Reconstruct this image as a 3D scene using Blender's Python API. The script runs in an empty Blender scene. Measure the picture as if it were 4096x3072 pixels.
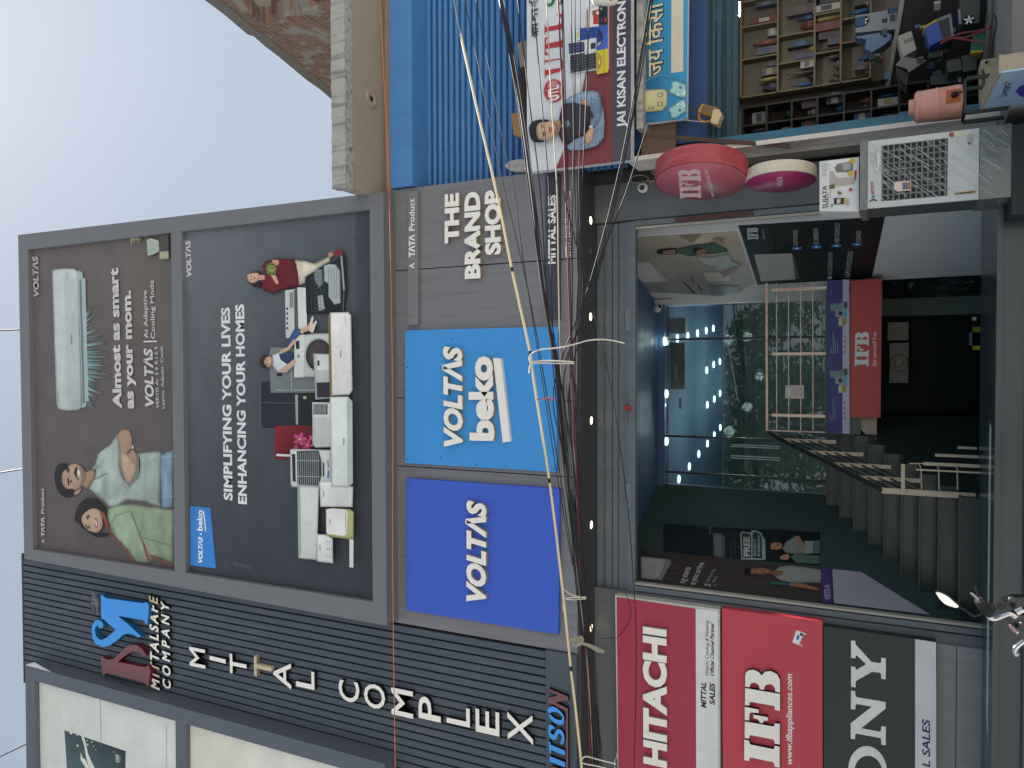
import bpy, math, random
from mathutils import Vector, Matrix
random.seed(7)
S = bpy.context.scene
COL = S.collection
# ------------------------------------------------------------------ camera
F = 3076.0                                   # focal length in photo pixels (4096 x 3072)
CAM = Vector((0.0, -8.0, 1.6))
R_ = Vector((0.99974088, 0.02141773, 0.00771052))      # towards the right of the street scene
U_ = Vector((0.00254157, -0.44163125, 0.89719306))
F_ = Vector((-0.02262105, 0.89694098, 0.44157125))
cam = bpy.data.cameras.new('camera')
cam.sensor_fit = 'HORIZONTAL'; cam.sensor_width = 36.0
cam.lens = 36.0 * F / 4096.0
cam.clip_start = 0.05; cam.clip_end = 2000
co = bpy.data.objects.new('camera', cam); COL.objects.link(co)
# the photograph was taken with the phone held sideways: picture right = down, picture up = right
co.matrix_world = Matrix(((-U_.x, R_.x, -F_.x, CAM.x), (-U_.y, R_.y, -F_.y, CAM.y), (-U_.z, R_.z, -F_.z, CAM.z), (0, 0, 0, 1)))
S.camera = co
# ------------------------------------------------------------------ light
SUN_EL, SUN_AZ = math.radians(66), math.radians(62)     # behind the building, to the right of straight ahead
w = bpy.data.worlds.new('World'); S.world = w; w.use_nodes = True
nt = w.node_tree; nt.nodes.clear()
sky = nt.nodes.new('ShaderNodeTexSky'); sky.sky_type = 'NISHITA'; sky.sun_disc = False
sky.sun_elevation = SUN_EL; sky.sun_rotation = SUN_AZ
sky.air_density = 1.3; sky.dust_density = 1.0; sky.ozone_density = 1.0
bg = nt.nodes.new('ShaderNodeBackground'); bg.inputs['Strength'].default_value = 0.062
wo = nt.nodes.new('ShaderNodeOutputWorld')
hs_ = nt.nodes.new('ShaderNodeHueSaturation'); hs_.inputs['Saturation'].default_value = .55
tcw = nt.nodes.new('ShaderNodeTexCoord'); mpw = nt.nodes.new('ShaderNodeMapping'); mpw.inputs['Scale'].default_value = (1.2, 1.2, 2.6)
nw = nt.nodes.new('ShaderNodeTexNoise'); nw.inputs['Scale'].default_value = 1.1; nw.inputs['Detail'].default_value = 3; nw.inputs['Roughness'].default_value = .45
rw = nt.nodes.new('ShaderNodeMapRange'); rw.inputs[1].default_value = .42; rw.inputs[2].default_value = .72; rw.inputs[3].default_value = .25; rw.inputs[4].default_value = .95
mw = nt.nodes.new('ShaderNodeMix'); mw.data_type = 'RGBA'; mw.inputs[7].default_value = (3.4, 4.15, 4.9, 1)      # thin high cloud
nt.links.new(tcw.outputs['Generated'], mpw.inputs[0]); nt.links.new(mpw.outputs[0], nw.inputs['Vector']); nt.links.new(nw.outputs[0], rw.inputs[0]); nt.links.new(rw.outputs[0], mw.inputs[0])
nt.links.new(sky.outputs[0], hs_.inputs['Color']); nt.links.new(hs_.outputs[0], mw.inputs[6]); nt.links.new(mw.outputs[2], bg.inputs[0]); nt.links.new(bg.outputs[0], wo.inputs[0])
sl = bpy.data.lights.new('sun', 'SUN'); sl.energy = 5.0; sl.angle = math.radians(0.53); sl.color = (1, .95, .87)
so = bpy.data.objects.new('sun', sl); COL.objects.link(so)
sd = Vector((math.sin(SUN_AZ) * math.cos(SUN_EL), math.cos(SUN_AZ) * math.cos(SUN_EL), math.sin(SUN_EL)))
so.rotation_euler = sd.to_track_quat('Z', 'Y').to_euler()
so.location = (0, 0, 30)
vs = S.view_settings
vs.view_transform = 'Standard'; vs.look = 'None'; vs.gamma = 1.0; vs.exposure = 1.14; vs.use_curve_mapping = False
S.cycles.max_bounces = 8; S.cycles.diffuse_bounces = 4; S.cycles.transparent_max_bounces = 12
S.cycles.use_denoising = True

# ------------------------------------------------------------------ helpers
def lin(c):
    if isinstance(c, str):
        c = [int(c[i:i + 2], 16) / 255 for i in (0, 2, 4)]
    return tuple((x / 12.92 if x <= .04045 else ((x + .055) / 1.055) ** 2.4) for x in c)
def ray(q):
    return (1536.0 - q[1]) * R_ + (2048.0 - q[0]) * U_ + F * F_
def T(n, *pts):                               # points read off one of the sixteen enlarged tiles of the photograph
    n -= 1; r = [((n % 4) * 1024 + x * .46293, (n // 4) * 768 + y * .46293) for x, y in pts]
    return r if len(r) > 1 else r[0]
class PL:                                     # a plane in the scene: origin, right, up
    def __init__(s, o, u, v=(0, 0, 1)):
        s.o = Vector(o); s.u = Vector(u).normalized(); s.v = Vector(v).normalized(); s.n = s.u.cross(s.v).normalized()
    def uv(s, q):
        d = ray(q); t = (s.o - CAM).dot(s.n) / d.dot(s.n); r = CAM + d * t - s.o
        return r.dot(s.u), r.dot(s.v)
    def p(s, a, b, d=0.0): return s.o + s.u * a + s.v * b + s.n * d
    def at(s, q, d=0.0):
        a, b = s.uv(q); return s.p(a, b, d)
    def off(s, d): return PL(s.o + s.n * d, s.u, s.v)
def YP(y): return PL((0, y, 0), (1, 0, 0))
def at(q, y): return YP(y).at(q)
def atz(q, z): return PL((0, 0, z), (1, 0, 0), (0, 1, 0)).at(q)

MATS = {}
def mat(name, col, rough=.6, var=.1, sc=6, metal=0, bump=0, streak=0, spec=.4, emit=0, coat=0, dirt='4a4640', bsc=None):
    if name in MATS: return MATS[name]
    m = bpy.data.materials.new(name); m.use_nodes = True; MATS[name] = m
    n = m.node_tree.nodes; L = m.node_tree.links; b = n['Principled BSDF']
    c = lin(col)
    b.inputs['Roughness'].default_value = rough; b.inputs['Metallic'].default_value = metal
    b.inputs['Specular IOR Level'].default_value = spec
    if coat: b.inputs['Coat Weight'].default_value = coat; b.inputs['Coat Roughness'].default_value = .08
    if emit:
        b.inputs['Base Color'].default_value = (*c, 1); b.inputs['Emission Color'].default_value = (*c, 1); b.inputs['Emission Strength'].default_value = emit
        return m
    tc = n.new('ShaderNodeTexCoord')
    no = n.new('ShaderNodeTexNoise'); no.inputs['Scale'].default_value = sc; no.inputs['Detail'].default_value = 6; no.inputs['Roughness'].default_value = .65
    L.new(tc.outputs['Object'], no.inputs['Vector'])
    mx = n.new('ShaderNodeMix'); mx.data_type = 'RGBA'
    mx.inputs[6].default_value = (*[x * (1 - var) for x in c], 1); mx.inputs[7].default_value = (*[min(1, x * (1 + var)) for x in c], 1)
    L.new(no.outputs[0], mx.inputs[0]); out = mx.outputs[2]
    if streak:                                # rain streaks and dust running down the face
        mp = n.new('ShaderNodeMapping'); mp.inputs['Scale'].default_value = (9, 9, .7)
        n2 = n.new('ShaderNodeTexNoise'); n2.inputs['Scale'].default_value = 1.6; n2.inputs['Detail'].default_value = 5
        L.new(tc.outputs['Object'], mp.inputs[0]); L.new(mp.outputs[0], n2.inputs['Vector'])
        rp = n.new('ShaderNodeMapRange'); rp.inputs[1].default_value = .5; rp.inputs[2].default_value = .78; rp.inputs[3].default_value = 0; rp.inputs[4].default_value = streak
        L.new(n2.outputs[0], rp.inputs[0])
        m2 = n.new('ShaderNodeMix'); m2.data_type = 'RGBA'; m2.inputs[7].default_value = (*lin(dirt), 1)
        L.new(rp.outputs[0], m2.inputs[0]); L.new(out, m2.inputs[6]); out = m2.outputs[2]
    L.new(out, b.inputs['Base Color'])
    rr = n.new('ShaderNodeMapRange'); rr.inputs[3].default_value = max(.02, rough - .1); rr.inputs[4].default_value = min(1, rough + .12)
    L.new(no.outputs[0], rr.inputs[0]); L.new(rr.outputs[0], b.inputs['Roughness'])
    if bump:
        n3 = n.new('ShaderNodeTexNoise'); n3.inputs['Scale'].default_value = bsc or sc * 3; n3.inputs['Detail'].default_value = 8
        L.new(tc.outputs['Object'], n3.inputs['Vector'])
        bp = n.new('ShaderNodeBump'); bp.inputs['Strength'].default_value = bump; bp.inputs['Distance'].default_value = .02
        L.new(n3.outputs[0], bp.inputs['Height']); L.new(bp.outputs[0], b.inputs['Normal'])
    return m
def print_mat(name='printed_vinyl', rough=.42):
    if name in MATS: return MATS[name]
    m = bpy.data.materials.new(name); m.use_nodes = True; MATS[name] = m
    n = m.node_tree.nodes; L = m.node_tree.links; b = n['Principled BSDF']
    a = n.new('ShaderNodeVertexColor'); a.layer_name = 'ink'
    tc = n.new('ShaderNodeTexCoord'); no = n.new('ShaderNodeTexNoise'); no.inputs['Scale'].default_value = 3; no.inputs['Detail'].default_value = 8
    L.new(tc.outputs['Object'], no.inputs['Vector'])
    mr = n.new('ShaderNodeMapRange'); mr.inputs[1].default_value = .3; mr.inputs[2].default_value = .7; mr.inputs[3].default_value = .9; mr.inputs[4].default_value = 1.06
    L.new(no.outputs[0], mr.inputs[0])
    mx = n.new('ShaderNodeVectorMath'); mx.operation = 'SCALE'
    L.new(a.outputs[0], mx.inputs[0]); L.new(mr.outputs[0], mx.inputs['Scale']); L.new(mx.outputs[0], b.inputs['Base Color'])
    b.inputs['Roughness'].default_value = rough; b.inputs['Specular IOR Level'].default_value = .3
    return m
INK = print_mat()

class MB:
    def __init__(s): s.v = []; s.f = []; s.m = []; s.c = []; s.sm = []; s.mats = []
    def mi(s, m):
        if m not in s.mats: s.mats.append(m)
        return s.mats.index(m)
    def add(s, vs, fs, m, c=None, smooth=False):
        b = len(s.v); s.v += [Vector(x) for x in vs]; k = s.mi(m)
        for f in fs:
            s.f.append([b + i for i in f]); s.m.append(k); s.sm.append(smooth)
            if c is None: s.c.append(None)
            elif isinstance(c[0], (tuple, list)): s.c.append([c[i] for i in f])
            else: s.c.append(c)
        return s
    def box(s, x0, x1, y0, y1, z0, z1, m, c=None):
        vs = [(x, y, z) for z in (z0, z1) for y in (y0, y1) for x in (x0, x1)]
        return s.add(vs, [(0, 2, 3, 1), (4, 5, 7, 6), (0, 1, 5, 4), (2, 6, 7, 3), (0, 4, 6, 2), (1, 3, 7, 5)], m, c)
    def obox(s, c, ax, ay, az, m, col=None):   # centre and three half-axes
        c, ax, ay, az = map(Vector, (c, ax, ay, az))
        vs = [c + i * ax + j * ay + k * az for k in (-1, 1) for j in (-1, 1) for i in (-1, 1)]
        return s.add(vs, [(0, 2, 3, 1), (4, 5, 7, 6), (0, 1, 5, 4), (2, 6, 7, 3), (0, 4, 6, 2), (1, 3, 7, 5)], m, col)
    def poly3(s, front, back, m, c=None, cap=True):
        n = len(front); fs = [list(range(n))] + ([list(range(2 * n - 1, n - 1, -1))] if cap else [])
        fs += [(i, n + i, n + (i + 1) % n, (i + 1) % n) for i in range(n)]
        return s.add(list(front) + list(back), fs, m, c)
    def prism(s, pl, pts, t, m, d=0.0, c=None):   # outline in photo pixels, front face at d off the plane, t thick behind it
        uv = [pl.uv(q) for q in pts]
        return s.prism_uv(pl, uv, t, m, d, c)
    def prism_uv(s, pl, uv, t, m, d=0.0, c=None):
        a = sum(uv[i][0] * uv[(i + 1) % len(uv)][1] - uv[(i + 1) % len(uv)][0] * uv[i][1] for i in range(len(uv)))
        if a < 0: uv = uv[::-1]
        return s.poly3([pl.p(x, y, d) for x, y in uv], [pl.p(x, y, d - t) for x, y in uv], m, c)
    def flat(s, pl, pts, col, d=0.0, m=None):     # a printed patch
        uv = [pl.uv(q) for q in pts]; n = len(uv)
        a = sum(uv[i][0] * uv[(i + 1) % n][1] - uv[(i + 1) % n][0] * uv[i][1] for i in range(n))
        cols = None
        if isinstance(col, (list, tuple)) and not isinstance(col[0], (int, float)): cols = [lin(x) for x in col]
        o = range(n) if a > 0 else range(n - 1, -1, -1)
        return s.add([pl.p(*uv[i], d) for i in o], [range(n)], m or INK, [cols[i] for i in o] if cols else lin(col))
    def tube(s, path, r, m, k=8, cap=True, c=None):
        path = [Vector(p) for p in path]; rs = r if isinstance(r, (list, tuple)) else [r] * len(path)
        vs = []; prev = None
        for i, p in enumerate(path):
            t = (path[min(i + 1, len(path) - 1)] - path[max(i - 1, 0)]).normalized()
            a = (prev - t * prev.dot(t)) if prev else t.orthogonal()
            if a.length < 1e-5: a = t.orthogonal()
            a.normalize(); prev = a; b = t.cross(a)
            vs += [p + rs[i] * (math.cos(j * 6.28318 / k) * a + math.sin(j * 6.28318 / k) * b) for j in range(k)]
        fs = [(i * k + j, i * k + (j + 1) % k, (i + 1) * k + (j + 1) % k, (i + 1) * k + j) for i in range(len(path) - 1) for j in range(k)]
        s.add(vs, fs, m, c, True)
        if cap: s.add(vs[:k], [range(k - 1, -1, -1)], m, c); s.add(vs[-k:], [range(k)], m, c)
        return s
    def lathe(s, o, ax, prof, m, k=24, c=None, smooth=True):   # prof: (distance along the axis, radius)
        o = Vector(o); ax = Vector(ax).normalized(); a = ax.orthogonal().normalized(); b = ax.cross(a)
        vs = [o + ax * h + r * (math.cos(j * 6.28318531 / k) * a + math.sin(j * 6.28318531 / k) * b) for h, r in prof for j in range(k)]
        fs = [(i * k + j, i * k + (j + 1) % k, (i + 1) * k + (j + 1) % k, (i + 1) * k + j) for i in range(len(prof) - 1) for j in range(k)]
        return s.add(vs, fs, m, c, smooth)
    def ball(s, o, r, m, k=10, sc=(1, 1, 1), c=None):
        o = Vector(o); vs = []; h = k // 2
        for i in range(h + 1):
            t = math.pi * i / h
            vs += [o + Vector((r * sc[0] * math.sin(t) * math.cos(j * 6.28318 / k), r * sc[1] * math.sin(t) * math.sin(j * 6.28318 / k), r * sc[2] * math.cos(t))) for j in range(k)]
        fs = [(i * k + j, (i + 1) * k + j, (i + 1) * k + (j + 1) % k, i * k + (j + 1) % k) for i in range(h) for j in range(k)]
        return s.add(vs, fs, m, c, True)
    def text(s, pl, txt, A, B, cap, col, bold=0, shear=0, d=0.0, t=0, m=None, side=None):
        fr, w, h = glyphs(txt, bold)
        place_text(s, pl, fr, w, h, A, B, cap, col, shear, d, t, m, side)
        return s
    def build(s, name, parent=None, label=None):
        me = bpy.data.meshes.new(name)
        off = Vector((0, 0, 0)); q = parent
        while q: off += q.location; q = q.parent
        me.from_pydata([v - off for v in s.v], [], s.f)
        for m in s.mats: me.materials.append(m)
        me.polygons.foreach_set('material_index', s.m)
        me.polygons.foreach_set('use_smooth', s.sm)
        if any(c is not None for c in s.c):
            ca = me.color_attributes.new('ink', 'FLOAT_COLOR', 'CORNER'); i = 0; buf = []
            for f, c in zip(s.f, s.c):
                for j in range(len(f)):
                    k = (1, 1, 1) if c is None else (c[j] if isinstance(c[0], (tuple, list)) else c)
                    buf += [k[0], k[1], k[2], 1.0]
            ca.data.foreach_set('color', buf)
        me.update()
        o = bpy.data.objects.new(name, me); COL.objects.link(o)
        if parent: o.parent = parent
        if label: o['label'] = label
        return o

GC = {}
def glyphs(txt, bold):                         # a leading ~ spaces the letters out
    k = (txt, bold)
    if k in GC: return GC[k]
    cu = bpy.data.curves.new('t', 'FONT'); cu.body = txt.lstrip('~'); cu.space_character = 1 + .32 * txt.count('~'); cu.resolution_u = 3; cu.offset = bold; cu.fill_mode = 'FRONT'
    o = bpy.data.objects.new('t', cu); COL.objects.link(o)
    dg = bpy.context.evaluated_depsgraph_get(); dg.update()
    me = bpy.data.meshes.new_from_object(o.evaluated_get(dg))
    vs = [(v.co.x, v.co.y) for v in me.vertices]; fs = [list(p.vertices) for p in me.polygons]
    bpy.data.objects.remove(o); bpy.data.curves.remove(cu); bpy.data.meshes.remove(me)
    x0 = min(v[0] for v in vs); x1 = max(v[0] for v in vs)
    fs2 = []
    for f in fs:
        a = sum(vs[f[i]][0] * vs[f[(i + 1) % len(f)]][1] - vs[f[(i + 1) % len(f)]][0] * vs[f[i]][1] for i in range(len(f)))
        fs2.append(f if a > 0 else f[::-1])
    GC[k] = ([(x - x0, y) for x, y in vs], fs2), x1 - x0, .729
    return GC[k]
def place_text(mb, pl, fr, w, h, A, B, cap, col, shear, d, t, m, side):
    a = Vector(pl.uv(A)); b = Vector(pl.uv(B)); e = b - a; Lw = e.length; e.normalize()
    c = (Vector(pl.uv((A[0] - cap, A[1]))) - a).length
    up = Vector((-e.y, e.x))
    vs, fs = fr; sh = shear * c
    sx = (Lw - sh) / w; sy = c / h
    P = [a + e * (x * sx + shear * y * sy) + up * (y * sy) for x, y in vs]
    solid(mb, pl, P, fs, d, t, col, m, side)
def solid(mb, pl, P, fs, d, t, col, m, side):
    cc = None if col is None else lin(col)
    mb.add([pl.p(x, y, d + t) for x, y in P], fs, m or INK, cc)
    if t:
        es = {}
        key = {}; idx = [key.setdefault((round(x, 5), round(y, 5)), i) for i, (x, y) in enumerate(P)]
        for f in fs:
            for i in range(len(f)):
                u, v = idx[f[i]], idx[f[(i + 1) % len(f)]]
                if u == v: continue
                if (v, u) in es: del es[(v, u)]
                else: es[(u, v)] = 1
        for u, v in es:
            mb.add([pl.p(*P[u], d + t), pl.p(*P[u], d), pl.p(*P[v], d), pl.p(*P[v], d + t)], [(0, 1, 2, 3)], side or m or INK, cc)
def letters(pl, txt, A, B, cap, face, side, parent, bold=.02, shear=0, d=0.0, t=.05, name='letter', faces=None):
    """raised letters, each an object of its own under the sign"""
    (vs, fs), w, h = glyphs(txt, bold)
    comp = list(range(len(vs)))
    def find(i):
        while comp[i] != i: comp[i] = comp[comp[i]]; i = comp[i]
        return i
    for f in fs:
        for i in f[1:]: comp[find(i)] = find(f[0])
    key = {}
    for i, v in enumerate(vs):
        k = (round(v[0], 4), round(v[1], 4))
        if k in key: comp[find(i)] = find(key[k])
        else: key[k] = i
    gr = {}
    for f in fs: gr.setdefault(find(f[0]), []).append(f)
    out = []
    for g in sorted(gr.values(), key=lambda g: min(vs[i][0] for f in g for i in f)):
        k = len(out)
        mb = MB(); fp = pl.off(d + t); a = Vector(fp.uv(A)); b = Vector(fp.uv(B)); e = b - a; Lw = e.length; e.normalize()
        c = (Vector(fp.uv((A[0] - cap, A[1]))) - a).length; up = Vector((-e.y, e.x)); sh = shear * c
        sx = (Lw - sh) / w; sy = c / h
        us = sorted({i for f in g for i in f}); ix = {u: j for j, u in enumerate(us)}
        P = [a + e * (vs[u][0] * sx + shear * vs[u][1] * sy) + up * (vs[u][1] * sy) for u in us]
        solid(mb, pl, P, [[ix[i] for i in f] for f in g], d, t, None, (faces or {}).get(k, face), side)
        out.append(mb.build(name, parent))
    return out

def tag(o, label, cat, group=None):
    o['label'] = label; o['category'] = cat
    if group: o['group'] = group
    return o
def thing(name, label, cat, loc, group=None):
    o = bpy.data.objects.new(name, None); COL.objects.link(o); o.location = loc; o.empty_display_size = .1
    return tag(o, label, cat, group)
def struct(o): o['kind'] = 'structure'; return o
def smooth_closed(pts, n=4):
    out = []; k = len(pts)
    for i in range(k):
        p0, p1, p2, p3 = pts[i - 1], pts[i], pts[(i + 1) % k], pts[(i + 2) % k]
        for j in range(n):
            t = j / n
            out.append(tuple(.5 * (2 * p1[a] + (p2[a] - p0[a]) * t + (2 * p0[a] - 5 * p1[a] + 4 * p2[a] - p3[a]) * t * t + (3 * p1[a] - p0[a] - 3 * p2[a] + p3[a]) * t ** 3) for a in (0, 1)))
    return out
def ell(cx, cy, rx, ry, n=20, rot=0):
    return [(cx + rx * math.cos(a) * math.cos(rot) - ry * math.sin(a) * math.sin(rot), cy + rx * math.cos(a) * math.sin(rot) + ry * math.sin(a) * math.cos(rot)) for a in [6.28318 * i / n for i in range(n)]]
def cyl_path(ps, n=12):                       # smooth open curve through 3D points
    ps = [Vector(p) for p in ps]; out = []
    for i in range(len(ps) - 1):
        p0, p1, p2, p3 = ps[max(i - 1, 0)], ps[i], ps[i + 1], ps[min(i + 2, len(ps) - 1)]
        for j in range(n):
            t = j / n
            out.append(.5 * (2 * p1 + (p2 - p0) * t + (2 * p0 - 5 * p1 + 4 * p2 - p3) * t * t + (3 * p1 - p0 - 3 * p2 + p3) * t ** 3))
    return out + [ps[-1]]
# ------------------------------------------------------------------ materials of the setting
ACP = mat('grey_cladding_sheet', '7b7b80', .42, .05, 1.2, streak=.5, dirt='5f5e5f', spec=.5)
FRM = mat('grey_frame_sheet', '727479', .42, .05, 1.5, streak=.25, dirt='5a5b60', spec=.5)
RIB = mat('slate_ribbed_sheet', '4b545f', .5, .08, 2, streak=.35, dirt='6c6f72')
GAP = mat('dark_gap', '121418', .9, .1)
SOF = mat('charcoal_soffit_sheet', '45464b', .45, .08, 2, spec=.5)
PIL = mat('grey_pillar_paint', '62676d', .6, .08, 3, streak=.3)
SHUT = mat('grey_shutter_steel', '69737c', .5, .1, 5, streak=.3, metal=.2, dirt='4d4a45')
GRAN = mat('dark_granite', '37454a', .22, .18, 40, spec=.6, bump=.02)
CONC = mat('weathered_concrete', 'abaaa6', .9, .3, 16, bump=.7, bsc=25, streak=.85, dirt='45444a')
BEIGE = mat('beige_plaster', 'a39787', .9, .08, 3, bump=.15, bsc=30, streak=.2, dirt='7a7063')
BLUE = mat('blue_paint', '5089c4', .55, .12, 4, streak=.3, bump=.15, bsc=20, dirt='3a679a')
TEAL = mat('teal_paint', '33525f', .6, .2, 5, streak=.55, bump=.1, dirt='3d4648')
PLAS = mat('peeling_plaster', 'e2dbd6', .95, .15, 9, bump=.6, bsc=18, streak=.4, dirt='7d756f')
DARK = mat('flare_tinted_interior_paint', '354a4b', .75, .12, 3)  # teal cast of the lens flare is painted into this wall colour
NAVY = mat('flare_blue_ceiling_sheet', '48668e', .4, .08, 2)  # blue tint of the lens flare put into the ceiling colour
STEEL = mat('painted_rail_steel', 'b3a793', .45, .12, 12)
ALU = mat('brushed_aluminium', 'b9bcc0', .35, .06, 20, metal=.8)
BLK = mat('black_plastic', '14161a', .45, .1)
WHT = mat('white_plastic', 'd9dad8', .4, .05)
road = MB()
road.add([(-300, -300, 0), (300, -300, 0), (300, 300, 0), (-300, 300, 0)], [(0, 1, 2, 3)], mat('dusty_road', '9d9a95', .95, .2, .8, bump=.3, bsc=6))
struct(road.build('road'))

ZL = .8; Y0 = YP(0.0); YB = YP(-.25); YS = YP(.48)
def X(q, y): return at(q, y).x
def Z(q, y): return at(q, y).z
# ------------------------------------------------------------------ the showroom building
BLD = thing('showroom_building', 'tall grey clad showroom building with a wide open shopfront', 'building', (0, 2, 0))
ZS = Z((2309, 1400), 0)                       # soffit height
XR = X((2309, 667), 0); ZT = Z((72, 940), -.25)
xs = [X((95, 2236), 0) + .02] + [X(q, 0) for q in ((2048, 1893), (2048, 1600), (2048, 1051))] + [XR]
for i in range(4):
    MB().box(xs[i] + .006, xs[i + 1] - .006, 0, .1, ZS, 7.5, ACP).build('fascia_panel', BLD)
MB().box(-9, XR - .01, .1, .5, ZS + .02, ZT - .1, GAP).build('upper_wall', BLD)
MB().box(-9, XR, .02, .75, ZS - .03, ZS - .002, SOF).build('soffit', BLD)
MB().box(-9, 1.9, .12, 14, ZT - .35, ZT - .12, CONC).build('roof', BLD)
# ribbed cladding
rb = MB(); cl = YP(.0)
tl, tr, bl, br = (98, 2662), (95, 2236), (2186, 3200), (2186, 2606)
a0, a1 = cl.uv(tl)[0], cl.uv(tr)[0]; n = 18; zt = Z(tl, 0); zb = Z((2186, 2700), 0)
rb.box(a0 - .3, a1 + .1, .06, .1, zb, zt, GAP)
step = (a1 - a0) / n
for i in range(-3, n):
    rb.box(a0 + i * step + .012, a0 + (i + 1) * step - .012, .0, .06, zb, zt, RIB)
rb.box(a0 - .3, a1 + .1, -.01, .1, zt, zt + .02, RIB)
rb.build('ribbed_cladding', BLD)
MB().box(-9, a1 + .02, -.03, .1, ZS, zb - .004, RIB).build('lower_band', BLD)
# pillars beside the opening
xl = X((3000, 2430), .48)
MB().box(-9, xl, .48, .9, 0, ZS - .03, PIL).build('left_pillar', BLD)
xb_ = X((3870, 2590), .46)
MB().box(-9, xb_, .455, .479, ZL, Z((3826, 2700), .46) - .004, mat('pillar_base_tile', '85898b', .45, .08, 3, streak=.2)).box(-9, xb_, .455, .479, Z((3826, 2700), .46) + .004, Z((3746, 2700), .46), mat('pillar_base_tile', '85898b')).build('pillar_base', BLD)
xp0, xp1 = X((3072, 830), .48), X((2580, 722), .48)
MB().box(xp0, xp1, .48, .9, 0, ZS - .03, PIL).build('right_pillar', BLD)
# shop passage: two canted walls, ceiling, raised showroom floor, glass
PR0, PR1 = at((2900, 905), .92), at((3200, 1115), 2.4)
PW0, PW1 = at((2900, 2398), .92), at((3200, 1971), 3.1)
def wallpl(a, b, right):
    d = Vector((b.x - a.x, b.y - a.y, 0)).normalized()
    return PL((a.x, a.y, 0), -d if right else d)
WR, WL = wallpl(PR0, PR1, True), wallpl(PW0, PW1, False)
ZC = 4.66; YG = 3.1
ZM = Z((3298, 1400), 2.4)
def wallx(a, b, y): return a.x + (b.x - a.x) * (y - a.y) / (b.y - a.y)
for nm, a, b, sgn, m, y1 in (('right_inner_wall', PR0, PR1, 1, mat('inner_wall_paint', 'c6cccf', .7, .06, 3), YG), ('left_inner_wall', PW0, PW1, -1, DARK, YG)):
    x0, x1 = wallx(a, b, .9), wallx(a, b, y1)
    MB().poly3([(x0, .9, 0), (x1, y1, 0), (x1, y1, ZC), (x0, .9, ZC)], [(x0 + sgn * .15, .9, 0), (x1 + sgn * .15, y1, 0), (x1 + sgn * .15, y1, ZC), (x0 + sgn * .15, .9, ZC)], m).build(nm, BLD)
XGL, XGR = wallx(PW0, PW1, YG), wallx(PR0, PR1, YG)
cb = MB(); k = 9
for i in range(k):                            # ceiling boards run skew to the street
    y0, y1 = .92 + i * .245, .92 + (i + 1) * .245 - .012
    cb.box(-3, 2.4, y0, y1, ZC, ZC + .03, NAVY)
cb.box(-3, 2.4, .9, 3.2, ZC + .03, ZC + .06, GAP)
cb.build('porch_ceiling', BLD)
ZH = Z((2661, 1450), YG)
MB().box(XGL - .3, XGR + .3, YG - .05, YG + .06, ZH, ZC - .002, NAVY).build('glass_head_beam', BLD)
MB().box(XGL - 1.2, XGR + 1.3, 3.3, 10, ZH, ZH + .05, mat('showroom_ceiling', '7f9ab8', .6, .05, 2)).build('showroom_ceiling', BLD)  # ceiling colour carries the blue-grey glow of the lens flare
sh = MB()
sh.box(XGL - 1.3, XGL - 1.2, 3.2, 10, ZM, ZH, mat('showroom_wall', '8d979c', .6, .06)); sh.box(XGR + 1.2, XGR + 1.3, 3.2, 10, ZM, ZH, mat('showroom_wall', '8d979c'))
sh.box(XGL - 1.3, XGR + 1.3, 10, 10.1, ZM, ZH, mat('showroom_wall', '8d979c'))
sh.build('showroom_walls', BLD)
A_ = Vector((X((3085, 1738), 2.34), 2.34, Z((3085, 1738), 2.34))); B_ = Vector(at((3535, 1962), 1.0))   # handrail ends
def xst(y): return B_.x + (A_.x - B_.x) * (y - 1.0) / 1.34
XST = xst(2.42)
MB().poly3([(xst(2.42), 2.42, ZM - .42), (XGR + .02, 2.42, ZM - .42), (XGR + .02, YG + .02, ZM - .42), (xst(YG), YG + .02, ZM - .42)], [(xst(2.42), 2.42, ZM), (XGR + .02, 2.42, ZM), (XGR + .02, YG + .02, ZM), (xst(YG), YG + .02, ZM)], GRAN).build('landing_slab', BLD)
MB().box(XGL - 1.3, XGR + 1.3, YG + .02, 10, ZM - .12, ZM, GRAN).build('showroom_floor', BLD)
# stair rising along the left wall to the raised floor
STP = mat('flare_tinted_stair_granite', '2d3a38', .3, .2, 30, spec=.5, streak=.3, dirt='414b48'); NOS = mat('stair_nosing', '3f4b48', .35, .2, 30)  # green lens-flare tint mixed into the stair colours
nst = 9; rise = (ZM - ZL) / nst; run = (YG - .95) / nst
for i in range(nst):
    y = .95 + i * run; z = ZL + (i + 1) * rise
    def slab(y0, y1, z0, z1, m, ov=0): 
        f = [(wallx(PW0, PW1, y0) - .02, y0), (xst(y0) + ov, y0), (xst(y1) + ov, y1), (wallx(PW0, PW1, y1) - .02, y1)]
        return MB().poly3([(p, q, z0) for p, q in f], [(p, q, z1) for p, q in f], m)
    st_ = slab(y, y + run + .002 * (i < nst - 1), .3, z - .022, STP).build('stair_step', BLD)
    slab(y - .025, y + run - .026, z - .02, z, NOS, .012).build('stair_tread', st_)
# lower level
MB().box(-3, 1.6, .94, 10, .2, .29, GRAN).build('lower_floor', BLD)
lw = MB(); lw.box(-3, 1.8, 3.9, 4.0, .28, ZM - .13, mat('lower_wall_paint', '4c5a58', .6, .1)); lw.build('lower_back_wall', BLD)
MB().box(-9, 2.6, 10.2, 10.4, 0, ZS, GAP).box(-9.1, -9, .5, 10.2, 0, ZS, GAP).box(2.32, 2.5, .95, 10.2, 0, ZS, GAP).build('outer_shell', BLD)
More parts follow.
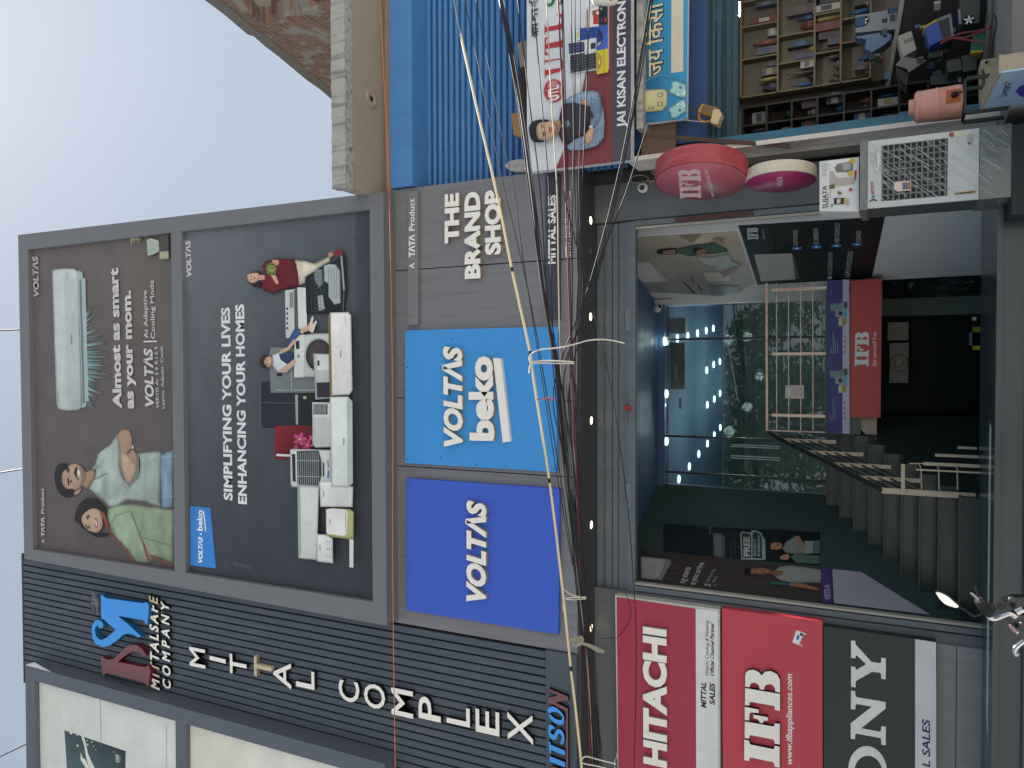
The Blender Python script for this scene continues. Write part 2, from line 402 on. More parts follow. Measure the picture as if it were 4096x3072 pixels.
# shutter box and rolled shutter above the opening
SHT = thing('rolling_shutter', 'grey steel rolling shutter rolled up above the shop opening', 'shutter', (0, .6, ZS - .4))
xa, xb = X((2450, 2352), .55), X((2450, 895), .55)
sx = MB(); z1, z0 = ZS - .035, Z((2545, 1500), .55); ns = 7
zz = [z1, Z((2415, 1500), .55), Z((2424, 1500), .55), Z((2448, 1500), .55), Z((2452, 1500), .55), Z((2472, 1500), .55), Z((2479, 1500), .55), Z((2500, 1500), .55)]
for i in range(7):
    d = .0 if i % 2 == 0 else .02
    sx.box(xa, xb, .55 + d, .62, zz[i + 1] + .002, zz[i], SHUT)
sx.build('slats', SHT)
MB().box(xa, xb, .535, .6, z0 + .1, zz[7] - .002, SHUT).box(xa, xb, .515, .6, z0, z0 + .096, SHUT).build('bottom_bar', SHT)
for q0, q1 in (((2505, 1230), (2524, 1323)), ((2505, 2028), (2524, 1938))):
    p, r = at(q0, .515), at(q1, .515)
    lp = MB(); lp.box(min(p.x, r.x), max(p.x, r.x), .503, .514, r.z, p.z, mat('lock_plate_steel', '7d868d', .4, .1, 20, metal=.3))
    A, B = ((2518, q0[1] - 12), (2518, q1[1] + 14)) if q0[1] < q1[1] else ((2518, q0[1] - 12), (2518, q1[1] + 14))
    if A[1] < B[1]: A, B = B, A
    lp.text(YP(.503), 'BABRA', A, B, 9, None, .02, 0, .001, .002, m=SHUT)
    lp.build('lock_plate', SHT)
MB().tube([at((2505, 1575), .5), at((2505, 1690), .5)], .013, SHUT).build('pull_handle', SHT)
for qa, qb, nm in (((2545, 893), (3480, 778), 'guide_channel'), ((2545, 2354), (3985, 2535), 'guide_channel')):
    pa, pb = at(qa, .5), at(qb, .5); s = 1 if pa.x > 0 else -1
    g = MB(); g.box(pa.x - .028, pa.x + .028, .5, .56, .8, z0, SHUT); g.box(pa.x - s * .05 - .012, pa.x - s * .05 + .012, .52, .6, .8, z0, mat('worn_channel_lip', 'a9a69d', .6, .25, 14))
    g.build(nm, SHT)
# ------------------------------------------------------------------ plinth
pl_ = MB(); pl_.box(-9, 1.55, -.43, .95, 0, ZL, GRAN); pl_.box(-9, 1.55, -.455, -.43, ZL - .03, ZL + .012, GRAN); pl_.box(-9, 1.55, -.5, -.44, 0, ZL - .2, GRAN)
PLI = tag(pl_.build('shopfront_plinth'), 'dark granite plinth ledge along the foot of the shopfront', 'ledge')
# ------------------------------------------------------------------ the older building to the right
def Q(x0, y0, k, *pts):
    r = [(x0 + x * k, y0 + y * k) for x, y in pts]
    return r if len(r) > 1 else r[0]
def boxpx(name, label, cat, q0, q1, y, dep, m, group=None, parent=None, c=None):
    a, b = at(q0, y), at(q1, y)
    mb = MB(); mb.box(min(a.x, b.x), max(a.x, b.x), y, y + dep, min(a.z, b.z), max(a.z, b.z), m, c)
    o = mb.build(name, parent)
    if label: tag(o, label, cat, group)
    return o
OLD = thing('corner_shop_building', 'old concrete building with blue painted shutter and raw brick upper wall', 'building', (4, 2, 0))
zs0 = Z((1380, 400), -.71); zs1 = Z((1325, 400), -.71); xsl = X((1335, 757), -.71)
rnd = random.Random(3)
sl_ = MB(); uv = []
N = 130
for i in range(N + 1): uv.append((xsl + (8 - xsl) * i / N, zs0 + rnd.uniform(-.007, .007)))
for i in range(N, -1, -1): uv.append((xsl + (8 - xsl) * i / N + (rnd.uniform(-.02, .03) if i == 0 else 0), zs1 + rnd.uniform(-.007, .007)))
sl_.prism_uv(YP(-.71), uv, .14, CONC)
sl_.box(xsl + .02, 8, -.57, 6, zs0 + .005, zs1 - .01, BEIGE)
sl_.build('roof_slab', OLD)
dq = T(2, (998, 853)); dz = zs0 - .0
dh = MB(); c0 = atz(dq, dz); r0 = abs(atz(T(2, (990, 770)), dz).x - c0.x)
dh.lathe((c0.x, c0.y, dz + .004), (0, 0, -1), [(0, r0), (.014, r0 * .97), (.016, r0 * .7), (.004, r0 * .3)], BEIGE, 28)
dh.lathe((c0.x, c0.y, dz - .002), (0, 0, -1), [(0, r0 * .3), (.0005, 0.0001)], GAP, 16)
dh.build('drain_hole', OLD)
zl1, zl0 = Z((1560, 400), -.05), Z((1648, 400), -.05)
xw0 = XR + .01
MB().box(xw0, 8, .1, .35, zl1 - .3, zs0 + .004, BEIGE).build('upper_wall', OLD)
MB().box(xw0, 8, -.05, .3, zl0, zl1, BLUE).build('lintel_beam', OLD)
cs = MB(); prof = []
zc0, zc1 = 4.2, zl0 + .02; ps = .082; nn = int((zc1 - zc0) / ps)
for i in range(nn):
    z = zc1 - i * ps
    for dz_, dy in ((0, .0), (.01, -.02), (.033, -.03), (.056, -.02), (.066, 0), (.0665, .03), (.0815, .03)): prof.append((.32 + dy, z - dz_))
cs.add([(x, y, z) for y, z in prof for x in (xw0, 8)], [(2 * i, 2 * i + 2, 2 * i + 3, 2 * i + 1) for i in range(len(prof) - 1)], mat('blue_shutter_paint', '4a80b8', .5, .12, 5, streak=.35, dirt='2e5a88', metal=.1))
cs.build('blue_rolling_shutter', OLD)
MB().box(xw0, 8, .36, .45, 4.1, zl0 + .2, GAP).build('shutter_backing', OLD)
# raw brick wall standing on the slab, running back from the street
x0 = X((1200, 55), .1); PB = PL((x0, 0, 0), (0, -1, 0))
bm_ = bpy.data.materials.new('raw_brick'); bm_.use_nodes = True
n = bm_.node_tree.nodes; L = bm_.node_tree.links; b = n['Principled BSDF']; b.inputs['Roughness'].default_value = .95
tc = n.new('ShaderNodeTexCoord'); mp = n.new('ShaderNodeMapping'); mp.inputs['Rotation'].default_value = (0, math.radians(90), math.radians(90)); mp.vector_type = 'TEXTURE'
sp = n.new('ShaderNodeSeparateXYZ'); cmb = n.new('ShaderNodeCombineXYZ')
L.new(tc.outputs['Object'], sp.inputs[0]); L.new(sp.outputs[1], cmb.inputs[0]); L.new(sp.outputs[2], cmb.inputs[1])
nz = n.new('ShaderNodeTexNoise'); nz.inputs['Scale'].default_value = 6; nz.inputs['Detail'].default_value = 6; L.new(tc.outputs['Object'], nz.inputs['Vector'])
ad = n.new('ShaderNodeVectorMath'); ad.operation = 'MULTIPLY_ADD'; ad.inputs[1].default_value = (.018, .018, .018); L.new(nz.outputs[1], ad.inputs[0]); L.new(cmb.outputs[0], ad.inputs[2])
bk = n.new('ShaderNodeTexBrick'); bk.inputs['Scale'].default_value = 1; bk.inputs['Brick Width'].default_value = .24; bk.inputs['Row Height'].default_value = .085; bk.inputs['Mortar Size'].default_value = .014
bk.inputs['Color1'].default_value = (*lin('85614f'), 1); bk.inputs['Color2'].default_value = (*lin('6d5049'), 1); bk.inputs['Mortar'].default_value = (*lin('77726c'), 1)
L.new(ad.outputs[0], bk.inputs[0])
n2 = n.new('ShaderNodeTexNoise'); n2.inputs['Scale'].default_value = 4.5; n2.inputs['Detail'].default_value = 7; L.new(tc.outputs['Object'], n2.inputs['Vector'])
rp = n.new('ShaderNodeMapRange'); rp.inputs[1].default_value = .53; rp.inputs[2].default_value = .6; L.new(n2.outputs[0], rp.inputs[0])
mx = n.new('ShaderNodeMix'); mx.data_type = 'RGBA'; mx.inputs[7].default_value = (*lin('86847f'), 1); L.new(rp.outputs[0], mx.inputs[0]); L.new(bk.outputs[0], mx.inputs[6]); L.new(mx.outputs[2], b.inputs['Base Color'])
bp = n.new('ShaderNodeBump'); bp.inputs['Strength'].default_value = .9; bp.inputs['Distance'].default_value = .03
ma = n.new('ShaderNodeMath'); ma.operation = 'ADD'; L.new(bk.outputs[1], ma.inputs[0]); L.new(n2.outputs[0], ma.inputs[1]); bp.invert = True
L.new(ma.outputs[0], bp.inputs['Height']); L.new(bp.outputs[0], b.inputs['Normal'])
bw = MB()
top = T(1, (1560, -190), (1800, 0), (1940, 105), (2010, 165), (2150, 285)) + T(2, (-10, 300), (90, 390), (190, 465), (340, 590), (440, 675), (560, 760), (660, 845), (760, 925))
outl = top + [(1420, 470), (1420, 22), (1320, 30), (1270, 40), (1205, 45), (1180, 58), (1120, 70), (1090, 90), (1035, 95), (990, 40), (900, -40)]
bw.prism(PB, outl, .23, bm_)
bw.build('brick_wall', OLD)
cp = MB(); uvt = [PB.uv(q) for q in top]
for i in range(len(uvt) - 1):
    (a1_, b1_), (a2_, b2_) = uvt[i], uvt[i + 1]
    cp.poly3([PB.p(a1_, b1_ - .16, .02), PB.p(a2_, b2_ - .16, .02), PB.p(a2_, b2_ + .02, .02), PB.p(a1_, b1_ + .02, .02)], [PB.p(a1_, b1_ - .16, -.25), PB.p(a2_, b2_ - .16, -.25), PB.p(a2_, b2_ + .02, -.25), PB.p(a1_, b1_ + .02, -.25)], mat('grey_mortar', '6e6c69', .95, .3, 14, bump=.8, bsc=30))
cp.build('mortar_coping', OLD)
MB().box(x0 + .02, x0 + 4, .14, .34, zs1 + .4, Z((1010, 0), .14), mat('raw_cement_render', '8b8378', .95, .2, 6, bump=.4)).build('front_wall', OLD)
MB().box(x0 + .12, x0 + 3, .1, .15, zs1 - .01, Z((1085, 10), .1), mat('red_oxide_door', '5f3a3c', .6, .15, 6)).build('red_door', OLD)
# middle band: ply panels, ledge, blue wall, shutter housing
MB().box(X((2560, 514), -.2), 8, -.2, .3, Z((2573, 300), -.2), Z((2546, 300), -.2), CONC).build('concrete_ledge', OLD)
MB().box(2.35, 8, .12, .4, Z((2830, 300), .12), 4.3, mat('blue_wall_paint', '2c507c', .6, .12, 4, streak=.3)).build('blue_wall', OLD)
pa, pb = at((2570, 640), .1), at((2705, 470), .1)
MB().box(pa.x, 3.1, .06, .118, pb.z, pa.z, mat('stained_plywood', '8a6f5f', .8, .15, 4, streak=.4)).build('plywood_panel', OLD)
hs = MB(); zz = [2825, 2838, 2850, 2862, 2866, 2885, 2896, 2900, 2930, 2950]
for i in range(9): hs.box(2.35, 8, .14 + (.03 if i % 2 else 0), .2, Z((zz[i + 1], 300), .14), Z((zz[i], 300), .14) - .003, TEAL)
hs.build('shutter_housing', OLD)
jp = at((3072, 560), .0); jw = .085
MB().box(jp.x, jp.x + jw, 0, .3, .75, Z((2830, 500), 0), mat('teal_blue_jamb_paint', '3a6f8a', .55, .2, 5, streak=.4, bump=.1)).build('door_jamb', OLD)
MB().box(XR - .02 if XR - .02 > xp1 else xp1, jp.x - .003, -.03, .42, 0, 4.15, PLAS).build('plaster_pillar', OLD)
# the dim shop room
RW = mat('shop_wall_paint', '6f6c66', .85, .15, 3); RY = 2.7; zf = .76; zt_ = Z((2945, 300), .3) + .5
rm = MB(); rm.box(jp.x - .3, 8, RY, RY + .1, 0, 4, RW)
rm.build('back_wall', OLD); MB().box(jp.x - .1, jp.x, .4, RY, 0, 4, RW).build('side_wall', OLD)
MB().box(jp.x - .1, 8, .42, RY, zt_, zt_ + .1, RW).build('room_ceiling', OLD)
MB().box(jp.x - .2, 9, -.75, RY, 0, zf, mat('pale_cement_floor', '8c8a86', .8, .12, 5, bump=.1)).build('shop_floor', OLD)
# ------------------------------------------------------------------ signs on the facade
LW = mat('white_letter_acrylic', 'f2efe8', .35, .03, 6, spec=.4)
LS = mat('tan_letter_side', '9d8f7d', .7, .15, 10)
LK = mat('black_letter_side', '17181b', .5, .1)
NUDE = mat('yellowed_letter_foam', 'c8bda0', .8, .25, 25, bump=.4)
VB = mat('deep_blue_sign_sheet', '3a5fca', .38, .04, 2, streak=.12, dirt='6884d2', spec=.5)
LB = mat('sky_blue_sign_sheet', '3d95de', .38, .04, 2, streak=.1, dirt='5ba4dc', spec=.5)
def panel(name, label, cat, pl, pts, t, m, prt=None, loc=None, group=None):
    c = pl.at(pts[0]); q = thing(name, label, cat, loc or (c.x, c.y, c.z), group)
    mb = MB().prism(pl, pts, t, m)
    if prt: prt(mb)
    mb.build('panel', q)
    return q
P6 = YP(-.06)
s = panel('brand_sign', 'deep blue square panel with raised white slanted letters', 'sign', P6, [(1626, 1913), (1626, 2441), (2233, 2538), (2238, 1955)], .055, VB, group='square blue brand panels on the fascia')
letters(P6, 'VOLTΛS', (1938, 2430), (1940, 2004), 72, LW, LS, s, .05, .16, 0, .055)
s = panel('brand_sign', 'sky blue square panel with two lines of raised white letters and a bar', 'sign', P6, [(1620, 1322), (1621, 1852), (2226, 1888), (2231, 1306)], .055, LB, group='square blue brand panels on the fascia')
letters(P6, 'VOLTΛS', (1846, 1804), (1843, 1380), 70, LW, LS, s, .05, .16, 0, .055)
letters(P6, 'beko', (1971, 1764), (1963, 1424), 92, LW, LS, s, .05, 0, 0, .055)
mb = MB(); mb_uv = [P6.off(.055).uv(q) for q in ((1972, 1432), (2003, 1434), (2041, 1766), (2011, 1770))]
mb.poly3([P6.p(a, b, .055) for a, b in mb_uv][::-1], [P6.p(a, b, 0) for a, b in mb_uv][::-1], LW).build('raised_bar', s)
for q in ((1629, 1838), (1762, 1831), (1905, 1857), (2024, 1864), (2216, 1876), (1630, 1470), (1810, 1356), (1632, 1930), (1634, 2272), (2222, 2345)):
    MB().lathe(P6.at(q), (0, -1, 0), [(0, .008), (.004, .007), (.005, .0001)], GAP, 8).build('screw_head', s)
p5 = YP(-.0515)
s = panel('strip_sign', 'long grey strip with small flat white lettering above the raised words', 'sign', YP(-.05), T(6, (1309, 1150), (1400, 1144)) + [(1672, 762), (1634, 767)], .05, ACP, lambda mb: mb.text(p5, 'A', (1658, 1074), (1658, 1051), 23, 'f0f0ee', .01).text(p5, 'TΛTΛ', (1658, 1028), (1658, 937), 23, 'f0f0ee', .045).text(p5, 'Product', (1658, 922), (1658, 793), 23, 'f0f0ee', .012))
s = thing('raised_lettering', 'three stacked words in raised white capitals on the grey fascia', 'sign', Y0.at((1832, 970)))
letters(Y0, 'THE', (1832, 970), (1832, 771), 53, LW, LS, s, .052, 0, .0, .06)
letters(Y0, 'BRAND', (1917, 1113), (1916, 764), 58, LW, LS, s, .052, 0, .0, .06)
letters(Y0, 'SHOP', (1999, 1017), (1997, 757), 58, LW, LS, s, .052, 0, .0, .06)
s = panel('strip_sign', 'long dark slate strip with white capitals behind the cables', 'sign', YP(-.05), [(2182, 1278), (2237, 1278), (2237, 695), (2182, 690)], .05, mat('slate_strip_sheet', '3d424e', .45, .06), lambda mb: mb.text(p5, 'MITTAL SALES', (2221, 1054), (2221, 779), 29, 'f2f2f0', .035))
s = thing('raised_lettering', 'thin row of small white registration letters under the slate strip', 'sign', Y0.at((2282, 1030)))
letters(Y0, 'GSTIN : 06ABUFM4460H1ZS', (2281, 1030), (2279, 762), 20, LW, LW, s, .02, 0, 0, .02)
# left cladding: emblem, company name and the tower of letters
PE = YP(-.0)
s = thing('company_emblem', 'blue and maroon two letter emblem over white company lettering on ribbed cladding', 'sign', PE.at((640, 2500)))
def raised(name, pts, face, side, parent, d=0.0, t=.09, pl=PE, hole=None):
    uv = [pl.off(t).uv(q) for q in pts]
    a = sum(uv[i][0] * uv[(i + 1) % len(uv)][1] - uv[(i + 1) % len(uv)][0] * uv[i][1] for i in range(len(uv)))
    if a < 0: uv = uv[::-1]
    f = [pl.p(x, y, d + t) for x, y in uv]; bk = [pl.p(x, y, d) for x, y in uv]; n = len(f)
    mb = MB(); mb.add(f, [range(n)], face)
    mb.add(f + bk, [(i, n + i, n + (i + 1) % n, (i + 1) % n) for i in range(n)], side)
    return mb.build(name, parent)
blue = T(13, (868, 175), (880, 163), (893, 172), (910, 190), (1230, 235), (1248, 232), (1258, 225), (1282, 240), (1285, 300), (1272, 412), (1255, 412), (1248, 390), (1235, 382), (1015, 343), (1060, 380), (1110, 420), (1175, 480), (1218, 522), (1195, 533), (1150, 505), (1100, 497), (1060, 510), (1000, 565), (940, 603), (880, 613), (830, 590), (800, 540), (791, 480), (797, 430), (815, 395), (845, 378), (875, 390), (892, 415), (890, 442), (873, 452), (852, 446), (848, 425), (825, 440), (818, 470), (828, 515), (850, 545), (880, 553), (925, 530), (1000, 465), (940, 415), (893, 372), (876, 375))
red = T(13, (874, 705), (890, 702), (905, 715), (940, 724), (985, 714), (1030, 668), (1080, 620), (1130, 595), (1180, 597), (1225, 630), (1262, 684), (1238, 692), (1200, 662), (1155, 650), (1110, 668), (1060, 705), (1018, 742), (1240, 788), (1258, 788), (1275, 772), (1284, 778), (1300, 815), (1283, 952), (1265, 955), (1258, 930), (1240, 918), (925, 838), (908, 845), (897, 858), (882, 852), (876, 780))
raised('emblem_blue_half', blue, mat('emblem_blue', '479df0', .4, .04), mat('emblem_blue_side', '1f5f8f', .5), s, 0, .1)
raised('emblem_maroon_half', red, mat('emblem_maroon', '7c5257', .45, .06), mat('emblem_maroon_side', '5c1d2c', .5), s, 0, .1)
PL1 = YP(-.0)
# first line: three letters have lost their white faces
letters(PL1, '~MITTALSAFE', T(13, (1376, 988)), T(13, (1360, 178)), 34, LW, LK, s, .03, .12, .0, .05, faces={1: NUDE, 2: NUDE, 9: NUDE})
letters(PL1, '~~COMPANY', T(13, (1474, 985)), T(13, (1456, 225)), 31, LW, LK, s, .03, .12, .0, .05)
s = thing('tower_lettering', 'tall column of single white capitals down the ribbed cladding', 'sign', PE.at((1400, 2700)))
PM = YP(-.005)
for ch, a, b, cap in (('M', T(13, (1772, 802)), T(13, (1768, 637)), 64), ('I', T(13, (1948, 758)), T(13, (1948, 722)), 66), ('T', T(13, (2130, 868)), T(13, (2126, 697)), 68),
                      ('T', (1084, 2718), (1083, 2638), 70), ('A', T(14, (303, 983)), T(14, (300, 757)), 72), ('L', T(14, (503, 985)), T(14, (500, 830)), 75), ('C', T(14, (890, 1108)), T(14, (886, 925)), 82),
                      ('O', T(14, (1112, 1165)), T(14, (1110, 955)), 84), ('M', T(14, (1355, 1235)), T(14, (1352, 1000)), 88), ('P', T(14, (1594, 1268)), T(14, (1592, 1070)), 90), ('L', T(14, (1845, 1310)), T(14, (1843, 1148)), 94),
                      ('E', T(14, (2100, 1388)), T(14, (2098, 1182)), 96), ('X', (2131, 2981), (2128, 2862), 102)):
    nude = ch == 'T' and cap == 70
    letters(PM.off(.06), ch, a, b, cap, NUDE if nude else LW, NUDE if nude else LK, s, .01, 0, -.06, .06)
PT = YP(-.03)
s = thing('cut_out_sign', 'blue and maroon slanted letters on a slate band below the ribbed cladding', 'sign', PT.at((2230, 2900)))
z6 = lambda *p: Q(2100, 2600, .2846, *p)
raised('maroon_letter', z6((330, 542), (605, 655), (610, 712), (425, 733), (602, 825), (606, 1700), (578, 1700), (577, 862), (400, 770), (330, 742), (332, 672), (465, 635), (332, 575)), mat('emblem_maroon', '7c5257'), LK, s, 0, .05, PT)
EB = mat('emblem_blue', '479df0')
raised('blue_letter', smooth_closed(z6((318, 830), (350, 800), (400, 797), (470, 835), (530, 900), (552, 970), (540, 1030), (500, 1052), (430, 1030), (370, 985), (335, 930), (350, 905), (400, 950), (450, 975), (500, 985), (525, 965), (510, 920), (460, 880), (400, 868), (360, 880), (340, 890), (322, 870))), EB, LK, s, 0, .05, PT)
raised('blue_letter', smooth_closed(z6((345, 1048), (410, 1080), (408, 1108), (375, 1115), (358, 1150), (375, 1185), (410, 1185), (440, 1130), (480, 1112), (530, 1150), (553, 1220), (550, 1280), (525, 1325), (495, 1315), (510, 1270), (515, 1220), (500, 1185), (470, 1180), (450, 1225), (420, 1262), (370, 1250), (335, 1190), (328, 1120))), EB, LK, s, 0, .05, PT)
raised('blue_letter', z6((332, 1277), (352, 1290), (358, 1330), (562, 1415), (562, 1475), (545, 1478), (370, 1405), (362, 1452), (342, 1450)), EB, LK, s, 0, .05, PT)
raised('blue_letter', z6((345, 1492), (565, 1580), (566, 1640), (545, 1645), (362, 1570), (350, 1582)), EB, LK, s, 0, .05, PT)
raised('blue_letter', z6((350, 1680), (560, 1700), (566, 1860), (350, 1860)), EB, LK, s, 0, .05, PT)
raised('maroon_letter', z6((345, 1668), (372, 1645), (400, 1640), (560, 1690), (560, 1850), (350, 1850)), mat('emblem_maroon', '7c5257'), LK, s, 0, .045, PT)
# ------------------------------------------------------------------ big hoardings
def frame(name, label, pl, rails, t, m):
    q = thing(name, label, 'frame', pl.at(rails[0][0]))
    for r in rails: MB().prism(pl, r, t, m).build('rail', q)
    return q
g = 1.2
fr = frame('hoarding_frame', 'wide grey box frame round the two dark advertising hoardings', YB, [
    [(72, 940), (97, 2236), (132, 2198), (111, 998)],
    [(72, 940), (1533, 768), (1479, 838), (111, 998)],
    [(1533, 768), (1547, 2503), (1491, 2408), (1479, 838)],
    [(97, 2236), (1547, 2503), (1491, 2408), (132, 2198)]], .25, FRM)
MB().prism(YB, [(683, 929), (697, 2286), (741, 2294), (725, 925)], .2, FRM, -.004).build('rail', fr)
fr2 = frame('hoarding_frame', 'slate grey box frame round the white advertising hoardings', YB, [
    [(101, 2660), (108, 3300), (148, 3300), (139, 2723)],
    [(101, 2660), (139, 2723), (1440, 3095), (1540, 3056)],
    [(1540, 3056), (1440, 3095), (1440, 3300), (1540, 3300)],
    ], .25, mat('slate_frame_sheet', '5b626e', .42, .06, 2, streak=.2))
MB().prism(YB, [(701, 2878), (704, 3300), (746, 3300), (744, 2892)], .2, mat('slate_frame_sheet', '5b626e'), -.004).build('rail', fr2)
# ------------------------------------------------------------------ signs on the left pillar
PH = YP(.36)
s = thing('brand_sign', 'crimson panel with raised white capitals and a white strip below', 'sign', PH.at((2460, 2380)))
WF = mat('dusty_white_frame', 'c9c6bf', .6, .12, 8, streak=.3)
MB().prism(PH, [(2460, 2380), (2879, 2438), (2882, 3300), (2474, 3300)], .115, WF, 0).build('frame', s)
HP = MB(); HP.flat(PH, T(15, (905, 180), (1587, 282)) + [(2786, 3300), (2476, 3300)], 'a93a52', .003, mat('crimson_vinyl', 'a8384c', .4, .05, 2, streak=.15, dirt='b0576c'))
HP.build('panel', s)
HP = MB(); HP.flat(PH, T(15, (1588, 282), (1778, 304)) + [(2874, 3300), (2786, 3300)], 'dfe1e2', .003)
letters(PH, 'HITACHI', (2662, 3073), (2660, 2519), 86, LW, mat('grey_letter_side', '8d8c86', .7), s, .05, 0, .003, .045)
mb = HP
mb.text(PH, 'MITTAL', T(15, (1678, 1140)), T(15, (1678, 912)), 21, '2a2b30', .035, .15, .0045).text(PH, 'SALES', T(15, (1752, 1115)), T(15, (1752, 925)), 21, '2a2b30', .035, .15, .0045)
mb.text(PH, 'Hitachi Cooling & Heating', T(15, (1700, 862)), T(15, (1700, 380)), 15, '2a2b30', 0, .2, .0045).text(PH, 'Official Channel Partner', T(15, (1745, 868)), T(15, (1745, 398)), 15, '2a2b30', .025, .2, .0045)
mb.build('lower_strip', s)
IFB = [[(258, 1520), (330, 1520), (335, 1490), (350, 1465), (690, 1465), (702, 1490), (705, 1520), (778, 1520), (778, 1240), (708, 1240), (704, 1268), (690, 1290), (350, 1290), (336, 1268), (330, 1240), (260, 1240)],
       [(265, 1215), (330, 1215), (336, 1185), (350, 1160), (690, 1160), (704, 1182), (710, 1212), (780, 1212), (782, 935), (712, 935), (706, 965), (690, 985), (270, 990)],
       [(268, 790), (470, 795), (478, 840), (370, 850), (345, 862), (336, 885), (335, 965), (268, 968)],
       [(398, 875), (608, 875), (608, 920), (565, 928), (540, 945), (535, 968), (490, 968), (480, 942), (455, 928), (398, 922)],
       [(270, 765), (335, 765), (338, 730), (355, 708), (695, 708), (710, 728), (715, 760), (785, 760), (785, 535), (275, 535)],
       [(275, 515), (275, 370), (290, 320), (330, 285), (400, 268), (470, 285), (520, 328), (570, 270), (650, 248), (740, 275), (780, 340), (785, 400), (785, 515), (715, 515), (712, 470), (685, 435), (640, 425), (590, 440), (560, 475), (552, 515), (490, 515), (480, 475), (455, 448), (410, 440), (370, 452), (345, 485), (340, 515)]]
def ifb(pl, A, B, cap, d):
    a = Vector(pl.uv(A)); b = Vector(pl.uv(B)); e = b - a; w = e.length; e.normalize(); up = Vector((-e.y, e.x))
    c = (Vector(pl.uv((A[0] - cap, A[1]))) - a).length
    return [[tuple(a + e * ((1520 - y) / 1272 * w) + up * ((785 - x) / 520 * c)) for x, y in g_] for g_ in IFB]
s = thing('brand_sign', 'bright red panel with raised white slab letters and a web address', 'sign', PH.at((2888, 2434)))
RED = mat('red_vinyl', 'c0444f', .4, .05, 2, streak=.12, dirt='c25c66')
MB().prism(PH, [(2888, 2434), (3290, 2486), (3291, 3300), (2892, 3300)], .11, RED, 0).text(PH, 'www.ifbappliances.com', (3168, 3063), (3168, 2694), 24, 'f0eeea', .02, .15, .0015).build('panel', s)
for g_ in ifb(PH.off(.05), (3120, 3071), (3120, 2690), 138, 0):
    mb = MB(); f = g_ if sum(g_[i][0] * g_[(i + 1) % len(g_)][1] - g_[(i + 1) % len(g_)][0] * g_[i][1] for i in range(len(g_))) > 0 else g_[::-1]
    n_ = len(f); fp = [PH.p(x, y, .05) for x, y in f]; bp_ = [PH.p(x, y, 0) for x, y in f]
    mb.add(fp, [range(n_)], LW); mb.add(fp + bp_, [(i, n_ + i, n_ + (i + 1) % n_, (i + 1) % n_) for i in range(n_)], LK); mb.build('letter', s)
mb = MB(); mb.flat(PH, T(16, (245, 468), (330, 498), (293, 606), (210, 574)), 'e8e8ea', .002).flat(PH, T(16, (308, 502), (328, 509), (295, 598), (270, 588)), 'b9555c', .0035).flat(PH, T(16, (255, 508), (275, 514), (262, 552), (243, 546)), '3a5aa8', .0035)
mb.flat(PH, T(16, (280, 490), (305, 498), (298, 520), (275, 512)), '2a2f45', .0035).build('sticker', s)
s = thing('brand_sign', 'black panel with flat white slab capitals and a white strip with blue lettering', 'sign', PH.at((3294, 2505)))
mb = MB(); mb.prism(PH, [(3295, 2505), (3743, 2568), (3744, 3300), (3296, 3300)], .11, mat('black_vinyl', '2b3534', .4, .08, 2, streak=.12), 0)
mb.flat(PH, T(16, (1271, 545), (1452, 572), (1454, 2300), (1272, 2300)), 'd3d8dc', .002); CW = 'dfe4e2'
Yl = [(718, 558), (755, 560), (756, 590), (895, 742), (968, 753), (977, 745), (979, 706), (1018, 710), (1017, 893), (979, 888), (977, 846), (968, 836), (900, 827), (768, 902), (757, 915), (757, 962), (718, 956), (718, 780), (756, 786), (757, 808), (770, 808), (848, 762), (768, 686), (757, 692), (755, 712), (718, 706)]
Nl = [(718, 990), (752, 994), (756, 1036), (768, 1047), (1012, 1088), (1017, 1098), (1016, 1146), (805, 1315), (966, 1345), (976, 1336), (979, 1298), (1018, 1302), (1017, 1462), (979, 1456), (977, 1410), (968, 1399), (762, 1361), (753, 1372), (752, 1411), (715, 1406), (715, 1272), (897, 1128), (768, 1105), (757, 1115), (753, 1154), (716, 1148)]
for g_ in (Yl, Nl): mb.flat(PH, T(16, *g_), CW, .0015)
ring_o = ell(862, 1690, 168, 222, 40, -.12); ring_i = ell(868, 1700, 122, 148, 40, -.12)
uo = [PH.uv(T(16, q)) for q in ring_o]; ui = [PH.uv(T(16, q)) for q in ring_i]
mb.add([PH.p(x, y, .0015) for x, y in uo + ui], [((i + 1) % 40, i, 40 + i, 40 + (i + 1) % 40) for i in range(40)], INK, lin(CW))
mb.text(PH, 'MITTAL SALES', T(16, (1400, 2010)), T(16, (1398, 1240)), 31, '2b2c55', .02, .15, .0035)
mb.build('panel', s)
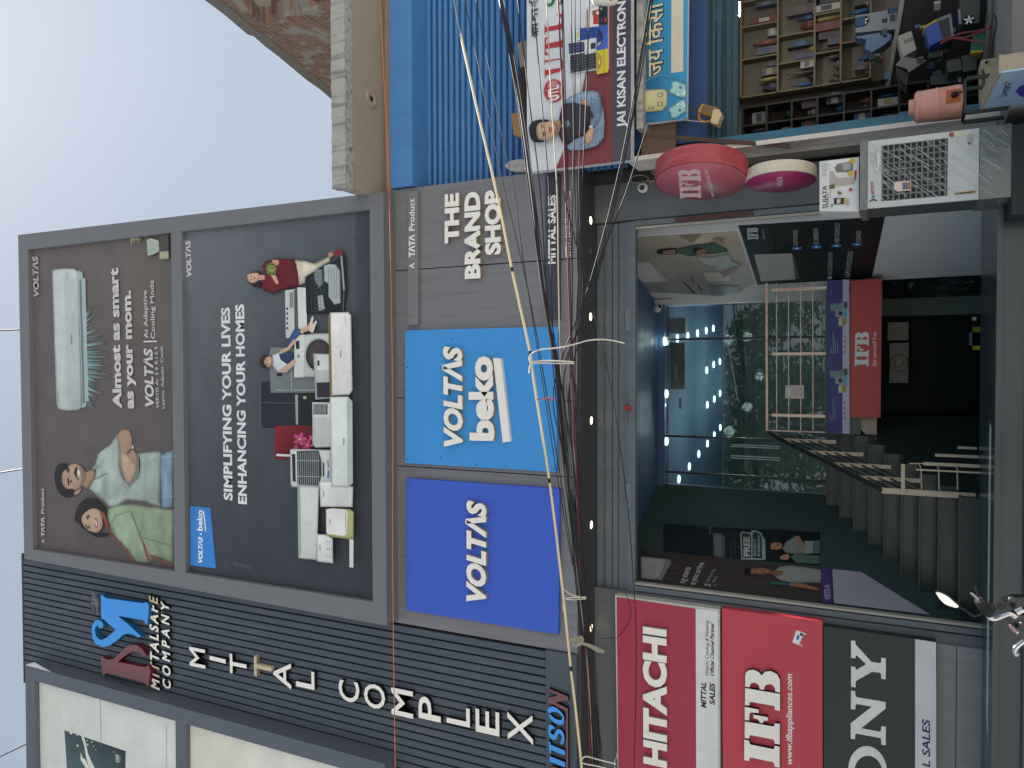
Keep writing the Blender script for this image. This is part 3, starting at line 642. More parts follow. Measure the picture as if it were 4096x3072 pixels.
# ------------------------------------------------------------------ printed posters
from mathutils.geometry import delaunay_2d_cdt
from mathutils import noise as mnoise
def hash_(c): return sum(ord(k) * 7 for k in c) % 97
class Print:
    def __init__(s, pl, quad, bg, t=.012, step=.0009, m=None):
        s.pl = pl; s.mb = MB(); s.d = 0; s.st = step
        s.mb.prism(pl, quad, t, m or INK, 0, lin(bg) if isinstance(bg, str) else None)
        if not isinstance(bg, str): s.f(quad, bg)
    def f(s, pts, col, sm=0):
        s.d += s.st
        if sm: pts = smooth_closed(pts, sm)
        s.mb.flat(s.pl, pts, col, s.d); return s
    def g(s, pts, col, w=9, amp=.42, nz=.03, step=3.5, sm=0, lit=.2, fx=.05, fy=.05):   # softly modelled patch, like a halftone photograph
        if isinstance(col, (list, tuple)): col = col[0]
        if sm: pts = smooth_closed(pts, sm)
        s.d += s.st; n = len(pts); c = lin(col)
        x0, x1 = min(p[0] for p in pts), max(p[0] for p in pts); y0, y1 = min(p[1] for p in pts), max(p[1] for p in pts)
        step = max(step, math.sqrt((x1 - x0) * (y1 - y0) / 1500))
        co_ = [Vector(p) for p in pts]; x = x0 + step / 2; r = 0
        while x < x1:
            y = y0 + (step / 2 if r % 2 else step)
            while y < y1: co_.append(Vector((x, y))); y += step
            x += step * .87; r += 1
        vs, _, fs, *_ = delaunay_2d_cdt(co_, [], [list(range(n))], 1, 1e-4)
        cx, cy = (x0 + x1) / 2, (y0 + y1) / 2; sz = max(x1 - x0, y1 - y0, 1); cols = []; sd_ = hash_(col) + x0
        for v in vs:
            d = 1e9
            for i in range(n):
                a = pts[i]; b = pts[(i + 1) % n]; ex, ey = b[0] - a[0], b[1] - a[1]; L2 = ex * ex + ey * ey or 1
                t = max(0, min(1, ((v.x - a[0]) * ex + (v.y - a[1]) * ey) / L2)); d = min(d, math.hypot(v.x - a[0] - t * ex, v.y - a[1] - t * ey))
            h = min(1, d / w); h = h * h * (3 - 2 * h)
            k = 1 - amp * (1 - h) + lit * (-(v.x - cx) * .6 - (v.y - cy)) / sz + nz * 2 * mnoise.noise(Vector((v.x * fx, v.y * fy, sd_))) + nz * .8 * mnoise.noise(Vector((v.x * .3, v.y * .3, sd_)))
            cols.append(tuple(min(1, q * max(.15, k)) for q in c))
        P3 = [s.pl.p(*s.pl.uv(v), s.d) for v in vs]
        fl = []
        for f in fs:
            nn = (P3[f[1]] - P3[f[0]]).cross(P3[f[2]] - P3[f[0]]).dot(s.pl.n); fl.append(list(f) if nn > 0 else list(f)[::-1])
        s.mb.add(P3, fl, INK, cols); return s
    def fs(s, lst, col):                       # several patches on one layer
        s.d += s.st
        for p in lst: s.mb.flat(s.pl, p, col, s.d)
        return s
    def ln(s, a, b, w, col):
        dx, dy = b[0] - a[0], b[1] - a[1]; l = math.hypot(dx, dy) or 1; nx, ny = -dy / l * w / 2, dx / l * w / 2
        return [(a[0] + nx, a[1] + ny), (b[0] + nx, b[1] + ny), (b[0] - nx, b[1] - ny), (a[0] - nx, a[1] - ny)]
    def lines(s, lst, w, col): return s.fs([s.ln(a, b, w, col) for a, b in lst], col)
    def t(s, txt, A, B, cap, col, bold=0, shear=0):
        s.d += s.st; s.mb.text(s.pl, txt, A, B, cap, col, bold, shear, s.d); return s
    def done(s, label, cat='poster', group=None, name='advertising_poster'):
        return tag(s.mb.build(name), label, cat, group)
def face(P, T_, hair, fc, sk, hc, feats=()):
    P.g(T_(*fc), sk, 14, .3, .05, 2.2, 3, .22); P.g(T_(*hair), hc, 4, .2, .35, 2.2, 3, .3, .2, .2)
    for col, pts in feats: P.f(T_(*pts), col, 2)
YPp = YP(-.175)
# --- upper hoarding: a couple and an air conditioner
P = Print(YPp, [(105, 985), (690, 915), (705, 2300), (125, 2215)], ['6c6467', '6d6660', '564d4e', '60585b'])  # background ink takes in the brownish veil of the lens flare
t9 = lambda *p: T(9, *p); t5 = lambda *p: T(5, *p)
tq = (1, 1)
P.g(t9((930, 1080), (1010, 1045), (1150, 1040), (1370, 1070), (1500, 1080), (1502, 1560), (1330, 1490), (1300, 1550), (1180, 1552), (1100, 1430), (1040, 1370), (960, 1280), (925, 1180)), '8ca083', 12, .5, .17, 3.5, 0, .3, .035, .014)
P.g(t9((1130, 1090), (1160, 1160), (1220, 1330), (1290, 1500), (1300, 1550), (1180, 1550), (1100, 1430), (1040, 1370), (980, 1290), (960, 1200), (1000, 1130)), '97ab90', 12, .5, .17, 3.5, 0, .3, .035, .014)
P.lines([(t9((1130, 1090), (1225, 1340))), (t9((1225, 1340), (1290, 1500))), (t9((1240, 1330), (1500, 1400)))], 3, '5d6e5a')
P.f(t9((1225, 1330), (1260, 1400), (1300, 1520), (1290, 1550), (1265, 1490), (1240, 1400)), '8d4a46')
P.lines([t9((900, 1110), (960, 1285)), t9((960, 1285), (1060, 1400)), t9((1060, 1400), (1180, 1545)), t9((1300, 1480), (1500, 1570))], 9, '7d4a40')
P.f(t9((1190, 1030), (1240, 1025), (1500, 1075), (1500, 1090), (1260, 1040)), '7a5a4a')
P.g(t9((770, 900), (830, 760), (825, 700), (850, 610), (880, 578), (960, 520), (1010, 440), (1035, 490), (1040, 600), (1035, 700), (1075, 820), (1180, 760), (1190, 600), (1375, 578), (1400, 600), (1388, 780), (1385, 1000), (1395, 1072), (1250, 1018), (1100, 1000), (1000, 1060), (950, 1062), (880, 1000)), ['a9b9b2'] * 23, 12, .5, .17, 3.5, 0, .3, .035, .014)
P.lines([t9((900 + i * 16, 1010 - i * 3), (1075 + i * 5, 840 - i * 2)) for i in range(0, 8)] + [t9((1210 + i * 22, 640), (1205 + i * 22, 1000 + i * 4)) for i in range(8)] + [t9((880 + i * 20, 600 - i * 12), (880 + i * 18, 690)) for i in range(7)], 1.2, '8fa098')
P.f(t9((1105, 860), (1180, 770), (1215, 640), (1200, 610), (1225, 700), (1210, 800), (1120, 900)), '75867e')
P.g(t9((1010, 440), (1060, 390), (1120, 395), (1150, 470), (1142, 545), (1190, 610), (1197, 720), (1150, 830), (1110, 865), (1080, 825), (1038, 700), (1040, 600), (1030, 500)), ['a98a76'] * 13)
P.g(t9((1050, 585), (1085, 600), (1190, 700), (1150, 830), (1110, 862), (1082, 820), (1045, 700)), 'bda08a', 12, .4, .06, 3, 2, .25)
P.f(t9((1095, 600), (1150, 535), (1160, 550), (1110, 610)), '6d5246'); P.f(t9((1140, 535), (1158, 530), (1160, 555), (1145, 560)), 'cfd4d4')
P.g(t9((1395, 610), (1503, 566), (1503, 1075), (1398, 1075), (1390, 980), (1385, 760)), '7d97ad', 12, .5, .17, 3.5, 0, .3, .035, .014)
P.lines([t9((1400, 640), (1500, 620)), t9((1440, 780), (1430, 960)), t9((1410, 980), (1500, 970))], 3, 'a3b7c4')
P.g(t9((740, 760), (820, 733), (835, 790), (765, 905), (715, 880)), 'a8866f')
face(P, t9, [(478, 800), (488, 740), (520, 690), (580, 688), (600, 720), (545, 770), (545, 850), (580, 905), (640, 905), (655, 960), (590, 980), (530, 950), (495, 890)], [(545, 770), (580, 718), (650, 688), (710, 712), (745, 760), (748, 830), (722, 872), (690, 905), (640, 918), (590, 908), (548, 860)], 'b59a86', '2b2829',
     [('b08d78', [(650, 955), (655, 930), (705, 902), (710, 915), (680, 950)]), ('8a7466', [(690, 708), (745, 760), (748, 830), (722, 872), (690, 900), (705, 850), (715, 780)]), ('2e2624', [(588, 712), (580, 722), (590, 765), (600, 762), (597, 730)]), ('2e2624', [(592, 815), (598, 868), (608, 870), (606, 815)]), ('30221f', [(602, 728), (611, 728), (612, 752), (604, 752)]), ('30221f', [(618, 828), (627, 828), (628, 852), (620, 852)]),
      ('332a28', [(650, 762), (668, 715), (680, 722), (672, 770), (680, 815), (695, 822), (686, 828), (664, 800)]), ('e6ded6', [(684, 742), (700, 752), (702, 782), (690, 796), (682, 770)])])
P.f(t9((805, 735), (830, 700), (880, 712), (840, 730)), '8d9d97').f(t9((828, 760), (830, 820), (900, 780), (960, 765), (900, 790), (825, 830)), '6f7d78')
face(P, t9, [(660, 1150), (690, 1050), (760, 990), (830, 988), (900, 1050), (930, 1090), (920, 1110), (850, 1075), (790, 1080), (730, 1130), (720, 1190), (770, 1260), (870, 1285), (960, 1295), (930, 1315), (850, 1318), (760, 1270), (690, 1200), (668, 1190)], [(712, 1150), (750, 1092), (840, 1065), (888, 1120), (900, 1220), (865, 1278), (805, 1285), (745, 1232)], 'c2a48c', '2a2526',
     [('33282a', [(760, 1135), (765, 1165), (773, 1165), (770, 1130)]), ('33282a', [(755, 1215), (768, 1250), (776, 1246), (764, 1212)]), ('2c2022', [(778, 1130), (788, 1130), (788, 1155), (780, 1155)]), ('2c2022', [(780, 1220), (790, 1222), (792, 1245), (784, 1245)]), ('9d4a48', [(832, 1150), (850, 1170), (862, 1200), (855, 1235), (838, 1225), (845, 1190)]), ('f0e6de', [(842, 1170), (852, 1185), (856, 1215), (847, 1222), (846, 1195)])])
P.f(t9((880, 1090), (920, 1110), (960, 1240), (945, 1250), (915, 1170), (885, 1120)), '8a4f40')
rnd = random.Random(2)
for i in range(34):                            # cold air drawn under the unit
    yy = 1612 - i * 10.6 + rnd.uniform(-4, 4); u_ = i / 33; x0_ = 351 - u_ * 14; ln_ = rnd.uniform(30, 80) * (.55 + .8 * math.sin(3.14 * u_)); sk = (16.5 - i) * 2.0; wd = rnd.uniform(5, 15); cc = rnd.choice(('7fb0b0', '8fbcbc', '719d9d'))
    P.mb.flat(P.pl, [(x0_, yy), (x0_, yy - wd), (x0_ + ln_, yy - wd * .6 + sk), (x0_ + ln_, yy - wd * .3 + sk)], [cc, cc, '625a5b', '625a5b'], .012 + i * .00006)
P.d = .014
P.g([(212, 1085), (222, 1078), (260, 1074), (300, 1075), (316, 1088), (330, 1630), (318, 1640), (270, 1643), (236, 1636), (229, 1612)], 'c6d1d2')
P.f([(316, 1082), (334, 1090), (335, 1115), (345, 1112), (358, 1604), (350, 1606), (348, 1626), (332, 1632)], 'a9b9bb')
P.f([(321, 1118), (329, 1117), (344, 1612), (335, 1614)], '6d7f84')
P.lines([((262 + i * 4.5, 1110), (276 + i * 4.5, 1636)) for i in range(11)], .9, 'b6c3c4')
P.t('VOLTΛS', t5((635, 1318)), t5((628, 1230)), 5, '5b6468', .04, .15).t('vertis', t5((600, 755)), t5((592, 690)), 5, '84929a', 0, .2).t('TATA Product', t9((518, 165)), t9((514, 60)), 4, '7b888e', .02)
WH = 'cfcccf'
P.t('Almost as smart', t9((1060, 210)), t5((1028, 655)), 34, WH, .042).t('as your mom.', t9((1166, 212)), t5((1138, 850)), 34, WH, .042)
P.t('VOLTΛS', t9((1340, 212)), t5((1326, 1343)), 34, WH, .04, .16).t('Ai Adaptive', t5((1292, 1265)), t5((1280, 850)), 17, WH, .008).t('Cooling Mode', t5((1352, 1268)), t5((1340, 760)), 17, WH, .008)
P.f(t5((1252, 1286), (1370, 1284), (1370, 1298), (1252, 1300)), WH)
P.t('VERTIS Ai  S E R I E S', t9((1388, 208)), t5((1373, 1335)), 12.5, WH, .005).t('Learns. Adjusts. Cools', t9((1437, 210)), t5((1421, 1335)), 13, WH)
P.t('VOLTΛS', t5((352, 915)), t5((340, 548)), 22, 'b6b3ba', .04, .16)
P.t('A', t9((400, 1372)), t9((399, 1338)), 13, WH, .005).t('TΛTΛ', t9((400, 1318)), t9((398, 1148)), 13, WH, .04).t('Product', t9((398, 1118)), t9((395, 900)), 13, WH, .005)
for i in range(14):
    a = rnd.uniform(0, 1)
    P.f(t5((1135 + a * 100 + rnd.uniform(-5, 5), 395), (1160 + a * 80, 400), (1145 + a * 95 + rnd.uniform(-14, 14), 425 + rnd.uniform(0, 55))), rnd.choice(['9a9a7d', 'aba98a', '868866']))
P.f(t5((1290, 420), (1330, 405), (1395, 425), (1398, 515), (1350, 540), (1300, 555)), 'b9c4b6').lines([t5((1295 + i * 1, 425 + i * 15), (1395, 432 + i * 11)) for i in range(8)], 1.5, '93a091')
P.f(t5((1403, 375), (1478, 370), (1480, 580), (1403, 585)), '4f5048').f(t5((1403, 520), (1480, 515), (1480, 580), (1403, 585)), 'aeab92')
P.done('brownish poster of a smiling couple beneath a white air conditioner')
# --- lower hoarding: family with appliances
P = Print(YPp, [(735, 915), (1487, 830), (1500, 2420), (745, 2300)], ['70777d', '565b64', '3a3e47', '3e434b'])
P.f([(1422, 830), (1490, 825), (1500, 2420), (1432, 2410)], ['4b4f57', '464a52', '3c3e46', '383b44'])
t6 = lambda *p: T(6, *p); t10 = lambda *p: T(10, *p)
P.t('SIMPLIFYING YOUR LIVES', t9((2008, 1008)), t5((1984, 995)), 34, 'e6e6ea', .035).t('ENHANCING YOUR HOMES', t9((2132, 1040)), t5((2107, 968)), 34, 'e6e6ea', .035)
P.t('VOLTΛS', t5((1656, 742)), t5((1645, 412)), 20, 'd6d6da', .04, .16)
P.f(t9((1645, 1055), (1820, 1070), (1868, 1592), (1645, 1565)), '3d86d8')
P.t('VOLTΛS', t9((1752, 1555)), t9((1752, 1320)), 16.5, 'f0f3f6', .04, .16).f(T(9, *ell(1738, 1296, 8, 8, 10)), 'f0f3f6').t('beko', t9((1752, 1270)), t9((1752, 1090)), 21, 'f0f3f6', .03)
P.f(t9((1760, 1095), (1768, 1094), (1786, 1270), (1777, 1272)), 'f0f3f6')
P.f(t10((45, -20), (345, -20), (345, 385), (48, 385)), '2b2e37').lines([t10((46, 160), (345, 165)), t10((48, 385), (170, 386)), t10((46, -20), (48, 385))], 2, '666b77')
P.f(t10((170, 362), (520, 360), (520, 652), (168, 650)), ['8c2630', '5d1820', '641a22', '7a2029'])
for cx, cy, r in ((385, 475, 58), (450, 530, 46), (490, 465, 32), (355, 545, 26)):
    P.fs([T(10, *ell(cx + r * .55 * math.cos(a), cy + r * .55 * math.sin(a), r * .5, r * .3, 10, a)) for a in [i * 1.2566 for i in range(5)]], 'c24f83').f(T(10, *ell(cx, cy, r * .22, r * .22, 8)), 'd9b25a')
P.f([(1088, 1390), (1165, 1390), (1278, 1392), (1275, 1570), (1088, 1571), (1080, 1420)], ['868f93', '7c8589', '777f83', '6f777b', '767e82', '868f93']).lines([((1168, 1392), (1170, 1570)), ((1110, 1560), (1160, 1560)), ((1178, 1560), (1270, 1560))], 2.2, 'b9c0c2')
P.f(t6((190, 1560), (235, 1558), (237, 1590), (192, 1592)), '24272c')
P.g(t10((345, 85), (530, 80), (530, 352), (352, 352)), '26282d').f(t10((347, 95), (372, 85), (374, 350), (356, 350)), '98a6a6').f(t10((420, 105), (445, 105), (445, 128), (420, 128)), 'c9b28a')
P.f(t6((262, 850), (370, 838), (378, 1272), (270, 1262)), 'cdd4d4').f(t6((340, 845), (370, 840), (378, 1270), (345, 1268)), '5e5a5c').f(t6((370, 825), (442, 828), (455, 1185), (380, 1272)), 'dde3e0')
P.fs([T(6, *ell(282, 1010 + i * 42, 10, 12, 8)) for i in range(5)], '4c5054').fs([t6((305, 870), (335, 868), (335, 1000), (305, 1002))], '8d9494')
P.g(t6((440, 735), (560, 700), (765, 545), (785, 545), (800, 850), (765, 1050), (448, 1052)), '272a31')
P.g(t6((600, 640), (640, 625), (700, 630), (740, 690), (745, 960), (690, 975), (640, 905), (640, 795), (600, 770)), 'b9c3c5', 8, .3)
P.lines([t6((600, 650 + i * 14), (735, 655 + i * 14)) for i in range(10)] + [t6((650, 800 + i * 14), (735, 802 + i * 14)) for i in range(10)], 1.0, '8a979c')
P.f(t6((515, 670), (585, 672), (590, 790), (560, 830), (520, 760)), '7f8c92').f(t6((545, 900), (590, 890), (610, 1010), (560, 1030)), 'a2adb1')
P.lines([t6((500 + i * 26, 690), (495 + i * 26, 1040)) for i in range(5)] + [t6((640 + i * 24, 660), (640 + i * 24, 920)) for i in range(5)] + [t6((515, 700 + i * 34), (590, 705 + i * 34)) for i in range(10)], 1.1, '56616a')
P.lines([t6((752, 545), (776, 850))], 7, '98a6b2').lines([t6((776, 850), (768, 1040))], 4, '5d6675')
# woman in red
P.g(t6((355, 590), (440, 600), (520, 622), (650, 558), (658, 600), (530, 682), (445, 738), (440, 790), (385, 812), (360, 700)), 'd9d2bf', 12, .5, .17, 3.5, 0, .3, .035, .014)
P.f(t6((638, 535), (665, 520), (700, 520), (690, 545), (650, 580)), 'b58a76').f(t6((668, 530), (740, 498), (768, 505), (765, 545), (735, 565), (700, 548)), '86303a')
P.g(t6((68, 640), (110, 600), (200, 580), (350, 583), (378, 690), (387, 815), (235, 850), (160, 882), (80, 850), (60, 780), (100, 720)), '6d222a', 12, .5, .17, 3.5, 0, .3, .035, .014)
P.f(T(6, *[(-20, 700), (60, 690), (70, 800), (60, 830), (-10, 815), (-60, 760), (-50, 715)]), '2a2022', 3).g(t6((-50, 715), (30, 700), (48, 735), (30, 775), (-20, 790), (-52, 760)), 'd3ab92', 8, .3, .05, 2, 3, .2).f(t6((40, 720), (95, 720), (95, 760), (40, 765)), 'c99f86')
P.f(t6((0, 735), (12, 735), (10, 755), (0, 755)), 'a8504e').f(t6((-25, 722), (-17, 722), (-17, 735), (-25, 735)), '2a2022').f(t6((-25, 755), (-17, 755), (-17, 768), (-25, 768)), '2a2022')
P.f(t6((160, 590), (215, 590), (220, 625), (185, 650), (165, 620)), 'cfa48c').f(t6((150, 725), (190, 720), (220, 790), (200, 802), (165, 750)), 'cfa48c')
P.fs([T(6, *ell(155 + 30 * math.cos(a), 668 + 42 * math.sin(a), 20, 16, 9)) for a in [i * .785 for i in range(8)]], '6d8c46').f(T(6, *ell(158, 668, 26, 34, 12)), '8aa65c').fs([T(6, *ell(160, 660, 12, 14, 9)), T(6, *ell(172, 690, 6, 7, 8))], 'b3673f')
# front-loader, microwave, child
P.g(t6((358, 1245), (520, 1225), (660, 1222), (668, 1600), (352, 1602)), 'c3cbc9').f(t6((358, 1245), (440, 1232), (432, 1600), (352, 1602)), 'd2d8d6')
P.g(T(6, *ell(560, 1410, 122, 150, 28)), 'b9c1c0', 5).g(T(6, *ell(565, 1410, 112, 138, 28)), '4a4345', 22, .55, .08, 3.5, 0, .5).f(t6((368, 1290), (398, 1285), (400, 1355), (370, 1358)), '2a2c32').f(T(6, *ell(392, 1420, 14, 16, 12)), '8d9696')
P.g(t6((270, 1338), (300, 1290), (350, 1195), (408, 1183), (415, 1222), (345, 1300), (310, 1340)), '3e5b90').f(t6((405, 1195), (470, 1160), (500, 1110), (515, 1130), (480, 1200), (415, 1222)), 'd0a88f').f(t6((485, 1200), (500, 1100), (515, 1070), (522, 1090), (515, 1150), (545, 1110), (552, 1125), (520, 1215), (500, 1215)), 'd9d5c4')
P.g(t6((170, 1410), (230, 1385), (300, 1420), (350, 1440), (355, 1500), (290, 1560), (215, 1560), (170, 1500)), 'd7dde4').g(t6((225, 1400), (300, 1370), (345, 1390), (350, 1450), (300, 1490), (240, 1450)), '33406a').f(t6((230, 1375), (300, 1340), (360, 1265), (366, 1300), (310, 1370), (240, 1400)), 'd2aa92').f(t6((215, 1550), (300, 1490), (360, 1440), (368, 1470), (300, 1540), (225, 1562)), 'd2aa92')
face(P, t6, [(58, 1470), (70, 1425), (100, 1408), (140, 1415), (110, 1440), (100, 1480), (130, 1515), (90, 1520)], [(100, 1440), (130, 1418), (165, 1430), (178, 1460), (165, 1495), (130, 1518), (102, 1490)], 'd0a488', '3b2e2a', [('35292a', [(118, 1445), (124, 1445), (124, 1455), (118, 1455)]), ('35292a', [(118, 1482), (124, 1482), (124, 1492), (118, 1492)]), ('f0e8e2', [(146, 1455), (152, 1468), (146, 1482), (143, 1468)])])
P.g([(1267, 1414), (1331, 1416), (1336, 1592), (1275, 1598)], 'b9c0bf').f([(1280, 1530), (1332, 1528), (1335, 1588), (1282, 1590)], '33343a').f([(1281, 1418), (1328, 1419), (1330, 1480), (1283, 1480)], 'd5dada').f(t6((560, 1455), (578, 1455), (580, 1500), (562, 1502)), '2a2c30')
P.g(t10((517, 155), (680, 158), (680, 540), (545, 545), (520, 520)), 'd9dedc').f(t10((528, 170), (650, 172), (650, 262), (528, 262)), '444a50')
P.lines([t10((536 + i * 11, 172), (536 + i * 11, 262)) for i in range(10)], 1.6, 'b9c2c2').lines([t10((536 + i * 12, 285), (540 + i * 12, 525)) for i in range(11)], 1.6, 'a9b1b1')
P.g(t10((328, 562), (345, 556), (680, 565), (685, 832), (600, 882), (345, 884), (332, 860)), 'cfd6d5').f(t10((386, 575), (575, 570), (600, 660), (600, 790), (575, 870), (392, 862)), '393e47').f(t10((345, 600), (374, 600), (378, 838), (350, 836)), '2d3138')
P.lines([t10((400 + i * 17, 582), (402 + i * 17, 862)) for i in range(11)], 1.5, 'b9c1c1').lines([t10((388, 655), (592, 658)), t10((388, 790), (592, 795))], 2.2, 'b9c1c1').lines([t10((213, 608), (330, 612))], 9, 'd6dada')
P.fs([t10((610, 670), (622, 670), (624, 790), (612, 795))], '2f343b').fs([t10((652, 655), (660, 655), (664, 715), (656, 715)), t10((655, 745), (668, 740), (664, 808), (650, 805))], '3e6f9c')
P.g(t10((395, 870), (580, 880), (562, 1508), (402, 1495)), 'd3dbd8').f(t10((395, 870), (418, 870), (430, 1440), (408, 1495)), '9fb3ac')
P.g(t10((585, 835), (680, 832), (875, 880), (870, 1055), (592, 1052)), 'e3e6e6')
P.fs([T(10, *ell(660 + i * 19 + (j % 2) * 9, 875 + j * 17, 5, 4, 6)) for i in range(10) for j in range(10)], 'c9cbd6')
P.g(t10((640, 1070), (700, 1062), (850, 1072), (882, 1095), (880, 1320), (860, 1332), (700, 1312), (642, 1292)), 'b7bb7c').f(t10((648, 1075), (700, 1066), (815, 1078), (828, 1100), (822, 1285), (800, 1300), (660, 1285), (648, 1265)), 'e9e9ea').lines([t10((812, 1100), (815, 1285))], 2.5, 'b04a4c')
P.g(t10((562, 1285), (640, 1290), (700, 1322), (705, 1538), (565, 1520)), 'dfe4e3').f(t10((845, 1328), (880, 1332), (878, 1572), (845, 1568)), 'dce0e0')
P.fs([T(10, *ell(655, 1350 + i * 64, 5, 5, 7)) for i in range(3)] + [T(10, *ell(676, 1350 + i * 64, 6, 6, 7)) for i in range(3)], '5d6470')
P.g([(1332, 1270), (1340, 1252), (1410, 1250), (1422, 1262), (1428, 1560), (1416, 1578), (1340, 1582)], 'e8e9e7').f([(1332, 1272), (1341, 1254), (1347, 1580), (1338, 1582)], '8a7444').lines([((1400, 1268), (1400, 1300))], 3, 'c3c7c6')
P.g([(1338, 1586), (1410, 1585), (1428, 1605), (1430, 1930), (1408, 1945), (1344, 1942)], 'e0e7e3').f([(1406, 1590), (1428, 1606), (1430, 1930), (1408, 1944)], 'b3c3bb')
P.t('VOLTΛS', (1384, 1430), (1384, 1402), 5, '3a3c40', .03, .15).t('VOLTΛS', (1397, 1778), (1397, 1750), 6, '3a3c40', .03, .15).t('VOLTΛS', T(10, (630, 970)), T(10, (630, 915)), 4.5, '4a4f66', .03, .15).t('VOLTΛS', T(10, (600, 1425)), T(10, (600, 1375)), 4.5, '4a5f96', .03, .15).t('VOLTΛS', T(10, (685, 1200)), T(10, (685, 1155)), 4.5, '4a4f66', .03, .15)
rnd = random.Random(8)
P.lines([t9((1995, 1525), (2012, 1545)), t9((2062, 1525), (2212, 1560)), t9((2062, 1545), (2212, 1580))] + [t6((880 + i * 9, 470 - i * 20), (905 + i * 9, 400 - i * 20)) for i in range(4)], 2, '6d737a')
P.done('dark slate poster of a family among white household appliances')
# --- white hoardings on the far bay
P = Print(YPp, [(125, 2700), (705, 2865), (708, 3300), (140, 3300)], ['d2d4cf', 'dcdfdb', 'd6dcd9', 'd0d4d0'])
t13 = lambda *p: T(13, *p)
P.f(t13((557, 1332), (1087, 1512), (1075, 2300), (620, 2300)), ['3f4f54', '2c383c', '3f5f5d', '5f8684'])
P.f(t13((690, 1345), (720, 1365), (745, 1450), (760, 1530), (790, 1600), (850, 1720), (820, 1720), (765, 1640), (745, 1560), (730, 1470)), 'd5dad0').f(t13((700, 1520), (715, 1570), (740, 1585), (765, 1640), (800, 1720), (760, 1700), (720, 1620), (698, 1590)), 'd9ddd4')
P.fs([T(13, *ell(x, y, r, r * 1.3, 10)) for x, y, r in ((672, 1465, 9), (615, 1352, 12), (668, 1375, 5), (755, 1420, 4), (795, 1432, 6), (810, 1470, 4), (760, 1455, 7), (830, 1500, 4), (785, 1400, 3), (700, 1310, 4), (640, 1240, 3))], 'd9ddd4')
P.lines([t13((985, 1510), (985, 1530)), t13((1000, 1540), (1030, 1550)), t13((1030, 1550), (1030, 1610)), t13((1040, 1560), (1040, 1600))], 2, '9fb0b2').t('08', t13((1028, 1612)), t13((1028, 1545)), 12, 'c9d4d6', .01)
P.lines([t13((868, 1065), (878, 1480)), t13((1440, 1275), (1445, 2200))], 1.5, '9ba09d')
P.done('white poster with a dark milk splash picture on the far bay')
P = Print(YPp, [(738, 2880), (1460, 3060), (1460, 3300), (742, 3300)], ['dad7cc', 'dfe0da', 'e0e1dc', 'dcdad0'])
P.done('blank white poster lower on the far bay')
# --- hoarding of the older building
PU = YP(-.35)
uq = [(2106, -420), (2108, 690), (2525, 639), (2525, -420)]
P = Print(PU, uq, 'd3d8e0', .1, .0009)
t3 = lambda *p: T(3, *p); z3 = lambda *p: Q(2100, 0, .1989, *p)
P.f(t3((840, -900), (875, -900), (875, 1402), (377, 1458), (460, 1270), (600, 810), (640, 620), (840, 600)), '7d3f45').f(t3((366, 1460), (377, 1458), (460, 1270), (600, 810), (640, 620), (625, 622), (580, 810), (440, 1280)), 'b5c4b2')
P.f(t3((875, -900), (1030, -900), (1028, 1383), (875, 1402)), ['34363e', '34363e', '51535d', '51535d'])
P.t('JAI KISAN ELECTRON', t3((978, 1098)), t3((980, 5)), 33, 'e3e5ea', .03).t('ICS', t3((980, -20)), t3((980, -190)), 33, 'e3e5ea', .03)
RD = 'b23a42'
P.f(z3((395, 710), (408, 708), (415, 652), (440, 638), (720, 590), (745, 600), (750, 632), (763, 632), (760, 280), (632, 290), (632, 305), (680, 315), (720, 350), (738, 400), (738, 450), (720, 480), (690, 495), (435, 552), (412, 545), (407, 505), (395, 505)), RD)
P.f(z3((398, 1117), (480, 1107), (490, 1090), (440, 1062), (420, 1010), (418, 990), (700, 940), (742, 942), (752, 968), (763, 968), (763, 765), (752, 765), (745, 800), (730, 822), (440, 880), (418, 885), (425, 820), (445, 782), (490, 768), (490, 745), (398, 765)), RD)
P.f(z3((402, 1577), (412, 1575), (418, 1530), (440, 1515), (690, 1450), (740, 1420), (770, 1370), (775, 1280), (755, 1210), (720, 1182), (680, 1180), (430, 1222), (412, 1215), (408, 1175), (398, 1175), (400, 1305), (412, 1302), (420, 1255), (440, 1246), (690, 1200), (730, 1222), (742, 1290), (735, 1340), (705, 1370), (440, 1415), (415, 1413), (410, 1375), (400, 1375)), RD)
P.f(z3((420, 75), (445, 128), (490, 140), (545, 122), (590, 70), (612, -10), (612, -200), (560, -200), (555, -20), (535, 50), (500, 85), (465, 70), (440, 40)), '2f7a4a').f(z3((765, 72), (678, 105), (680, 75), (722, 40), (700, -120), (765, -120)), '2f7a4a')
P.t('आप', z3((268, 748)), z3((266, 452)), 28, '2c3038', .03).t('का', z3((268, 425)), z3((266, 150)), 28, '2c3038', .03).t('वि', z3((268, 125)), z3((266, -70)), 28, '2c3038', .03)
P.f(T(3, *ell(365, 787, 86, 100, 28)), RD)
P.lines([((2186.0 + i * 5.2, 364 + 42 * (1 - abs(i - 6) ** 2 / 40)), (2186 + i * 5.2, 364 - 42 * (1 - abs(i - 6) ** 2 / 40))) for i in range(13)], 1.6, 'dfe2e8')
P.f(t3((300, 830), (420, 830), (420, 760), (300, 760)), RD).t('UTL', t3((408, 862)), t3((405, 738)), 42, 'e6e8ec', .03)
z = z3
P.f(z((975, 585), (1010, 580), (1450, 765), (1455, 1045), (1215, 1112), (1212, 900), (980, 892)), 'd8dedb').f(z((1012, 595), (1450, 545), (1455, 765), (1020, 852)), '2a4f92').f(z((1035, 600), (1115, 580), (1115, 820), (1038, 842)), 'd3d8d2').f(z((1058, 665), (1090, 660), (1092, 750), (1060, 755)), 'c9bf3c').f(z((1335, 885), (1430, 868), (1432, 990), (1338, 1002)), '3b3f44')
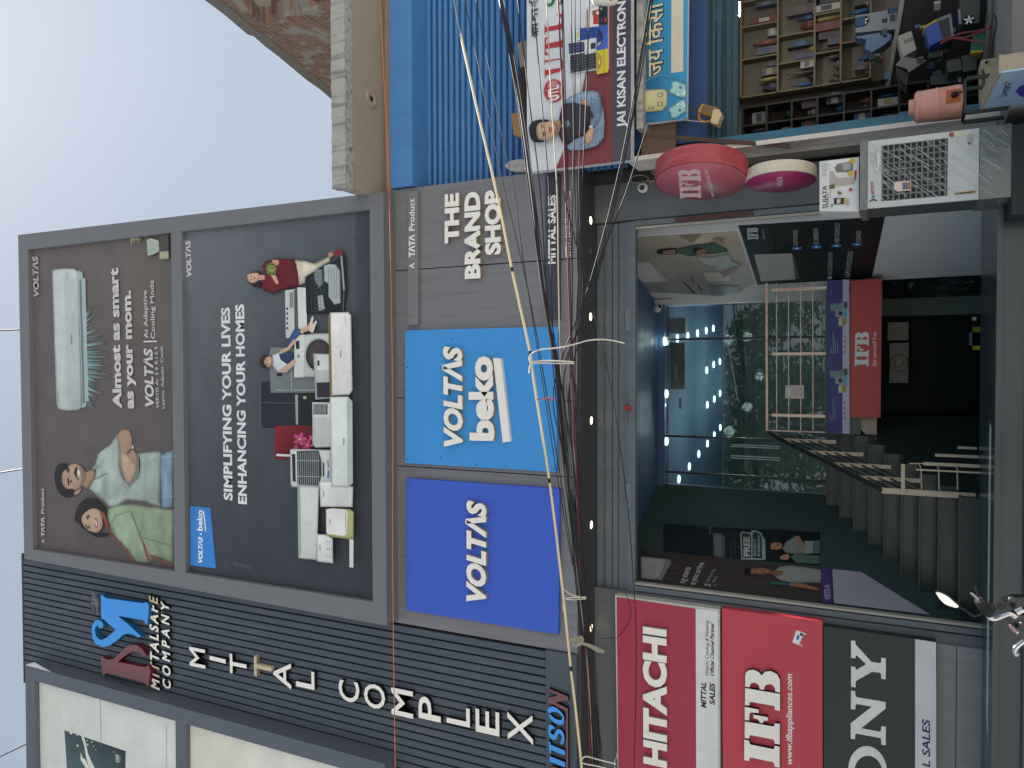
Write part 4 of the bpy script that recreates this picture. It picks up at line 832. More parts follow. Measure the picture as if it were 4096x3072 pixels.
P.f(z((878, 885), (1212, 842), (1215, 1062), (905, 1115), (905, 1262), (885, 1268)), 'd9dde2').f(z((890, 890), (1208, 850), (1210, 1055), (898, 1105)), '2b3560').f(z((908, 1112), (1215, 1070), (1215, 1112), (1452, 1068), (1456, 1400), (912, 1502)), 'd9dde2').f(z((922, 1125), (1215, 1080), (1215, 1115), (1448, 1078), (1452, 1388), (928, 1490)), '2d2f38')
P.lines([z((930, 1165 + i * 56), (1450, 1080 + i * 56)) for i in range(6)] + [z((965 + i * 52, 1120 - i * 4), (970 + i * 52, 1480 - i * 10)) for i in range(10)], 1, '7f848c').lines([z((900, 940 + i * 52), (1208, 895 + i * 52)) for i in range(4)] + [z((925 + i * 34, 885 - i * 4), (928 + i * 34, 1098 - i * 5)) for i in range(9)], 1, '7f8cb0')
P.f(z((1260, 222), (1500, 150), (1505, 548), (1265, 578)), 'e1dfdc').f(z((1260, 222), (1288, 205), (1290, 575), (1265, 578)), 'b0363e').f(z((1388, 240), (1500, 208), (1500, 500), (1392, 508)), 'b53c35').f(z((1368, 238), (1395, 230), (1395, 318), (1370, 322)), '5c9a50').f(T(3, *[(2048, 0)]) if False else z(*ell(1480, 282, 30, 36, 12)), 'dfe3dc')
P.f(z((1505, 75), (1680, 60), (1686, 515), (1505, 528)), '26282c').f(z((1540, 395), (1580, 392), (1582, 465), (1542, 470)), '3a4690').f(z((1618, 380), (1660, 375), (1662, 462), (1620, 468)), 'a34a48').fs([z((1540, 180), (1568, 176), (1570, 222), (1542, 226)), z((1615, 90), (1650, 86), (1652, 130), (1618, 134))], 'b7bfb5')
P.f(z((1455, 565), (1690, 520), (1690, 1000), (1462, 1038)), ['3c60bd', '3c60bd', '4b78d8', '3a5cb5']).f(z((1470, 610), (1530, 600), (1590, 760), (1560, 900), (1480, 985)), '2a3a70').f(z((1485, 640), (1520, 650), (1580, 735), (1540, 730)), '20242c').f(z((1480, 905), (1545, 860), (1550, 890), (1490, 965)), 'c8b8a0')
P.f(z((1455, 1048), (1690, 1003), (1696, 1475), (1468, 1522)), 'd6c23c').f(z((1470, 1090), (1520, 1110), (1580, 1190), (1580, 1300), (1540, 1400), (1480, 1470)), 'ad9a45').f(z((1498, 1230), (1535, 1224), (1538, 1310), (1500, 1316)), 'd9dc4a').lines([z((1612, 1030), (1620, 1490)), z((1615, 545), (1618, 1010))], 1.5, '77711f')
P.lines([t3((525, 655), (535, 1430)), t3((0, 0), (0, 1))], 1.2, 'aab0b8')
SH = '8fa6c2'
P.g(t3((460, 895), (520, 842), (620, 800), (710, 790), (765, 812), (780, 900), (790, 1000), (740, 1102), (690, 1108), (680, 1040), (722, 1022), (690, 955), (600, 920), (540, 902)), SH, 12, .45, .12, 3.5, 0, .3, .03, .05).g(t3((468, 1282), (560, 1212), (640, 1180), (700, 1150), (760, 1060), (800, 935), (812, 1050), (805, 1200), (740, 1272), (620, 1306), (520, 1310)), SH)
ck = []
for i in range(11): ck += [t3((480 + i * 30, 880 - min(i, 6) * 14), (560 + i * 22, 905 + i * 10))]
for i in range(12): ck += [t3((500 + i * 26, 1300 - i * 3), (560 + i * 20, 1225 - i * 12))]
for i in range(6): ck += [t3((690 + i * 18, 1100), (700 + i * 18, 860 + i * 8)), t3((690, 870 + i * 36), (785, 880 + i * 36)), t3((560 + i * 40, 1300 - i * 6), (740 + i * 12, 1130 - i * 10))]
P.lines(ck, 1.5, '5f7ba0')
P.g(t3((448, 905), (560, 900), (690, 930), (690, 1050), (640, 1160), (560, 1210), (470, 1262), (440, 1225), (412, 1160), (440, 1100), (420, 1035)), '37353f', 12, .5, .17, 3.5, 0, .3, .035, .014).f(t3((430, 1100), (470, 1062), (500, 1050), (520, 1085), (470, 1120)), '6f8f8d')
P.g(t3((608, 885), (640, 862), (680, 892), (680, 932), (640, 922)), 'c9a085').g(t3((632, 1185), (690, 1112), (730, 1118), (715, 1180), (712, 1245), (695, 1235), (668, 1278), (655, 1250), (640, 1225)), 'cda58a').lines([t3((650, 1195), (665, 1270)), t3((672, 1180), (695, 1240))], 1.5, '8a6550').f(t3((680, 1098), (712, 1092), (712, 1118), (682, 1118)), 'c8ccd0')
P.g(t3((380, 1062), (432, 1045), (440, 1110), (405, 1150)), 'b98f74')
face(P, t3, [(163, 1130), (185, 1070), (250, 1045), (325, 1045), (330, 1062), (250, 1075), (226, 1130), (232, 1190), (255, 1218), (320, 1228), (250, 1243), (190, 1225)], [(232, 1100), (280, 1066), (370, 1052), (425, 1085), (432, 1130), (400, 1180), (350, 1215), (290, 1222), (240, 1190)], 'cfa88b', '29262a', [('8f7260', [(352, 1060), (425, 1085), (432, 1130), (395, 1183), (360, 1208), (375, 1150), (392, 1120), (380, 1085)]), ('2b2324', [(272, 1092), (270, 1118), (278, 1118), (280, 1092)]), ('2b2324', [(280, 1152), (288, 1190), (296, 1188), (290, 1150)]), ('33282a', [(286, 1095), (293, 1096), (293, 1112), (286, 1112)]), ('33282a', [(302, 1158), (310, 1160), (312, 1176), (304, 1176)]), ('3a2a28', [(340, 1112), (347, 1112), (350, 1160), (343, 1160)]), ('9c6a60', [(358, 1112), (365, 1125), (363, 1150), (357, 1140)])])
P.done('white hoarding of a smiling man with folded arms beside batteries and solar panels', 'hoarding', name='shop_hoarding')
PTb = YP(-.1); z4 = lambda *p: Q(2560, 0, .3012, *p)
P = Print(PTb, [(2568, -420), (2567, 496), (2747, 474), (2756, -420)], ['2e7ba6', '2a5f8e', '3d9ed0', '3d9ed0'], .06)
P.f(z4((60, -900), (250, -900), (260, 1500), (60, 1560)), ['2a8aa8', '2f9ab4', '2c6fa0', '2a5a8c'])
P.f(z4((425, -1200), (582, -1200), (574, 950), (414, 970)), 'd6cfba')
for col, b, dd in (('2a2a22', .05, 1), ('dccfae', .012, 0)):
    P.t('जय', z4((303 + dd, 990)), z4((300 + dd, 632)), 62, col, b).t('िकसा', z4((303 + dd, 572)), z4((300 + dd, 20)), 62, col, b).t('न', z4((303 + dd, -10)), z4((300 + dd, -180)), 62, col, b)
arc = [z4((25 + 600 * (i / 16), 1140 - 115 * math.sin(math.pi * (i / 16) ** .8) - (i / 16) * 40)) for i in range(17)]
P.lines([(arc[i], arc[i + 1]) for i in range(16)], 4, '4f9fc0')
P.g(z4((25, 1245), (90, 1200), (310, 1185), (368, 1215), (365, 1410), (300, 1475), (100, 1490), (25, 1465)), ['cdc897'] or ['b5b070', 'c4be88', 'd5d2ac', 'd9d8bc', 'd9d8bc', 'd5d2ac', 'c4be88', 'b5b070'])
P.fs([z4((238, 1240), (308, 1232), (308, 1285), (240, 1292)), z4((235, 1365), (302, 1358), (302, 1408), (236, 1415)), z4((120, 1420), (190, 1416), (188, 1448), (120, 1452))], '4c5a55').fs([z4((248, 1248), (298, 1242), (298, 1278), (250, 1284)), z4((245, 1373), (292, 1368), (292, 1400), (246, 1406)), z4((130, 1426), (178, 1424), (176, 1440), (130, 1444))], 'c9cdb5')
P.g(z4((420, 1110), (440, 1088), (490, 1082), (612, 1130), (622, 1262), (602, 1312), (500, 1290), (455, 1258), (398, 1240), (396, 1195), (425, 1165)), 'a6d5d3').g(z4((390, 1440), (460, 1405), (480, 1388), (545, 1335), (600, 1332), (622, 1480), (590, 1500), (480, 1580), (412, 1572), (408, 1505), (388, 1480)), 'a6d5d3')
P.fs([z4(*ell(542, 1168, 20, 20, 14)), z4(*ell(534, 1470, 20, 20, 14))], '6d8487').fs([z4((498, 1240), (530, 1256), (520, 1280), (490, 1266)), z4((485, 1390), (515, 1368), (526, 1388), (495, 1410)), z4((582, 1200), (612, 1208), (600, 1278), (568, 1268)), z4((562, 1362), (590, 1352), (606, 1420), (580, 1432))], 'e3ede6')
P.done('blue shop board with cream lettering, a blank cream strip and pictures of inverters', 'shop board', name='shop_board')
# ------------------------------------------------------------------ inside the shop passage
def emit(name, col, st): return mat(name, col, emit=st)
LIT = emit('lit_downlight', 'e9fff0', 3.0); WARM = emit('warm_downlight', 'ffe0a8', 2.6)
k = 0
SOFL = [(T(7, (677, 1078)), 1, 'downlight glowing in the charcoal soffit above the slate strip'), (T(7, (677, 505)), 0, 'dead downlight in the charcoal soffit with its lamp hanging'), (T(7, (678, 245)), 1, 'downlight glowing in the charcoal soffit nearest the older building'), (T(11, (683, 315)), 1, 'downlight glowing in the charcoal soffit under the sky blue panel'),
        (T(11, (683, 1217)), 1, 'downlight glowing in the charcoal soffit under the deep blue panel'), (T(15, (682, 448)), 1, 'downlight glowing in the charcoal soffit above the crimson panel')]
for q, lit, lb in SOFL:
    zc = ZS - .031; c = atz(q, zc)
    t = thing('downlight', lb, 'ceiling light', c, 'downlights along the soffit')
    MB().lathe(c, (0, 0, -1), [(0, .062), (.006, .06), (.007, .048), (-.004, .046)], mat('dark_lamp_rim', '3a3a3d', .4), 20).build('rim', t)
    MB().lathe(c + Vector((0, 0, -.002)), (0, 0, -1), [(0, .046), (.0005, .0001)], WARM if lit else mat('dead_lamp_glass', '77787a', .3), 18).build('lamp', t)
zc = ZH - .001
for i, (n_, x, y) in enumerate([(7, 1315, 1290), (7, 1425, 1265), (7, 1515, 1245), (7, 1600, 1220), (7, 1675, 1198), (7, 1737, 1178), (7, 1680, 1540), (7, 1740, 1490), (7, 1793, 1465), (11, 1333, 85), (11, 1333, 495), (11, 1685, 180), (11, 1745, 130), (11, 1795, 80), (11, 1797, 375), (11, 1745, 440), (11, 1686, 515), (11, 1611, 605), (11, 1529, 712), (11, 1439, 822)]):
    c = atz(T(n_, (x, y)), zc)
    t = MB().lathe(c + Vector((0, 0, -.004)), (0, 0, -1), [(0, .062), (.012, .06), (.0125, .0001)], LIT, 20).build('round_ceiling_lamp')
    tag(t, 'round white ceiling lamp lit behind the showroom glass', 'ceiling light', 'round lamps in the showroom ceiling')
for x_, y_ in ((-1.0, 4.0), (.4, 4.0), (-.7, 5.6), (.5, 5.6), (-.2, 7.0)):      # the light those lamps give
    l_ = bpy.data.lights.new('ceiling_lamp_light', 'POINT'); l_.energy = 7; l_.color = (.88, 1, .95); l_.shadow_soft_size = .08
    lo = bpy.data.objects.new('ceiling_lamp_light', l_); COL.objects.link(lo); lo.location = (x_, y_, ZH - .75)
# posters on the canted walls
P = Print(WR.off(.006), T(7, (1072, 385), (1945, 335), (2095, 795), (1860, 900), (1090, 860)), ['aaa59a', 'b5ae9e', 'a19d97', '85888c', '8a8d90'], .004)
t7 = lambda *p: T(7, *p); t8 = lambda *p: T(8, *p)
P.f(t7((1430, 375), (1560, 360), (1640, 365), (1560, 440)), '8d8172').f(t7((1560, 440), (1650, 365), (1760, 352), (1700, 440), (1600, 450)), 'c3bda8')
P.f(t7((1072, 600), (1185, 600), (1215, 630), (1310, 775), (1130, 780), (1072, 715)), 'c9cdcb').f(t7((1215, 630), (1345, 762), (1310, 775), (1185, 602)), 'aeb4b4')
P.f(t7((1650, 690), (1880, 695), (1885, 765), (1690, 770)), 'b5b4ad').f(t7((1690, 800), (1960, 812), (1990, 860), (1740, 895)), '6f7276')
P.g(t7((1580, 545), (1690, 560), (1880, 530), (1900, 590), (1985, 625), (1930, 690), (1820, 720), (1760, 650), (1650, 620)), 'a9b6b9').g(t7((1420, 485), (1560, 455), (1740, 428), (1770, 445), (1850, 480), (1872, 510), (1760, 525), (1640, 535), (1530, 552), (1425, 520)), '4d6659')
P.f(t7((1250, 512), (1290, 488), (1410, 478), (1422, 500), (1420, 532), (1290, 534)), '2a2527', 3).f(t7((1310, 505), (1400, 492), (1416, 512), (1395, 530), (1315, 530)), 'a38270', 3).f(t7((1740, 395), (1790, 385), (1835, 400), (1830, 445), (1780, 430), (1750, 430)), 'a38270').f(t7((1590, 490), (1660, 480), (1680, 510), (1640, 535), (1595, 525)), '93705f', 3).f(t7((1560, 480), (1600, 470), (1660, 482), (1600, 495), (1590, 520), (1560, 505)), '2a2527')
P.lines([t7((1480, 770), (1580, 870)), t7((1550, 720), (1570, 775)), t7((1600, 795), (1640, 850))], 6, '55585e').f(t7((1800, 690), (1985, 615), (1900, 700), (1830, 730)), '8d7a70')
P.done('pale wall poster of a woman hugging a child beside a white air conditioner', 'poster')
P = Print(WR.off(.006), [(2953, 903), (3540, 868), (3487, 1113), (3030, 1140)], '1b2325', .004)
P.f(t8((-120, 540), (205, 530), (237, 755), (-60, 772)), 'a2a9aa').f(t8((205, 530), (225, 560), (275, 750), (237, 755)), '5f5450')
for g_ in ifb(WR.off(.006), (3034, 956), (3030, 909), 42, 0): P.d = .0065 - .006 + .003; P.mb.add([P.pl.p(x, y, .003) for x, y in (g_ if sum(g_[i][0] * g_[(i + 1) % len(g_)][1] - g_[(i + 1) % len(g_)][0] * g_[i][1] for i in range(len(g_))) > 0 else g_[::-1])], [range(len(g_))], INK, lin('b9c4cc'))
P.t('Set yourself free', (3060, 954), (3056, 916), 10, '9fb0bd', 0, .15)
GT = 'a9b4b4'
P.t('ADAPTIVE MODE', t8((257, 462)), t8((257, 325)), 19, GT, .01).t('HD COMPRESSOR', t8((437, 450)), t8((432, 310)), 19, GT, .01).t('HYBRID TECHNOLOGY', t8((615, 437)), t8((620, 262)), 19, GT, .01).t('FLEXI MODE', t8((802, 425)), t8((802, 328)), 19, GT, .01)
P.fs([t8((208, 470), (288, 467), (288, 490), (210, 494)), t8((377, 459), (460, 456), (460, 480), (379, 484)), t8((550, 448), (633, 445), (634, 468), (551, 472)), t8((727, 436), (810, 432), (811, 456), (728, 460))], '2f7fc4')
P.t('AIR CONDITIONERS WITH', t8((552, 712)), t8((560, 515)), 18, GT, .008).t('ADAPTIVE INTELLIGENCE', t8((705, 735)), t8((735, 505)), 20, GT, .008).f(t8((515, 745), (552, 743), (552, 722), (517, 724)), 'b9c2c2')
P.fs([t8((238, 474), (262, 473), (262, 486), (240, 487)), t8((408, 462), (432, 461), (432, 474), (410, 475)), t8((580, 450), (604, 449), (604, 462), (582, 463)), t8((758, 438), (782, 437), (782, 450), (760, 451))], 'd9e4ea')
P.done('black wall poster listing features beside four small blue icons', 'poster')
P = Print(WR.off(.006), t8((985, 765), (1868, 718), (1866, 892), (990, 925)), '141e1f', .004)
for c_, r_ in (((1575, 770), 95), ((1490, 830), 140), ((1500, 885), 85)):
    P.lines([(T(8, a_), T(8, b_)) for a_, b_ in zip(ell(*c_, r_, 18, 14), ell(*c_, r_, 18, 14)[1:] + ell(*c_, r_, 18, 14)[:1])], 2, '5f7672').lines([t8((c_[0] - 40, c_[1]), (c_[0] + 60, c_[1]))], 3, '5f7672')
P.fs([t8((1700, 770), (1725, 768), (1725, 780), (1700, 782)), t8((1740, 765), (1775, 760), (1775, 775), (1740, 780)), t8((1650, 835), (1680, 832), (1680, 840), (1650, 843)), t8((1690, 828), (1725, 822), (1725, 832), (1690, 838)), t8((1075, 784), (1118, 782), (1118, 790), (1075, 792)), t8((1215, 790), (1260, 770), (1265, 785), (1220, 850))], '5f7672')
P.done('narrow dark poster with three outlined shield emblems low on the canted wall', 'poster')
z6b = lambda *p: Q(2600, 1950, .3617, *p)
P = Print(WL.off(.006), z6b((-120, 690), (560, 755), (1560, 858), (1897, 888), (1912, 1265), (1500, 1225), (250, 1130), (-120, 1085)), '443c3b', .004)
P.g(z6b((-100, 765), (180, 790), (215, 800), (130, 1000), (60, 1020), (-100, 1005)), 'b3b6bd').f(z6b((180, 792), (218, 798), (240, 822), (125, 1028), (88, 1024)), '8d9096').lines([z6b((215, 870), (330, 895)), z6b((180, 950), (300, 960)), z6b((150, 995), (260, 1015))], 2, '6f6d70')
GT = 'b0aeb0'
P.t('ng starts', z6b((378, 1062)), z6b((455, 885)), 26, GT, .035).t('e you arrive.', z6b((492, 1080)), z6b((602, 830)), 26, GT, .035).t('S', z6b((668, 1100)), z6b((675, 1068)), 26, GT, .04, .15).t('Geofencing', z6b((645, 1055)), z6b((720, 912)), 14, GT).t('Mode', z6b((715, 1058)), z6b((745, 990)), 14, GT).t('E S', z6b((732, 1105)), z6b((736, 1075)), 9, GT)
P.g(z6b((1338, 955), (1440, 878), (1560, 868), (1700, 885), (1895, 915), (1895, 1062), (1560, 1062), (1440, 1035)), '9ca39c').g(z6b((1340, 925), (1470, 930), (1470, 965), (1420, 985), (1345, 970)), 'a5735c').f(z6b((1545, 1065), (1700, 1070), (1880, 1130), (1850, 1145), (1650, 1110), (1545, 1100)), 'a5735c')
face(P, z6b, [(1040, 930), (1060, 902), (1120, 895), (1115, 920), (1110, 960), (1065, 965), (1040, 955)], [(1108, 915), (1180, 900), (1290, 905), (1345, 930), (1345, 958), (1290, 968), (1170, 968), (1112, 955)], 'ac7a62', '211d1e', [('2a2122', [(1170, 912), (1176, 912), (1178, 930), (1172, 930)]), ('2a2122', [(1172, 942), (1178, 942), (1180, 960), (1174, 960)]), ('2a1f1e', [(1265, 925), (1275, 930), (1278, 950), (1268, 955)]), ('d8cdc4', [(1278, 932), (1287, 936), (1287, 948), (1279, 950)])])
P.f(z6b((1335, 1052), (1440, 1062), (1538, 1072), (1545, 1100), (1440, 1088), (1338, 1080)), ['2f7a50', '2f7a50', '2f6a9a', '2f6a9a', '2f7a50', '2f7a50'])
P.done('brown wall poster of a man in a grey shirt holding a green phone', 'poster')
P = Print(WL.off(.006), z6b((150, 400), (640, 432), (1880, 492), (1882, 858), (1560, 832), (560, 750), (150, 700)), '1a242d', .004)
P.t('VOLTΛS', z6b((674, 525)), z6b((674, 440)), 7, '8a9494', .03, .15)
P.g(z6b((697, 508), (785, 508), (830, 545), (828, 776), (705, 766)), '707777').f(z6b((790, 515), (830, 545), (828, 776), (800, 772)), '596062')
P.t('Complete Comfort,', z6b((905, 780)), z6b((900, 560)), 8, '4f6f7c').t('delivered by Care', z6b((945, 740)), z6b((938, 520)), 8, '4f6f7c')
P.f(z6b((998, 515), (1020, 492), (1112, 505), (1125, 480), (1165, 475), (1235, 510), (1250, 560), (1272, 575), (1280, 800), (1230, 805), (1010, 800)), 'a5b3b0').f(z6b((1012, 522), (1028, 505), (1108, 518), (1118, 560), (1118, 785), (1022, 780)), '1f3b40').f(z6b((1135, 515), (1165, 492), (1222, 520), (1238, 570), (1245, 790), (1135, 785)), '24455e')
P.t('FREE', z6b((1104, 768)), z6b((1100, 552)), 25, 'c0ccc8', .045).t('Standard', z6b((1172, 765)), z6b((1168, 585)), 11, 'b0bcc4', .02).t('Installation', z6b((1216, 765)), z6b((1213, 535)), 12, 'b0bcc4', .02).f(z6b((1236, 572), (1268, 578), (1268, 765), (1240, 765)), 'a5b3b0')
P.g(z6b((1462, 690), (1500, 610), (1600, 550), (1700, 610), (1710, 660), (1805, 600), (1800, 740), (1600, 745), (1510, 735)), '8d9794').f(z6b((1600, 545), (1650, 545), (1705, 640), (1690, 672), (1640, 620)), 'a98069').f(z6b((1805, 602), (1878, 595), (1878, 740), (1800, 740)), '5f7480').f(z6b((1555, 780), (1600, 748), (1720, 752), (1876, 765), (1878, 855), (1620, 845)), '5d7468').f(z6b((1710, 605), (1800, 602), (1800, 740), (1705, 740)), '9aa3a0')
P.f(z6b((1335, 660), (1350, 625), (1420, 620), (1460, 640), (1455, 680), (1400, 700), (1345, 692)), 'b3836a', 3).f(z6b((1405, 640), (1418, 636), (1425, 655), (1412, 660)), '2a1f1e').f(z6b((1435, 790), (1460, 765), (1520, 752), (1545, 780), (1510, 815), (1450, 805)), 'b58c74', 3)
P.done('dark wall poster with a framed free installation badge and a couple', 'poster')
P = Print(WL.off(.012), T(16, (-20, 0)) and [(3287, 2270), (3326, 2276), (3333, 2411), (3289, 2408)], '4d3d7c', .01)
P.t('VERTIS Ai', z6b((1998, 1240)), z6b((1990, 1080)), 25, 'b9b0d2', .02).t('| 1t5-1x', z6b((1965, 1060)), z6b((1958, 970)), 10, '7d5fa5')
P.f([(3329, 2277), (3445, 2288), (3470, 2304), (3722, 2460), (3336, 2413)], 'a9a8b8')
P.done('purple topped white hanging board cut to a slanted point beside the stair', 'board', name='hanging_board')
# mezzanine front: navy banner and red light box
YM = YP(2.38)
P = Print(YM, [(3309, 1122), (3397, 1118), (3399, 1734), (3308, 1735)], '3b3f7c', .03)
P.f([(3371, 1118), (3397, 1118), (3399, 1734), (3370, 1734)], 'b2b9c6')
for oy in (0, 268):
    dy = oy
    P.f(t8((535, 968 + dy / .463), (650, 958 + dy / .463), (648, 1030 + dy / .463), (540, 1028 + dy / .463)), '6f8a8e').f(t8((582, 1022 + dy / .463), (655, 1015 + dy / .463), (660, 1078 + dy / .463), (585, 1080 + dy / .463)), '8aa0aa').f(T(8, *ell(625, 1048 + dy / .463, 20, 20, 14)), '30373e').f(t8((655, 1005 + dy / .463), (685, 1002 + dy / .463), (685, 1090 + dy / .463), (657, 1092 + dy / .463)), '56a3b5').f(t8((652, 950 + dy / .463), (685, 945 + dy / .463), (688, 1000 + dy / .463), (655, 1005 + dy / .463)), '4a4f55').f(t8((610, 1090 + dy / .463), (640, 1080 + dy / .463), (680, 1150 + dy / .463), (610, 1158 + dy / .463)), 'b7b9a8').f(t8((640, 1090 + dy / .463), (680, 1100 + dy / .463), (670, 1150 + dy / .463), (645, 1155 + dy / .463)), '9a8c2f')
P.lines([t8((545, 1400), (545, 1345)), t8((565, 1400), (565, 1200)), t8((580, 1400), (580, 1280)), t8((600, 1400), (600, 1300)), t8((545, 890), (545, 850))] + [T(12, (540, 315), (540, 262)), T(12, (562, 315), (565, 118)), T(12, (580, 315), (580, 190))], 2, '9aa0c0')
P.fs([t8((655, 1395 - i * 45), (672, 1395 - i * 45), (672, 1370 - i * 45), (655, 1370 - i * 45)) for i in range(4)] + [T(12, (655, 310 - i * 45), (672, 310 - i * 45), (672, 285 - i * 45), (655, 285 - i * 45)) for i in range(4)], 'b0707c')
P.done('navy promotional banner with small washing machines along the raised landing', 'banner', name='promotional_banner')
s = thing('light_box_sign', 'dull red box sign with pale slab letters under the navy banner', 'sign', YM.at((3460, 1400)))
mb = MB(); YI = YP(2.3)
mb.prism(YI, [(3403, 1124), (3528, 1113), (3522, 1671), (3402, 1671)], .1, mat('dull_red_sign_sheet', 'a8413f', .45, .04, 2))
for g_ in ifb(YI, (3475, 1464), (3476, 1327), 56, 0):
    g2 = g_ if sum(g_[i][0] * g_[(i + 1) % len(g_)][1] - g_[(i + 1) % len(g_)][0] * g_[i][1] for i in range(len(g_))) > 0 else g_[::-1]
    mb.add([YI.p(x, y, .002) for x, y in g2], [range(len(g2))], INK, lin('c9d2ce'))
mb.text(YI, 'Set yourself free', (3504, 1464), (3505, 1325), 16, 'cdd0cb', .01, .15, .002)
mb.build('panel', s)
tag(MB().prism(YP(2.45), T(12, (706, 296), (940, 294), (940, 530)), .03, mat('rusty_cream_sheet', 'a79c8b', .7, .2, 4, streak=.3, dirt='8a5a3a')).build('bracket_board'), 'triangular rust edged cream board at the end of the red box sign', 'board')
# glass front of the showroom
gm = bpy.data.materials.new('window_glass'); gm.use_nodes = True; n = gm.node_tree.nodes; L = gm.node_tree.links; n.clear()
o_ = n.new('ShaderNodeOutputMaterial'); mxs = n.new('ShaderNodeMixShader'); fr_ = n.new('ShaderNodeFresnel'); fr_.inputs[0].default_value = 1.62; tr = n.new('ShaderNodeBsdfTransparent'); tr.inputs[0].default_value = (.62, .7, .72, 1); gl = n.new('ShaderNodeBsdfGlossy'); gl.inputs['Roughness'].default_value = .015
ml = n.new('ShaderNodeMath'); ml.operation = 'MULTIPLY'; ml.inputs[1].default_value = 2.0; ml.use_clamp = True
L.new(fr_.outputs[0], ml.inputs[0]); L.new(ml.outputs[0], mxs.inputs[0]); L.new(tr.outputs[0], mxs.inputs[1]); L.new(gl.outputs[0], mxs.inputs[2]); L.new(mxs.outputs[0], o_.inputs[0])
s = thing('glass_shopfront', 'full height glass front and doors of the showroom above the landing', 'window', (0, YG, ZM))
xd = [XGL + .01, X((3100, 1912), YG), X((3100, 1760), YG), X((3100, 1350), YG), XGR - .01]
for i in range(4):
    MB().box(xd[i] + .006, xd[i + 1] - .006, YG, YG + .012, ZM + .01, ZH - .005, gm).build('pane', s)
FRD = mat('dark_glazing_frame', '2b3335', .4, .08)
for i in range(1, 4): MB().box(xd[i] - .014, xd[i] + .014, YG - .012, YG + .03, ZM + .002, ZH - .003, FRD).build('mullion', s)
for yy in (1778, 1786, 1823, 1832):
    p0, p1 = at((2925, yy), YG - .05), at((3120, yy + 12), YG - .05)
    MB().tube([(p0.x, YG - .05, p0.z), (p0.x, YG - .05, p1.z)], .008, ALU, 8).tube([(p0.x, YG - .05, p0.z - .05), (p0.x, YG - .001, p0.z - .05)], .006, ALU, 6).build('door_handle', s)
# showroom goods seen through the glass
boxpx('wall_heater', 'grey louvred panel hanging behind the showroom glass near its lamps', 'panel', T(7, (1345, 1222)), T(7, (1497, 1085)), 3.3, .12, mat('grey_louvre', '9a9a9c', .5, .1, 9))
P = Print(YP(3.45), T(7, (1352, 1300), (1492, 1300)) + T(11, (1492, 45), (1352, 45)), '8d7a72', .03)
P.f(T(7, (1352, 1300), (1384, 1300)) + T(11, (1384, 45), (1352, 45)), '3a4668').f(T(7, (1400, 1485), (1432, 1485), (1432, 1640), (1400, 1640)), 'a9a3a0')
P.lines([T(7, (1395, 1340), (1395, 1440)), T(7, (1415, 1340), (1415, 1450)), T(7, (1440, 1360), (1440, 1450))], 3, '5a4c4a')
P.done('brown hanging picture board with an air conditioner behind the showroom glass', 'board', name='hanging_board')
boxpx('hanging_sign', 'small white hanging sign behind the showroom glass', 'sign', T(11, (1440, 215)), T(11, (1466, 120)), 3.6, .03, mat('white_sign_card', 'b9b6b8', .6))
s = thing('emergency_light', 'white emergency light box on the passage wall beside the small camera', 'wall light', at(T(7, (1300, 945)), 2.85))
boxpx('housing', None, None, T(7, (1228, 968)), T(7, (1376, 926)), 2.8, .12, mat('aged_white_plastic', 'b4b1b8', .5, .06), parent=None)
o = bpy.data.objects['housing']; o.data.transform(Matrix.Translation(-s.location)); o.parent = s
def bullet_cam(name, label, q, y, sc_, dirv):
    c = at(q, y); t = thing(name, label, 'camera', c)
    d = Vector(dirv).normalized()
    MB().lathe(c, (0, -1, 0), [(0, .05 * sc_), (.02 * sc_, .05 * sc_), (.022 * sc_, .03 * sc_), (.06 * sc_, .022 * sc_)], WHT, 18).build('mount', t)
    e = c + Vector((0, -.07 * sc_, 0))
    MB().lathe(e - d * .05 * sc_, d, [(0, .0001), (0, .03 * sc_), (.13 * sc_, .034 * sc_), (.14 * sc_, .03 * sc_), (.135 * sc_, .027 * sc_)], WHT, 18).build('body', t)
    MB().lathe(e + d * .083 * sc_, d, [(0, .028 * sc_), (.002, .0001)], BLK, 16).build('lens', t)
    return t
bullet_cam('security_camera', 'small white security camera on the passage wall beside the emergency light', T(7, (1255, 1008)), 2.75, 1.1, (.2, -.6, -.8))
# railings
RL = mat('sunlit_cream_pink_rail_paint', 'e6d3bf', .4, .14, 9, streak=.85, dirt='c2505a')  # pale cream stands in for sunlight on the rails; pink patches are paint
s = thing('landing_railing', 'cream and pink painted steel railing along the raised landing', 'railing', at((3290, 1430), 2.36))
pz = lambda x, y, Y=2.36: at((x, y), Y)
MB().tube([pz(3066, 1133), pz(3068, 1722)], .016, RL, 10).build('handrail', s)
for x in (3106, 3154, 3202, 3251): MB().tube([pz(x, 1133), pz(x + 1, 1722)], .0065, RL, 8).build('rail', s)
for y in (1161, 1416, 1660, 1722):
    p, r = pz(3088, y), pz(3300, y); w_ = .018 if y < 1700 else .007
    MB().box(p.x - w_, p.x + w_, 2.35, 2.372, ZM - .02, p.z, RL).tube([(p.x, 2.36, p.z), (p.x, 2.36, pz(3068, y).z)], .005, ALU, 6).build('post', s)
s = thing('stair_railing', 'dark handrail with pale flat posts running down beside the stair', 'railing', (B_.x, 1.0, ZL))
def along(t): return A_ + (B_ - A_) * t
DR = mat('dark_rail_paint', '23292b', .4, .1)
MB().tube(cyl_path([A_ + Vector((.02, .03, .03)), along(.12) + Vector((0, 0, .012)), along(.5), along(1)], 8), .026, DR, 10).build('handrail', s)
for j in (1, 2, 3, 4):
    MB().tube([along(0) + Vector((0, 0, -.105 * j)), along(.1) + Vector((0, 0, -.108 * j)), along(.98) + Vector((0, 0, -.115 * j))], .008, DR, 8).build('rail', s)
